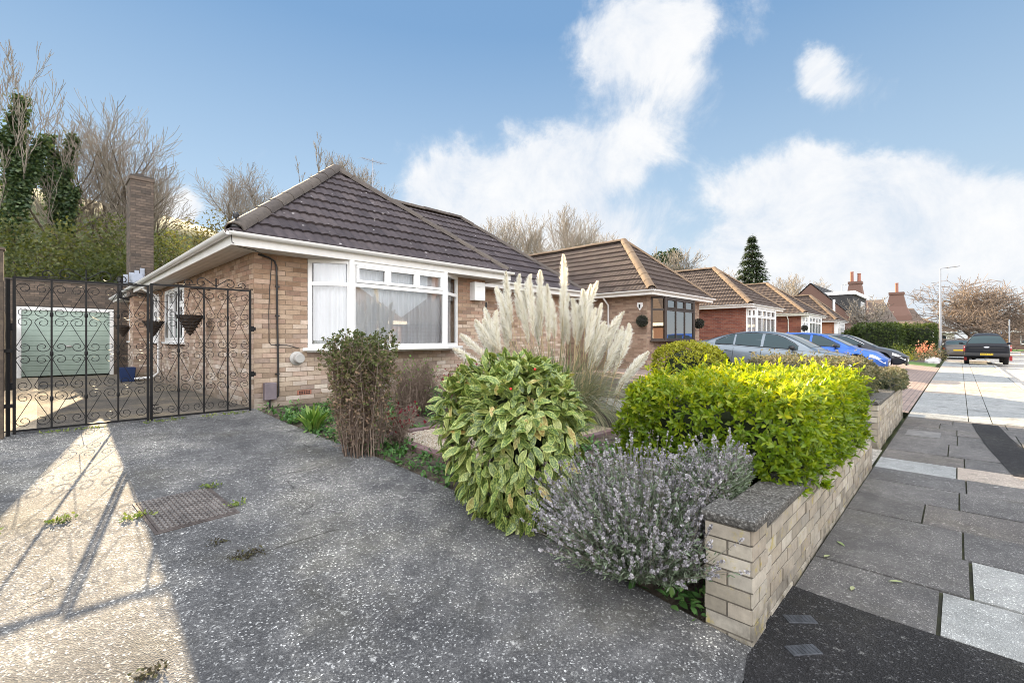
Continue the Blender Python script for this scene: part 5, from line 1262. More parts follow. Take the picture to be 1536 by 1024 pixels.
# spread of the heads measured across the clump: (offset along the view, across, height)
for i in range(50):
    t = (i / 49) ** 1.12; across = -1.22 + 2.65 * t + prng.uniform(-.10, .10); along = prng.uniform(-.55, .55) * (1 - .4 * abs(across))
    if t < .10: top = 1.72 + t * 3 + prng.uniform(-.1, .05)
    elif t < .45: top = 2.34 + prng.uniform(-.22, .16)
    elif t < .62: top = 2.15 + prng.uniform(-.2, .2)
    else: top = 2.15 - (t - .62) * 2.0 + prng.uniform(-.22, .12)
    v = RT * across + FW * along; bv = RT * (across * .62 + prng.uniform(-.1, .1)) + FW * along * .5
    add_plume(bv.x, bv.y, v.x, v.y, top, prng.randrange(7), prng.uniform(0, 6.28))
for (ac, al, top, k) in [(.16, .1, 2.78, 2), (.52, -.1, 2.30, 6), (.60, .1, 2.38, 5), (.95, 0, 1.95, 6)]:
    v = RT * ac + FW * al; add_plume(v.x * .3, v.y * .3, v.x, v.y, top, k, ac * 3)
for (ac, top) in [(-1.45, 1.55), (-1.25, 1.75), (-1.55, 1.35)]:
    v = RT * ac - FW * .2; add_plume(v.x * .25, v.y * .25, v.x, v.y, top, 3, ac)
L_ = np.array([[tuple(p) for p in s] for s in stems]); part('stems', [poly_segs(L_, [.006, .006, .005, .004, .002], 4)], PSTEM, pg)

# ---- clipped balls and hedges further along
YEL = leafmat('golden_privet_leaf', [(.14, .17, .02), (.26, .29, .03), (.42, .42, .05), (.5, .46, .08)], .45, (1.15, 1.1, .4), .55, .3)
BOXL = leafmat('grey_green_small_leaf', [(.06, .075, .045), (.11, .13, .075), (.20, .19, .12), (.30, .24, .18)], .35, (1.1, 1.05, .7), .7, .25)
DGRN = leafmat('dark_hedge_leaf', [(.02, .035, .012), (.04, .065, .02), (.075, .11, .03), (.16, .19, .05)], .4, (1.2, 1.2, .5), .6, .3)
whorl_hedge('clipped_bush', 'rounded golden clipped bush in front of the grey saloon car', (8.25, 9.45, 3.2, 4.4, .45, 1.42), 2600, leaf_q(.4, .1), .036, YEL, 5, depth=.06, wob=.03, rnd_=.42)['category'] = 'shrub'
whorl_hedge('hedge', 'grey green clipped hedge with pinkish top between the lime hedge and the cars', (8.15, 9.75, .98, 2.65, .5, 1.17), 4200, leaf_q(.38, .1), .034, BOXL, 5, depth=.06, wob=.03, rnd_=.2, shoots=160)
whorl_hedge('hedge', 'small brown hedge block growing over the end of the second wall', (10.1, 11.75, .72, 1.3, .60, .93), 1500, leaf_q(.38, .1), .034, BOXL, 5, depth=.06, wob=.03, rnd_=.12)
whorl_hedge('hedge', 'tall dark green garden hedge with sunlit top beside the lamp post', (49.5, 51.5, 1.3, 4.2, 0, 2.65), 1800, leaf_q(.45, .1), .11, DGRN, 5, depth=.2, wob=.12, rnd_=.4, stem=.15)
whorl_hedge('hedge', 'domed section of dark hedge nearer the dark hatchback', (46.5, 48.8, 3.2, 6.4, .1, 2.72), 1900, leaf_q(.45, .1), .11, DGRN, 5, depth=.2, wob=.12, rnd_=.7, stem=.15)
whorl_hedge('hedge', 'shaded dark hedge next to the farthest bungalow porch', (46.8, 48.2, 6.2, 7.0, .1, 2.2), 500, leaf_q(.45, .1), .11, DGRN, 5, depth=.2, wob=.1, rnd_=.3, stem=.15)
TOPI = leafmat('topiary_leaf', [(.02, .024, .018), (.05, .055, .04), (.09, .09, .07)], .1, (1, 1, 1), .9, .2)
for i, (x, y, z, lb) in enumerate([(14.33, 7.7, 2.1, 'left dark topiary ball hanging beside the brown bay window'), (18.3, 7.38, 2.1, 'right dark topiary ball hanging past the brown bay window'), (35.2, 7.3, 2.2, 'small topiary ball hanging at the fourth bungalow')]):
    o = thing('topiary_ball', lb, 'topiary ball', (x, y, z), group='topiary balls on the house walls')
    n = 900; N = rvec(n); part('leaves', [scatter(leaf_q(.4, .1), np.array([x - .1, y, z]) + N * nrg.uniform(.13, .19, (n, 1)), N + rvec(n) * .6, rvec(n), .04)], TOPI, o)
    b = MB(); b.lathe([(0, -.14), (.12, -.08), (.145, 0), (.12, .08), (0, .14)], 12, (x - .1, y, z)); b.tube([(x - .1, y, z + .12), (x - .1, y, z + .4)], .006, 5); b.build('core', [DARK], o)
def mound(name, label, x, y, z, r, h, n, mat, s=.05, cat='shrub', group=None, T=None):
    o = thing(name, label, cat, (x, y, z), group=group); N = rvec(n); N[:, 2] = np.abs(N[:, 2]); P = np.array([x, y, z]) + N * np.array([r, r, h]) * nrg.uniform(.55, 1.02, (n, 1)) * (1 + .15 * np.sin(N[:, :1] * 9 + N[:, 1:2] * 7))
    part('leaves', [scatter(T or leaf_q(.35, .1), P, N + rvec(n) * .7, N + rvec(n) * .4, nrg.uniform(.6, 1.3, n) * s)], mat, o); return o
PINKF = leafmat('orange_pink_flower', [(.55, .20, .12), (.62, .32, .22), (.35, .26, .10)], .4, (1, .9, .8), .7)
for a in [('shrub', 'low bright green plants in the far front garden next to the dark car', 36.6, 3.2, .12, .8, .55, 500, GCV, .12), ('shrub', 'yellow green mound at the edge of the far lawn', 38.4, 2.6, .1, .7, .6, 500, YEL, .1), ('shrub', 'grey green rounded plant by the pavement edge', 40.5, 1.9, .08, .8, .5, 500, BOXL, .1), ('shrub', 'tall green shrub before the domed dark hedge', 43, 3.0, .1, 1.0, 1.0, 600, DGRN, .14), ('flowering_shrub', 'orange pink flowering shrub beside the lamp post', 44.5, 1.75, .08, .75, 1.15, 500, PINKF, .11), ('shrub', 'straggly brown shrub beside the pavement under the lamp post', 43.0, 1.1, .05, .55, .9, 400, BOXL, .1)]: mound(*a)
o = thing('rockery', 'low pale stone rockery edge by the far lawn', 'rockery', (39, 1.3, .05))
b = MB()
for i in range(9):
    x = 36.8 + i * .75; b.lathe([(.0, 0), (.32, .02), (.28 + rng.random() * .08, .16), (.12, .24), (0, .25)], 7, (x, 1.25 + rng.uniform(-.15, .15), .02))
b.build('stones', [M('pale_stone', [(.45, .43, .42), (.55, .53, .52)], .9, ns=3)], o)
# fallen leaves on the pavement
LEAF = leafmat('fallen_leaf', [(.22, .30, .12), (.34, .36, .2)], .2)
for i, (u, v, lb) in enumerate([(1277, 886, 'green fallen leaf lying on the dark flag nearest the tarmac'), (1355, 874, 'pale fallen leaf on the dark flag near the pale slabs'), (1255, 812, 'narrow fallen leaf below the middle of the garden wall'), (1236, 836, 'fallen leaf close to the foot of the wall'), (1251, 779, 'fallen leaf at the wall foot farther from the pier')]):
    d = ray(u, v); t = -1.492 / d.z; p = d * t
    V, F, A = scatter(leaf_t(.16, .05, .1), np.array([[p.x, p.y, .013]]), np.array([[math.cos(i * 2.), math.sin(i * 2.), .03]]), np.array([[0, 0, 1.]]), np.array([.075]))
    tag(link('fallen_leaf', mesh_np('fallen_leaf', V, F, A), [LEAF]), lb, 'leaf', 'fallen leaves on the pavement')
COV = M('cover_metal', [(.028, .032, .04), (.05, .055, .065)], .6, ns=20, namt=.3, bs=80, bstr=.3)
for (u, v, lb, a) in [(1205, 973, 'small grey utility cover in the black tarmac nearest the camera', .05), (1200, 927, 'small dark utility cover in the tarmac beside the wall pier', -.1)]:
    d = ray(u, v); t = -1.49 / d.z; p = d * t; o = thing('utility_cover', lb, 'utility cover', (p.x, p.y, 0), group='utility covers in the tarmac')
    e = Vector((math.cos(a - .75), math.sin(a - .75), 0)); f_ = Vector((-e.y, e.x, 0)); b = MB(); b.obox((p.x, p.y, 0), e, f_, EZ, (-.075, .075), (-.035, .035), (-.01, .010)); b.build('lid', [COV], o, bevel=.003)
    b = MB()
    for k in range(7): b.obox((p.x, p.y, 0), e, f_, EZ, (-.066 + k * .02, -.060 + k * .02), (-.03, .03), (.010, .0125))
    b.build('ribs', [COV], o)
d = ray(1385, 650); p = d * (-1.49 / d.z); o = thing('utility_cover', 'square grey utility cover set in the pavement by the second wall', 'utility cover', (p.x, p.y, 0))
b = MB(); b.box(p.x - .28, p.x + .28, p.y - .2, p.y + .2, -.01, .0095); b.build('lid', [M('cover_concrete', [(.13, .13, .13), (.17, .165, .16)], .85, ns=8)], o)

# ------------------------------------------------------------------ trees
def grow_tree(seed, H, r0, lv=4, spread=.75, up=.12, first=.35, jit=.16, k=(3, 2, 2, 2), lr=.62, trunk_frac=.5, droop=0.):
    g = random.Random(seed); S = []
    def rv(): return Vector((g.gauss(0, 1), g.gauss(0, 1), g.gauss(0, 1))).normalized()
    def br(p, d, L, r, l):
        n = max(3, int(6 - l)) ; q0 = r
        for i in range(n):
            d = (d + rv() * jit * (1 if l else .35) + Vector((0, 0, up if l else 0)) - Vector((0, 0, droop * (l > 1)))).normalized(); q = p + d * (L / n); r2 = r * (1 - (.62 if l < lv else .8) * (i + 1) / n)
            S.append((p.copy(), q.copy(), q0, max(r2, .004), l)); q0 = max(r2, .004); p = q
            if l < lv and (i + 1) / n > first * (1 if l == 0 else .5):
                for _ in range(k[min(l, len(k) - 1)] if i < n - 1 else 2):
                    side = d.cross(rv()).normalized(); nd = (d * (1 - spread * .55) + side * spread * g.uniform(.7, 1.2)).normalized()
                    br(p, nd, L * lr * g.uniform(.75, 1.15) * (1 - .25 * i / n), q0 * g.uniform(.5, .7), l + 1)
    br(Vector((0, 0, 0)), Vector((g.gauss(0, .04), g.gauss(0, .04), 1)).normalized(), H * trunk_frac, r0, 0)
    return S
def tree_meshes(S, minr=0.0):
    P0 = np.array([s[0] for s in S]); P1 = np.array([s[1] for s in S]); R0 = np.maximum([s[2] for s in S], minr); R1 = np.maximum([s[3] for s in S], minr); lv = np.array([s[4] for s in S])
    out = []
    for sel, k in ((lv < 2, 7), (lv >= 2, 3)):
        V, F, A = segs(P0[sel], P1[sel], R0[sel], R1[sel], k); out.append((V, F, A))
    return out, P1[lv >= 2]
BTW = M('bare_twig', [(.17, .145, .115), (.24, .205, .165), (.31, .27, .22)], .9, attr='rnd')
BTWL = M('pale_bare_twig', [(.20, .175, .145), (.26, .23, .19), (.32, .28, .24)], .9, attr='rnd')
def bare_tree(label, x, y, H, seed, r0=.2, mat=BTW, minr=.012, group='bare trees behind the houses', zbase=None, sx=1., bark=None, name='bare_tree', **kw):
    z = (gz(y, x) - .2) if zbase is None else zbase
    o = thing(name, label, 'tree', (x, y, z), group=group); S = grow_tree(seed, H, r0, **kw); top = max(s[1].z for s in S); f = H / top
    S = [(Vector((a.x * f * sx, a.y * f * sx, a.z * f)), Vector((b.x * f * sx, b.y * f * sx, b.z * f)), r, q, l) for a, b, r, q, l in S]
    (t, c), ends = tree_meshes(S, minr)
    link('trunk', mesh_np('trunk', *t), [bark or BARK], o, False); link('crown', mesh_np('crown', *c), [mat], o, False)
    return o, S
def uvdepth(u, Y): d = ray(u, 508); return d.x / d.y * Y
IVY = leafmat('ivy_leaf', [(.03, .055, .03), (.055, .095, .045), (.09, .135, .06), (.14, .18, .08)], .35, (1.2, 1.2, .5), .45, .4)
def ivy_tree(label, x, y, H, seed, cover=.75, n=9000, **kw):
    o, S = bare_tree(label, x, y, H, seed, name='ivy_tree', group='ivy clad trees on the slope', **kw)
    segl = [(a, b, r) for a, b, r, q, l in S if l <= 1 and b.z < H * cover]; wts = np.array([(b - a).length for a, b, r in segl]); idx = nrg.choice(len(segl), n, p=wts / wts.sum())
    A_ = np.array([segl[i][0] for i in idx]); B_ = np.array([segl[i][1] for i in idx]); r_ = np.array([segl[i][2] for i in idx]); t = nrg.random((n, 1)); N = rvec(n)
    P = A_ + (B_ - A_) * t + N * (r_ + np.abs(nrg.normal(.12, .13, n)) * (.6 + .8 * np.abs(np.sin(idx * 1.7))))[:, None]
    V, F, A = scatter(leaf_q(.5, .15), P, N + rvec(n) * .7 - np.array([0, 0, .4]), N + rvec(n) * .5, nrg.uniform(.12, .26, n)); link('ivy', mesh_np('ivy', V, F, A), [IVY], o, False)
    return o
ivy_tree('tallest ivy clad tree at the far left of the slope', uvdepth(28, 40), 40, 16.6, 3, .97, 17000, r0=.32, k=(1, 1, 1, 1), spread=.36, first=.25, trunk_frac=.8, up=.25, lr=.6)
ivy_tree('second ivy clad trunk right beside the tallest one', uvdepth(78, 43), 43, 12.6, 8, .97, 12000, r0=.28, k=(1, 1, 1, 1), spread=.36, first=.3, trunk_frac=.82, up=.25, lr=.5)
for i, (u, Y, H, sd_, lb) in enumerate([(105, 44, 13.0, 21, 'slender bare tree next to the ivy clad trunks'), (150, 46, 15.0, 22, 'tallest bare tree of the group left of the chimney'), (185, 45, 13.2, 33, 'bare tree directly behind the chimney'), (222, 47, 10.2, 24, 'leaning bare tree showing over the chimney top')]):
    bare_tree(lb, uvdepth(u, Y), Y, H, sd_, .2, k=(2, 2, 2), lv=3, spread=.5, first=.15, up=.10, lr=.66, minr=.012)
bare_tree('bushy bare tree on the hill crest right of the chimney', uvdepth(345, 56), 56, 8.6, 41, .16, k=(2, 2, 2), lv=3, first=.1, spread=.65, lr=.7, minr=.013)
bare_tree('second bushy bare tree on the crest behind the near roof', uvdepth(388, 57), 57, 10.5, 42, .16, k=(2, 2, 2), lv=3, first=.1, spread=.65, lr=.7, minr=.013)
bare_tree('pollarded bare tree rising above the near roof hip', uvdepth(462, 46), 46, 16.6, 43, .3, k=(2, 1, 1), lv=3, first=.5, spread=.42, up=.2, trunk_frac=.72, lr=.42, minr=.022)
bare_tree('thin bare tree just above the roof apex', uvdepth(515, 48), 48, 16.2, 46, .2, k=(2, 2, 2, 2), first=.4, spread=.5, minr=.014)
for i, (u, H, sd_, lb) in enumerate([(745, 17, 51, 'leftmost bare tree behind the neighbouring roof'), (778, 17.5, 52, 'ivy stemmed bare tree beside the red chimney'), (812, 17.5, 53, 'bare tree above the middle of the neighbouring ridge'), (850, 20, 54, 'tallest bare tree above the neighbouring ridge'), (888, 20, 55, 'broad bare tree near the neighbouring roof apex'), (918, 19, 56, 'rightmost bare tree above the neighbouring ridge')]):
    bare_tree(lb, uvdepth(u, 45), 45 + i % 3, H, sd_, .2, k=(2, 2, 1, 1), first=.2, spread=.45, mat=BTWL, minr=.018, zbase=2.5)
for (u, Y, H, sd_, lb) in [(1012, 30, 14.5, 61, 'pale bare tree behind the neighbouring roof slope'), (1090, 26, 13, 62, 'pale bare tree left of the conifer'), (1185, 22, 13.6, 63, 'pale bare tree right of the conifer'), (1222, 20, 13.2, 64, 'pale bare tree above the fourth bungalow')]:
    bare_tree(lb, uvdepth(u, Y), Y, H, sd_, .18, k=(2, 2, 1, 1), first=.2, spread=.5, mat=BTWL, minr=.02, zbase=.2)
bare_tree('small branchy pale bare tree in front of the tall chimneys', 54.5, 6.3, 5.6, 71, .14, BTWL, .022, k=(3, 2, 1), lv=3, first=.1, spread=.8, trunk_frac=.45, zbase=.1)
bare_tree('great spreading bare tree over the end of the road', 63.0, -1.55, 8.0, 77, .42, M('russet_twig', [(.14, .105, .08), (.19, .145, .11), (.25, .19, .15)], .9, attr='rnd'), .018, k=(2, 2, 2, 1), lv=4, first=.2, spread=.95, up=.10, trunk_frac=.36, lr=.76, sx=1.35, zbase=-.1)
bare_tree('bare tree at the right edge beyond the road', 78, -7.2, 7.0, 78, .3, bpy.data.materials['russet_twig'], .03, k=(2, 2, 1, 1), lv=4, first=.2, spread=.9, trunk_frac=.4, lr=.7, sx=1.2, zbase=-.1)
# conifer
def conifer(label, x, y, H, rad, n, mat, zb=0., name='conifer', cone=1.15):
    o = thing(name, label, 'tree', (x, y, zb)); t = nrg.random(n) ** .8; th = nrg.uniform(0, 2 * np.pi, n); tier = np.floor(t * 16) / 16 + nrg.normal(0, .012, n); rr = rad * (1 - tier) ** (1 / cone) * (.62 + .38 * np.abs(np.sin(th * 3.5 + tier * 40))) * nrg.uniform(.15, 1.12, n)
    z = H * (.06 + .94 * tier) - rr * .35 + nrg.normal(0, .1, n); P = np.stack([x + rr * np.cos(th), y + rr * np.sin(th), zb + z], 1)
    d = np.stack([np.cos(th), np.sin(th), np.full(n, -.35)], 1) + rvec(n) * .4
    part('crown', [scatter(leaf_q(.22, .05), P, d, np.array([0, 0, 1.]) + rvec(n) * .4, nrg.uniform(.12, .28, n) * rad * (.3 + .7 * (1 - t)))], mat, o)
    b = MB(); b.tube([(x, y, zb - .2), (x, y, zb + H * .95)], [.25, .04], 8); b.build('trunk', [BARK], o)
CON = leafmat('conifer_needle', [(.025, .042, .020), (.05, .075, .035), (.09, .12, .055)], .2, (1.1, 1.1, .6), .7, .2)
conifer('dark pointed conifer standing behind the third bungalow', uvdepth(1128, 16.5), 16.5, 13.1, 3.7, 9000, CON, .2, cone=1.15)
# scrub and hill bushes
SCR = leafmat('scrub_leaf', [(.035, .048, .02), (.07, .088, .032), (.115, .13, .048), (.19, .19, .075)], .45, (1.3, 1.2, .45), .6, .25)
SCRB = leafmat('brown_scrub', [(.06, .06, .035), (.10, .095, .05), (.12, .12, .06), (.12, .15, .05)], .3, (1.2, 1.1, .6), .8, .2)
def bush(label, x, y, r, h, n, mat, s=.2, group='scrub bushes on the slope'):
    n = int(n * 1.7); s = s * .75
    z = gz(y, x) - .3; o = thing('scrub_bush', label, 'bush', (x, y, z), group=group); g = nrg
    nc = 14; cc = np.stack([g.normal(0, r * .5, nc), g.normal(0, r * .5, nc), g.uniform(.2, .95, nc) * h], 1); cr = g.uniform(.22, .5, nc) * r
    i = g.integers(0, nc, n); N = rvec(n); P = np.array([x, y, z]) + cc[i] + N * (cr[i] * g.uniform(.4, 1.08, n))[:, None]; keep = P[:, 2] > z
    P = P[keep]; N = N[keep]; m = len(P)
    part('leaves', [scatter(leaf_q(.45, .12), P, N + rvec(m) * .8, N + rvec(m) * .5, g.uniform(.6, 1.4, m) * s, np.clip(np.repeat(0, m) + g.random(nc)[i[keep]] * .5 + g.random(m) * .5, 0, 1))], mat, o)
    k = 26; e = norm(rvec(k) * .7 + np.array([0, 0, 1.])); b0 = np.tile([x, y, z], (k, 1)) + rvec(k) * .3; p1 = b0 + e * h * .45; p2 = p1 + norm(e + rvec(k) * .5) * h * .4
    part('stems', [poly_segs(np.stack([b0, p1, p2], 1), [.05, .03, .012], 4)], BARK, o); return o
for (u, Y, r, h, n, mt, s, lb) in [(-20, 33, 3.2, 5.2, 2600, SCR, .2, 'leafy bush at the far left edge above the garage'), (40, 31, 2.8, 4.8, 2600, SCR, .19, 'dark leafy bush behind the left end of the garage'), (95, 33, 3.0, 5.6, 2600, SCR, .2, 'leafy scrub bush above the garage roof'), (140, 31, 2.5, 4.6, 2200, SCR, .18, 'leafy bush above the right end of the garage door'), (172, 34, 2.8, 6.2, 2400, SCR, .2, 'tall leafy bush left of the chimney'), (60, 38, 3.5, 4.5, 2200, SCRB, .22, 'brown scrub on the slope below the ivy trees'), (205, 38, 3.0, 6.0, 1800, SCR, .2, 'bush hidden mostly by the chimney'),
        (248, 40, 3.2, 4.6, 1500, SCRB, .2, 'yellow green scrub bush right of the chimney'), (285, 44, 3.4, 4.6, 1500, SCRB, .22, 'pale scrub on the open slope'), (325, 50, 4, 4.2, 1500, SCRB, .24, 'brown scrub above the side gutter'), (258, 36, 2.4, 3.4, 1200, SCRB, .18, 'low scrub bush near the gutter end')]:
    bush(lb, uvdepth(u, Y), Y, r, h, n, mt, s)
bush('tall dark evergreen behind the neighbouring roof right of its apex', uvdepth(985, 40), 40, 4.0, 17.0, 9000, CON, .45, 'evergreens behind the houses')
# ------------------------------------------------------------------ vehicles
TYRE = M('tyre_rubber', [(.012, .012, .012)], .8, ns=30, namt=.3)
ALLOY = M('alloy_rim', [(.45, .46, .48)], .3, metal=1)
CHROME = M('chrome_trim', [(.75, .76, .78)], .12, metal=1)
CGLASS = M('car_glass', [(.02, .045, .055)], .03, spec=.3)
HEADL = M('headlight_lens', [(.55, .58, .62)], .08, spec=1., coat=1)
TAILL = M('tail_light', [(.30, .008, .01)], .15, coat=1)
PLATEY = M('yellow_plate', [(.62, .42, .02)], .45)
PLATEW = M('white_plate', [(.70, .70, .68)], .45)
INK = M('plate_ink', [(.01, .01, .01)], .5)
def paint(name, c, met=.5):
    m = M(name, [c], .32, metal=met, coat=.45, spec=.35); return m
def lerp(tab, x): return float(np.interp(x, [t[0] for t in tab], [t[1] for t in tab]))
def smooth_tab(tab, x):
    xs = [t[0] for t in tab]; r = .12
    return sum(float(np.interp(x + k * r, xs, [t[1] for t in tab])) * w for k, w in ((-1, .2), (-.5, .2), (0, .2), (.5, .2), (1, .2)))
def car(name, label, cat, loc, rotz, pm, top, wid, gh, L, axles, belt_in=.10, wr=.33, rails=False, dark_top=False, arch=.37, bottom=.20, pickup=False, group=None, front_detail=True):
    """local x forward (0 rear bumper .. L nose), y left. top: belt/bonnet height, wid: half width, gh: greenhouse (x0,zr..)"""
    o = thing(name, label, cat, loc, rotz, group)
    cx = L / 2
    def bld(mb, nm, m, p=o, **k):
        mb.v = [(x - cx, y, z) for x, y, z in mb.v]; return mb.build(nm, m, p, world=False, **k)
    xs = sorted(set([0, .02, .06, .12, L - .12, L - .06, L - .02, L] + list(np.arange(.2, L - .15, .055)))); rows = []
    for x in xs:
        w = smooth_tab(wid, x) if .15 < x < L - .15 else lerp(wid, x); t = smooth_tab(top, x) if .25 < x < L - .25 else lerp(top, x); zb = bottom
        endf = min(x, L - x); zb += max(0, .14 - endf * .5)
        for a in axles:
            dx = abs(x - a)
            if dx < arch: zb = max(zb, wr - .01 + math.sqrt(arch ** 2 - dx ** 2))
        pr = [(w * .90, zb), (w * .97, zb + .04), (w, .42), (w * 1.0, .58), (w * .985, t - .20), (w * .955, t - .07), (w * .90, t - .015), (w * .80, t + .004), (w * .4, t + .028), (0, t + .034)]
        q = []; zl = -1
        for y, z in pr:
            z = max(z, zl + .006); zl = z; q.append((y, z))
        rows.append([(x, y, z) for y, z in q] + [(x, -y, z) for y, z in q[-2::-1]])
    b = MB(); n = len(rows[0]); V = [p for r in rows for p in r]; F = [(i * n + j, i * n + j + 1, (i + 1) * n + j + 1, (i + 1) * n + j) for i in range(len(rows) - 1) for j in range(n - 1)]
    F += [tuple(range(n)), tuple((len(rows) - 1) * n + j for j in range(n))]
    F += [(i * n, (i + 1) * n, (i + 1) * n + n - 1, i * n + n - 1) for i in range(len(rows) - 1)]
    b.add(V, F); body = bld(b, 'body', [pm], smooth=32)
    # greenhouse
    g0, g1 = gh[0][0], gh[-1][0]; H = max(z for _, z in gh)
    def zt(x): return smooth_tab(gh, x) if g0 + .15 < x < g1 - .15 else lerp(gh, x)
    def yb(x): return smooth_tab(wid, x) * .985 - belt_in * .55
    def side_y(x, z): 
        zb_ = smooth_tab(top, x) - .02; return yb(x) - (z - zb_) * .42 - max(0, (z - zb_ - .25)) * .25
    gx = list(np.linspace(g0, g1, 40)); rows = []
    for x in gx:
        z1 = zt(x); zb_ = min(smooth_tab(top, x) - .03, z1 - .01); ym = side_y(x, z1 - .05)
        q = [(yb(x), zb_), (side_y(x, zb_ + (z1 - zb_) * .5), zb_ + (z1 - zb_) * .5), (ym, z1 - .045), (ym - .05, z1 - .012), (ym * .5, z1 + .012), (0, z1 + .018)]
        rows.append([(x, y, z) for y, z in q] + [(x, -y, z) for y, z in q[-2::-1]])
    b = MB(); n = len(rows[0]); V = [p for r in rows for p in r]; b.add(V, [(i * n + j, i * n + j + 1, (i + 1) * n + j + 1, (i + 1) * n + j) for i in range(len(rows) - 1) for j in range(n - 1)] + [tuple(range(n)), tuple((len(rows) - 1) * n + j for j in range(n))])
    bld(b, 'cabin', [pm], smooth=40)
    return o, bld, zt, side_y, yb
def sidewin(bld, side_y, sgn, pts, mat=CGLASS, name='side_window', off=.006, fr=None):
    """pts: x,z polygon (quad strips): list of (x, zlow, zhigh)"""
    b = MB(); V = []
    for x, a, c in pts:
        for k in range(4): z = a + (c - a) * k / 3; V.append((x, sgn * (side_y(x, z) + off), z))
    b.add(V, [(i * 4 + k, i * 4 + k + 1, i * 4 + k + 5, i * 4 + k + 4) for i in range(len(pts) - 1) for k in range(3)]); return bld(b, name, [mat], smooth=40)
def screen(bld, zt, side_y, x0, x1, mat=CGLASS, name='windscreen', ins=.07):
    b = MB(); nu, nv = 10, 8; V = []
    for j in range(nv + 1):
        x = x0 + (x1 - x0) * j / nv; ym = side_y(x, zt(x) - .05) - ins
        for i in range(nu + 1):
            y = ym * (2 * i / nu - 1); k = abs(y) / max(ym + ins, .01); V.append((x, y, zt(x) + .018 - .03 * k ** 2 + .004 + .004))
    b.add(V, [(j * (nu + 1) + i, j * (nu + 1) + i + 1, (j + 1) * (nu + 1) + i + 1, (j + 1) * (nu + 1) + i) for j in range(nv) for i in range(nu)]); return bld(b, name, [mat], smooth=40)
def wheel(bld, o, x, y, wr, sgn, rim=ALLOY):
    b = MB(); b.lathe([(wr * .66, -.10), (wr * .93, -.11), (wr, -.07), (wr, .07), (wr * .93, .11), (wr * .66, .10)], 28, (x, y, wr), ax='y'); t = bld(b, 'wheel', [TYRE], smooth=40)
    r = MB(); r.lathe([(wr * .67, -.09), (wr * .64, -.085), (wr * .60, .0), (wr * .60, .03)], 28, (x, y, wr), ax='y'); r.lathe([(wr * .67, .09), (wr * .64, .085), (wr * .60, .0)], 28, (x, y, wr), ax='y')
    for k in range(5):
        a = k * 2 * math.pi / 5 + .3
        for da in (-.14, .14):
            r.bar((x + .03 * math.cos(a), y + sgn * .075, wr + .03 * math.sin(a)), (x + wr * .64 * math.cos(a + da), y + sgn * .065, wr + wr * .64 * math.sin(a + da)), .03, .025)
    r.lathe([(.05, -.09), (.05, .09)], 12, (x, y, wr), ax='y'); r.lathe([(wr * .58, .0), (wr * .0, .0)], 20, (x, y - sgn * .02, wr), ax='y', mat=1)
    bld(r, 'rim', [rim, DARK], t, smooth=40)
def line_strip(bld, side, pts, w, name, mat, p):
    b = MB(); b.tube(pts, w, 4); return bld(b, name, [mat], p)
def mirror(bld, x, y, z, sgn, pm):
    b = MB(); b.lathe([(0, -.11), (.05, -.10), (.085, -.05), (.09, .02), (.075, .075), (.0, .085)], 12, (x, y, z), ax='y'); b.v = [(x + (a - x) * .9, y + (c - y) * 1.05, z + (d - z) * .8) for a, c, d in b.v]; b.bar((x - .01, y - sgn * .2, z - .07), (x, y, z - .03), .03, .04); bld(b, 'wing_mirror', [pm], smooth=40)
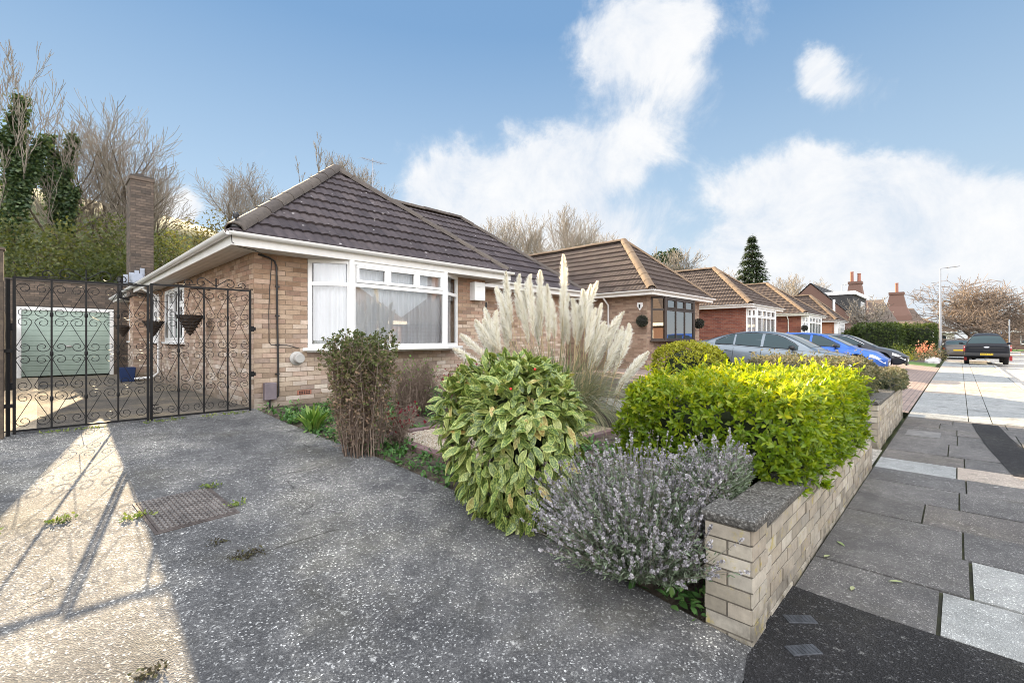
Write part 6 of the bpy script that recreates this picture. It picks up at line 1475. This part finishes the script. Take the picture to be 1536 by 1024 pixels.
def saloon(name, label, loc, rotz, pm, shape='saloon', L=4.7, trim=None, mirror_m=BLACKP, plate=False, group=None):
    if shape == 'saloon':
        top = [(0, .72), (.04, .98), (.3, 1.06), (.9, 1.0), (1.6, .97), (2.6, .95), (3.35, .95), (3.7, .91), (4.2, .83), (4.5, .72), (L - .04, .60), (L, .50)]
        gh = [(.42, 1.05), (.9, 1.24), (1.35, 1.37), (1.8, 1.425), (2.2, 1.43), (2.55, 1.40), (2.85, 1.31), (3.2, 1.14), (3.55, .95)]; H = 1.43; ws = (2.72, 3.42); rs = (.52, 1.2)
        wins = [[(.78, .99, 1.06), (1.0, 1.0, 1.18), (1.25, 1.0, 1.29), (1.33, 1.0, 1.31)], [(1.39, 1.0, 1.315), (1.8, .985, 1.36), (2.12, .98, 1.36)], [(2.2, .98, 1.36), (2.5, .97, 1.335), (2.75, .97, 1.25), (3.0, .965, 1.12), (3.12, .965, 1.03)]]
    else:
        top = [(0, .70), (.05, .95), (.3, 1.02), (.9, 1.0), (1.6, .98), (2.4, .95), (3.1, .94), (3.5, .90), (4.0, .80), (L - .2, .68), (L - .04, .58), (L, .48)]
        gh = [(.12, 1.0), (.35, 1.26), (.7, 1.38), (1.2, 1.425), (1.8, 1.44), (2.25, 1.40), (2.6, 1.28), (2.95, 1.11), (3.3, .94)]; H = 1.44; ws = (2.42, 3.16); rs = (.16, .5)
        wins = [[(.55, 1.03, 1.14), (.8, 1.02, 1.28), (1.05, 1.01, 1.33)], [(1.11, 1.01, 1.335), (1.5, .99, 1.37), (1.85, .98, 1.37)], [(1.93, .975, 1.37), (2.2, .97, 1.335), (2.5, .965, 1.21), (2.75, .96, 1.09), (2.88, .96, 1.02)]]
    wid = [(0, .66), (.1, .80), (.5, .89), (1.4, .915), (3.0, .915), (3.9, .89), (L - .3, .80), (L - .08, .66), (L, .52)]
    ax = (.95, L - .88)
    o, bld, zt, sy, yb = car(name, label, 'car', loc, rotz, pm, top, wid, gh, L, ax, group=group)
    for s in (1, -1):
        for w_ in wins: sidewin(bld, sy, s, w_)
        for a in ax: wheel(bld, o, a, s * .80, .33, s)
        mirror(bld, ws[1] - .42, s * 1.0, 1.0, s, mirror_m)
        up = [w_ for w_ in wins]; pts = [(x, s * (sy(x, c + .015) + .004), c + .018) for w_ in wins for x, a, c in w_]; low = [(x, s * (sy(x, a - .012) + .006), a - .014) for w_ in wins for x, a, c in w_]
        b = MB(); b.tube(pts, .009, 4); b.tube(low, .009, 4); bld(b, 'window_trim', [trim or BLACKP])
        for xd in (wins[1][-1][0] + .04, wins[0][-1][0] + .03):      # door shut lines
            b = MB(); b.tube([(xd, s * (lerp(wid, xd) + .001), .36), (xd - .01, s * (lerp(wid, xd) * 1.0 + .001), .6), (xd, s * (lerp(wid, xd) * .985 + .002), .78), (xd + .0, s * (lerp(wid, xd) * .955), .9)], .006, 4); bld(b, 'door_seam', [DARK])
        for xd in (wins[1][-1][0] - .18, wins[0][-1][0] - .12 + .0): 
            b = MB(); b.tube([(xd - .1, s * (.90), .80), (xd - .07, s * .925, .805), (xd + .07, s * .925, .805), (xd + .1, s * .90, .80)], .014, 6); bld(b, 'door_handle', [pm if trim is None else CHROME], smooth=50)
        # head and tail lamps hugging the corners
        V = []
        for x in np.linspace(L - .52, L - .06, 7):
            w = lerp(wid, x) if x > L - .15 else smooth_tab(wid, x); t = smooth_tab(top, x) if x < L - .25 else lerp(top, x); f = (x - (L - .52)) / .46
            V += [(x + .01, s * (w * .99 + .004), t - .20 + .03 * f), (x + .012, s * (w * .965 + .008), t - .09 + .0 * f)]
        b = MB(); b.add(V, [(2 * i, 2 * i + 1, 2 * i + 3, 2 * i + 2) for i in range(6)]); bld(b, 'headlight', [HEADL], smooth=60)
        V = []
        for x in np.linspace(.02, .34, 5):
            w = lerp(wid, x); t = lerp(top, x); V += [(x - .006, s * (w + .006), .74), (x - .006, s * (w * .965 + .012), min(t - .05, .90))]
        b = MB(); b.add(V, [(2 * i, 2 * i + 1, 2 * i + 3, 2 * i + 2) for i in range(4)]); bld(b, 'tail_light', [TAILL], smooth=60)
    screen(bld, zt, sy, *ws); screen(bld, zt, sy, *rs, name='rear_window')
    b = MB(); b.box(L - .02, L + .004, -.36, .36, .34, .52); bld(b, 'grille', [BLACKP], bevel=.01)
    b = MB(); b.box(L - .09, L - .05, -.62, -.42, .27, .36); b.box(L - .09, L - .05, .42, .62, .27, .36); b.box(L - .06, L + .0, -.45, .45, .20, .29); bld(b, 'lower_grille', [BLACKP], bevel=.01)
    b = MB(); b.box(L + .002, L + .012, -.26, .26, .36, .47); bld(b, 'number_plate', [PLATEW])
    b = MB(); b.box(-.012, .0, -.26, .26, .62, .73); bld(b, 'number_plate', [PLATEY])
    b = MB(); b.prism([(0, 0), (.16, 0), (.06, .055)], (wins[0][0][0] + .28, 0, zt(wins[0][0][0] + .28) + .012), (1, 0, 0), EZ, (0, 1, 0), (-.012, .012)); bld(b, 'aerial', [pm])
    return o
GREYP = paint('grey_metallic_paint', (.16, .19, .22), .6); BLUEP = paint('bright_blue_paint', (.02, .10, .42), .45); DARKP = paint('dark_navy_paint', (.010, .013, .022), .3); BLKP = M('black_paint', [(.010, .012, .018)], .4, spec=.2, coat=.12); SILV = paint('worn_brown_paint', (.085, .075, .068), .3)
ZC = .16
def on_slope(o, x, y):
    o.location.z = gz(y, x) + .012; s = (gz(y + 1.2, x) - gz(y - 1.2, x)) / 2.4; return o
def park(o, x, y):   # facing the street, nose down the slope
    z = gz(y, x) + .02; s = math.atan((gz(y + 1.35, x) - gz(y - 1.35, x)) / 2.7)
    o.location = (x, y, (gz(y + 1.35, x) + gz(y - 1.35, x)) / 2 + .006); o.rotation_euler = (0, s, R(-90)); return o
park(saloon('car', 'grey metallic saloon parked in front of the neighbouring bungalow, nose to the street', (0, 0, 0), 0, GREYP, 'saloon', 4.72), 16.1, 4.15)
park(saloon('car', 'bright blue hatchback parked between the grey saloon and the dark hatchback', (0, 0, 0), 0, BLUEP, 'hatch', 4.3), 22.2, 4.05)
park(saloon('car', 'dark navy hatchback with chrome window line, farthest of the three parked cars', (0, 0, 0), 0, DARKP, 'hatch', 4.4, trim=CHROME), 27.0, 3.85)
# pickup seen from behind
def pickup(label, loc, rotz):
    L = 5.3; top = [(0, 1.10), (.05, 1.14), (1.5, 1.14), (1.6, 1.12), (3.9, 1.12), (4.2, 1.10), (4.9, 1.05), (5.2, .95), (L, .8)]
    wid = [(0, .90), (.1, .93), (1.5, .94), (4.6, .94), (5.1, .86), (L, .76)]; gh = [(.06, 1.12), (.12, 1.2), (.42, 1.70), (.7, 1.79), (2.2, 1.84), (3.1, 1.80), (3.6, 1.5), (4.15, 1.12)]
    o, bld, zt, sy, yb = car('pickup_truck', label, 'pickup truck', loc, rotz, BLKP, top, wid, gh, L, (1.05, 4.25), wr=.40, arch=.46, bottom=.42)
    for s in (1, -1):
        for a in (1.05, 4.25): wheel(bld, o, a, s * .80, .40, s)
        mirror(bld, 3.45, s * 1.06, 1.22, s, BLKP)
        sidewin(bld, sy, s, [(.6, 1.18, 1.60), (1.5, 1.17, 1.68), (2.2, 1.16, 1.70)]); sidewin(bld, sy, s, [(2.3, 1.16, 1.70), (3.0, 1.15, 1.66), (3.5, 1.15, 1.4), (3.7, 1.15, 1.25)])
        b = MB(); b.box(-.03, .06, s * .93 - .06, s * .93 + .012, .78, 1.10); bld(b, 'tail_light', [TAILL], bevel=.012)
        b = MB(); b.box(-.034, -.028, s * .93 - .05, s * .93 + .0, .98, 1.04); bld(b, 'reversing_lens', [HEADL])
        b = MB(); b.tube([(.75, s * .62, 1.80), (.9, s * .62, 1.87), (2.6, s * .62, 1.90), (2.8, s * .62, 1.84)], .018, 6); bld(b, 'roof_rail', [CHROME], smooth=50)
        b = MB(); b.box(.55, .59, s * .92 - .12, s * .92 + .0, .24, .52); bld(b, 'mud_flap', [M('red_flap' if s == 1 else 'red_flap_r', [(.35, .02, .02)], .6)])
    screen(bld, zt, sy, .135, .41, name='rear_window', ins=.06); screen(bld, zt, sy, 3.3, 4.05)
    b = MB(); b.box(-.012, .03, -.80, .80, .74, 1.10); tg = bld(b, 'tailgate', [BLKP], bevel=.02)
    b = MB(); b.box(-.018, -.011, -.70, .70, .96, .985); b.box(-.05, -.012, -.14, .14, .80, .84); bld(b, 'handle', [BLACKP], tg)
    b = MB(); b.lathe([(.0, -.008), (.06, -.006), (.062, 0)], 20, (-.013, 0, 1.02), ax='x'); b.v = [(x, y * 1.9, 1.02 + (z - 1.02) * .75) for x, y, z in b.v]; bld(b, 'badge', [M('badge_silver', [(.5, .53, .6)], .3, metal=.6)], tg, smooth=40)
    b = MB(); b.box(-.12, .10, -.90, .90, .50, .68); bp = bld(b, 'bumper', [M('dark_bumper', [(.02, .02, .022)], .5)], bevel=.03)
    b = MB(); b.box(-.135, -.121, -.26, .26, .56, .67); np_ = bld(b, 'number_plate', [PLATEY])
    b = MB()
    for i in range(7):
        y = .215 - i * .068 - (.03 if i > 3 else 0); b.box(-.138, -.1355, y - .022, y - .012, .58, .65); b.box(-.138, -.1355, y + .008, y + .016, .58, .65); b.box(-.138, -.1355, y - .012, y + .008, .61 + .02 * (i % 2), .622 + .02 * (i % 2))
    bld(b, 'characters', [INK], np_)
    b = MB(); b.box(.0, .5, -.08, .08, .38, .5); b.tube([(.9, -.78, .4), (.9, .78, .4)], .06, 8); b.box(.4, 4.9, -.5, .5, .34, .5); bld(b, 'chassis', [DARK])
    return o
pickup('black pickup truck with yellow rear plate parked half on the kerb', (40.6, -1.12, .0), 0)
# car partly hidden ahead of the pickup
sc_ = saloon('car', 'worn dark brown car mostly hidden behind the left of the pickup truck', (48.5, .05, .0), 0, SILV, 'hatch', 4.2)

# ------------------------------------------------------------------ lamp posts
LAMPM = M('grey_lamp_steel', [(.35, .36, .38)], .45, metal=.5)
def lamp(label, x, y, H, zb, arm=.9, ang=0, grp='street lamps'):
    o = thing('street_lamp', label, 'street lamp', (x, y, zb), group=grp)
    b = MB(); b.tube([(x, y, zb - .1), (x, y, zb + 1.4)], .11, 12); b.tube([(x, y, zb + 1.4), (x, y, zb + H)], [.085, .055], 10); b.build('column', [LAMPM], o, smooth=40)
    e = Vector((math.cos(ang), math.sin(ang), .12)); p = Vector((x, y, zb + H)); b = MB(); b.tube([p, p + e * arm * .5], .035, 8); b.build('arm', [LAMPM], o, smooth=40)
    b = MB(); f_ = Vector((-math.sin(ang), math.cos(ang), 0)); b.obox(p + e * arm * .45, e.normalized(), f_, EZ, (0, arm * .75), (-.14, .14), (-.04, .05)); b.build('lantern', [LAMPM], o, bevel=.03); return o
lamp('grey street lamp column rising beside the tall dark hedge', 48.3, 1.05, 6.9, 0, 1.0, R(-60))
lamp('faint distant street lamp above the gabled house', uvdepth(1263, 16), 16, 11.5, .2, 1.2, R(-40)); lamp('faint distant street lamp between the two tall chimneys', uvdepth(1328, 12), 12, 10.5, .2, 1.2, R(-40))
o = thing('sign_post', 'slim white post on the right beyond the pickup truck', 'post', (52, -2.75, 0)); b = MB(); b.tube([(52, -2.75, -.1), (52, -2.75, 3.0)], .05, 8); b.build('post', [LAMPM], o)

# ------------------------------------------------------------------ houses beyond
BR3 = M('brown_red_brick', [(.13, .075, .058), (.17, .10, .078), (.21, .135, .11)], .9, attr='rnd')
TIL3 = M('far_dark_tile', [(.04, .04, .042), (.06, .058, .058)], .9, attr='rnd', ns=3)
TIL4 = M('far_brown_tile', [(.10, .075, .06), (.14, .105, .085)], .9, attr='rnd', ns=3)
def simple_roof(x0, x1, y0, y1, ze, zr, along='x', hip=0., ov=.35):
    b = MB(); x0 -= ov; x1 += ov; y0 -= ov; y1 += ov
    if along == 'x':
        yc = (y0 + y1) / 2; A, B_ = (x0 + hip, yc, zr), (x1 - hip, yc, zr)
        b.add([(x0, y0, ze), (x1, y0, ze), (x1, y1, ze), (x0, y1, ze), A, B_], [(0, 1, 5, 4), (2, 3, 4, 5), (1, 2, 5)] + ([(3, 0, 4)]) + [(3, 2, 1, 0)])
    else:
        xc = (x0 + x1) / 2; A, B_ = (xc, y0 + hip, zr), (xc, y1 - hip, zr)
        b.add([(x0, y0, ze), (x1, y0, ze), (x1, y1, ze), (x0, y1, ze), A, B_], [(0, 1, 4), (1, 2, 5, 4), (2, 3, 5), (3, 0, 4, 5), (3, 2, 1, 0)])
    return b
def tiled(mb_, O, e, s, W_, L_, clips=()): tile_slope(mb_, O, e, s, W_, L_, clips, gauge=.4, per=.3, sub=2, lip=.04)
# gabled house with flat dormer
o = thing('house', 'red brick gabled house with long white edged flat dormer beyond the bungalows', 'house', (63, 11.5, .1))
gx0, gx1, gy0, gy1, gze, gzr = 58., 69., 7.4, 15.6, 3.35, 7.5
b = MB(); brick_wall(b, (gx0, gy1), (0, -1, 0), (-1, 0, 0), gy1 - gy0, 0, gze, bl=.45, course=.15); b.prism([(gy0, gze), (gy1, gze), ((gy0 + gy1) / 2, gzr - .1)], (gx0, 0, 0), (0, 1, 0), EZ, (1, 0, 0), (0, .2), 0, .4); brick_wall(b, (gx0, gy0), (1, 0, 0), (0, -1, 0), gx1 - gx0, 0, gze, bl=.45, course=.15); b.box(gx1 - .1, gx1, gy0 + .1, gy1, 0, gze, 1); b.box(gx0 + .1, gx1 - .1, gy1 - .1, gy1, 0, gze, 1); b.build('wall', [BR3, REDM], o)
b = MB(); rn = (gy1 - gy0) / 2 + .3; tiled(b, (gx0 - .1, gy0 - .3, gze - .25), (1, 0, 0), (0, rn, gzr - gze + .25), gx1 - gx0 + .2, math.hypot(rn, gzr - gze + .25)); tiled(b, (gx0 - .1, gy1 + .3, gze - .25), (1, 0, 0), (0, -rn, gzr - gze + .25), gx1 - gx0 + .2, math.hypot(rn, gzr - gze + .25)); b.build('roof', [TIL3], o)
b = MB(); b.box(gx0 + 1.2, gx1 - .3, gy0 + .6, gy0 + 3.6, gze + .3, 6.15); dm = b.build('dormer', [TIL3], o); b = MB(); b.box(gx0 + 1.1, gx1 - .2, gy0 + .35, gy0 + 3.8, 6.15, 6.5); b.build('dormer_fascia', [WHITE], o); flat_window(o, (gx1 - 4.2, gy0 + .58), (1, 0, 0), (0, -1, 0), 2.6, 4.4, 5.7, WHITE, 3)
b = MB(); b.tube([(gx0 - .06, 9.4, 3.0), (gx0 - .06, 9.4, 5.6)], .12, 8); b.build('vent_pipe', [WHITE], o)
# tall chimneys on steep roofed houses
POT = M('red_chimney_pot', [(.27, .11, .075), (.33, .145, .10)], .85, attr='rnd')
def chimney_house(label, x, y, zt, w, npot, ridge, yl):
    o = thing('house', label, 'house', (x, y, 0), group='old steep roofed houses beyond the hedge')
    b = MB(); b.box(x - 3, x + 6, y - yl, y + yl, -.1, 3.4); b.build('wall', [BR3], o)
    b = simple_roof(x - 3, x + 6, y - yl, y + yl, 3.3, ridge, 'y', 1.6); rf = b.build('roof', [TIL4], o)
    b = MB(); V = []; zs = [2.5, ridge - 1.2, ridge + .2, zt - .35, zt - .34, zt]; ws_ = [w * 1.9, w * 1.5, w * .95, w * .66, w * .76, w * .76]
    for z, q in zip(zs, ws_): V += [(x - q, y - q, z), (x + q, y - q, z), (x + q, y + q, z), (x - q, y + q, z)]
    F = [(i * 4 + j, i * 4 + (j + 1) % 4, (i + 1) * 4 + (j + 1) % 4, (i + 1) * 4 + j) for i in range(5) for j in range(4)] + [(20, 21, 22, 23)]; b.add(V, F); st = b.build('chimney', [BR3], o)
    for k in range(npot):
        b = MB(); b.lathe([(.22, zt), (.2, zt + .2), (.19, zt + 1.3 - .3 * k), (.24, zt + 1.35 - .3 * k), (.2, zt + 1.4 - .3 * k)], 10, (x, y + (k - (npot - 1) / 2) * -.8, 0)); b.build('chimney_pot', [POT], st, smooth=40)
    flat_window(o, (x - 3.01, y + .2), (0, -1, 0), (-1, 0, 0), 2.6, 1.6, 2.9, WHITE, 3); return o
chimney_house('steep roofed house with a tall brick chimney carrying two red pots', 78, 10.2, 9.3, 1.0, 2, 6.8, 4)
chimney_house('steep roofed house with single red chimney pot nearer the lamp post', 88, 6.6, 8.3, 1.15, 1, 6.0, 3)
o = thing('chimney_stack', 'small red brown chimney top peeping over the roof valley', 'chimney', (33, 34, 0)); xq, yq = uvdepth(776, 30), 30.
o.location = (xq, yq, 8); b = MB(); b.box(xq - .7, xq + .7, yq - .5, yq + .5, 0, 9.0); b.box(xq - .8, xq + .8, yq - .6, yq + .6, 9.0, 9.3); b.build('stack', [BR3], o)
# bungalows facing along the road at the far right
def far_bungalow(label, x, y0, y1, ze, zr, wallm, garage=False):
    o = thing('bungalow', label, 'bungalow', (x, (y0 + y1) / 2, -.3), group='bungalows across the end of the road')
    b = MB(); b.box(x, x + 9, y0, y1, -.6, ze); b.build('wall', [wallm], o)
    b = MB(); rn = 4.5 + .4; W_ = y1 - y0 + .8; cc = math.sqrt(.5); L_ = math.hypot(rn, zr - ze)
    tiled(b, (x - .4, y0 - .4, ze), (0, 1, 0), (rn, 0, zr - ze), W_, L_, [((x - .4, y0 - .4, 0), (cc, -cc, 0)), ((x - .4, y1 + .4, 0), (cc, cc, 0))])
    tiled(b, (x - .4, y0 - .4, ze), (1, 0, 0), (0, rn, zr - ze), 2 * rn, L_, [((x - .4, y0 - .4, 0), (-cc, cc, 0)), ((x + 2 * rn - .4, y0 - .4, 0), (cc, cc, 0))]); tiled(b, (x - .4, y1 + .4, ze), (1, 0, 0), (0, -rn, zr - ze), 2 * rn, L_, [((x - .4, y1 + .4, 0), (-cc, -cc, 0)), ((x + 2 * rn - .4, y1 + .4, 0), (cc, -cc, 0))])
    rf = b.build('roof', [TIL4], o); b = MB(); ridge_caps(b, (x - .4, y0 - .4, ze + .05), (x + rn - .4, y0 + rn - .4, zr), .2, 1.0); ridge_caps(b, (x - .4, y1 + .4, ze + .05), (x + rn - .4, y1 - rn + .4, zr), .2, 1.0); b.build('ridge_tiles', [RIDGET], rf)
    b = MB(); b.box(x - .45, x - .38, y0 - .4, y1 + .4, ze - .3, ze + .02); b.build('fascia', [WHITE], o)
    flat_window(o, (x - .01, y0 + 3.2), (0, -1, 0), (-1, 0, 0), 2.4, .7, ze - .5, WHITE, 3); flat_window(o, (x - .01, y1 - 1.0), (0, -1, 0), (-1, 0, 0), 1.8, .7, ze - .5, WHITE, 2)
    if garage: b = MB(); b.box(x - .04, x + .02, y0 + 4.2, y0 + 6.6, -.3, ze - .5); b.build('garage_door', [M('varnished_door', [(.45, .22, .06)], .5)], o)
    return o
far_bungalow('far bungalow at the right edge with brown wooden garage door and white window', 100, -9.6, -1.0, 2.7, 5.0, BR3, True)
far_bungalow('far bungalow behind the great bare tree with white wall', 100, .6, 7.6, 2.6, 5.2, M('cream_render', [(.62, .58, .52)], .8, ns=2))
far_bungalow('far bungalow out past the right edge of the lawn', 100, -19.5, -11.0, 2.7, 5.0, BR3)
b = MB(); b.quad((84, -40, -.045), (100, -40, -.045), (100, 12, -.045), (84, 12, -.045)); struct(b.build('far_lawn', [LAWN]))
# houses over the road: out of the frame but mirrored in the bay window
def opp_house(label, x0, x1):
    o = thing('house', label, 'house', ((x0 + x1) / 2, -20, 0), group='houses across the road')
    b = MB(); b.box(x0, x1, -26, -18, -.1, 3.0); b.build('wall', [BR3], o); b = simple_roof(x0, x1, -26, -18, 2.9, 6.2, 'y' if x1 - x0 < 7 else 'x', 2.5); rf = b.build('roof', [TIL4], o)
    b = MB(); b.box(x0 + 1.2, x0 + 2.0, -22.4, -21.6, 4, 7.4); b.build('chimney', [BR3], rf); b = MB(); b.box(x0 - .3, x1 + .3, -17.66, -17.6, 2.65, 2.92); b.build('fascia', [WHITE], o); flat_window(o, (x1 - 1, -17.99), (-1, 0, 0), (0, 1, 0), 2.4, .9, 2.3, WHITE, 3)
for i, x in enumerate((-14, -1, 12, 25)): opp_house(['bungalow across the road behind the camera left', 'bungalow across the road facing the bay window', 'bungalow across the road right of the driveway', 'bungalow across the road opposite the parked cars'][i], x, x + 8.5)
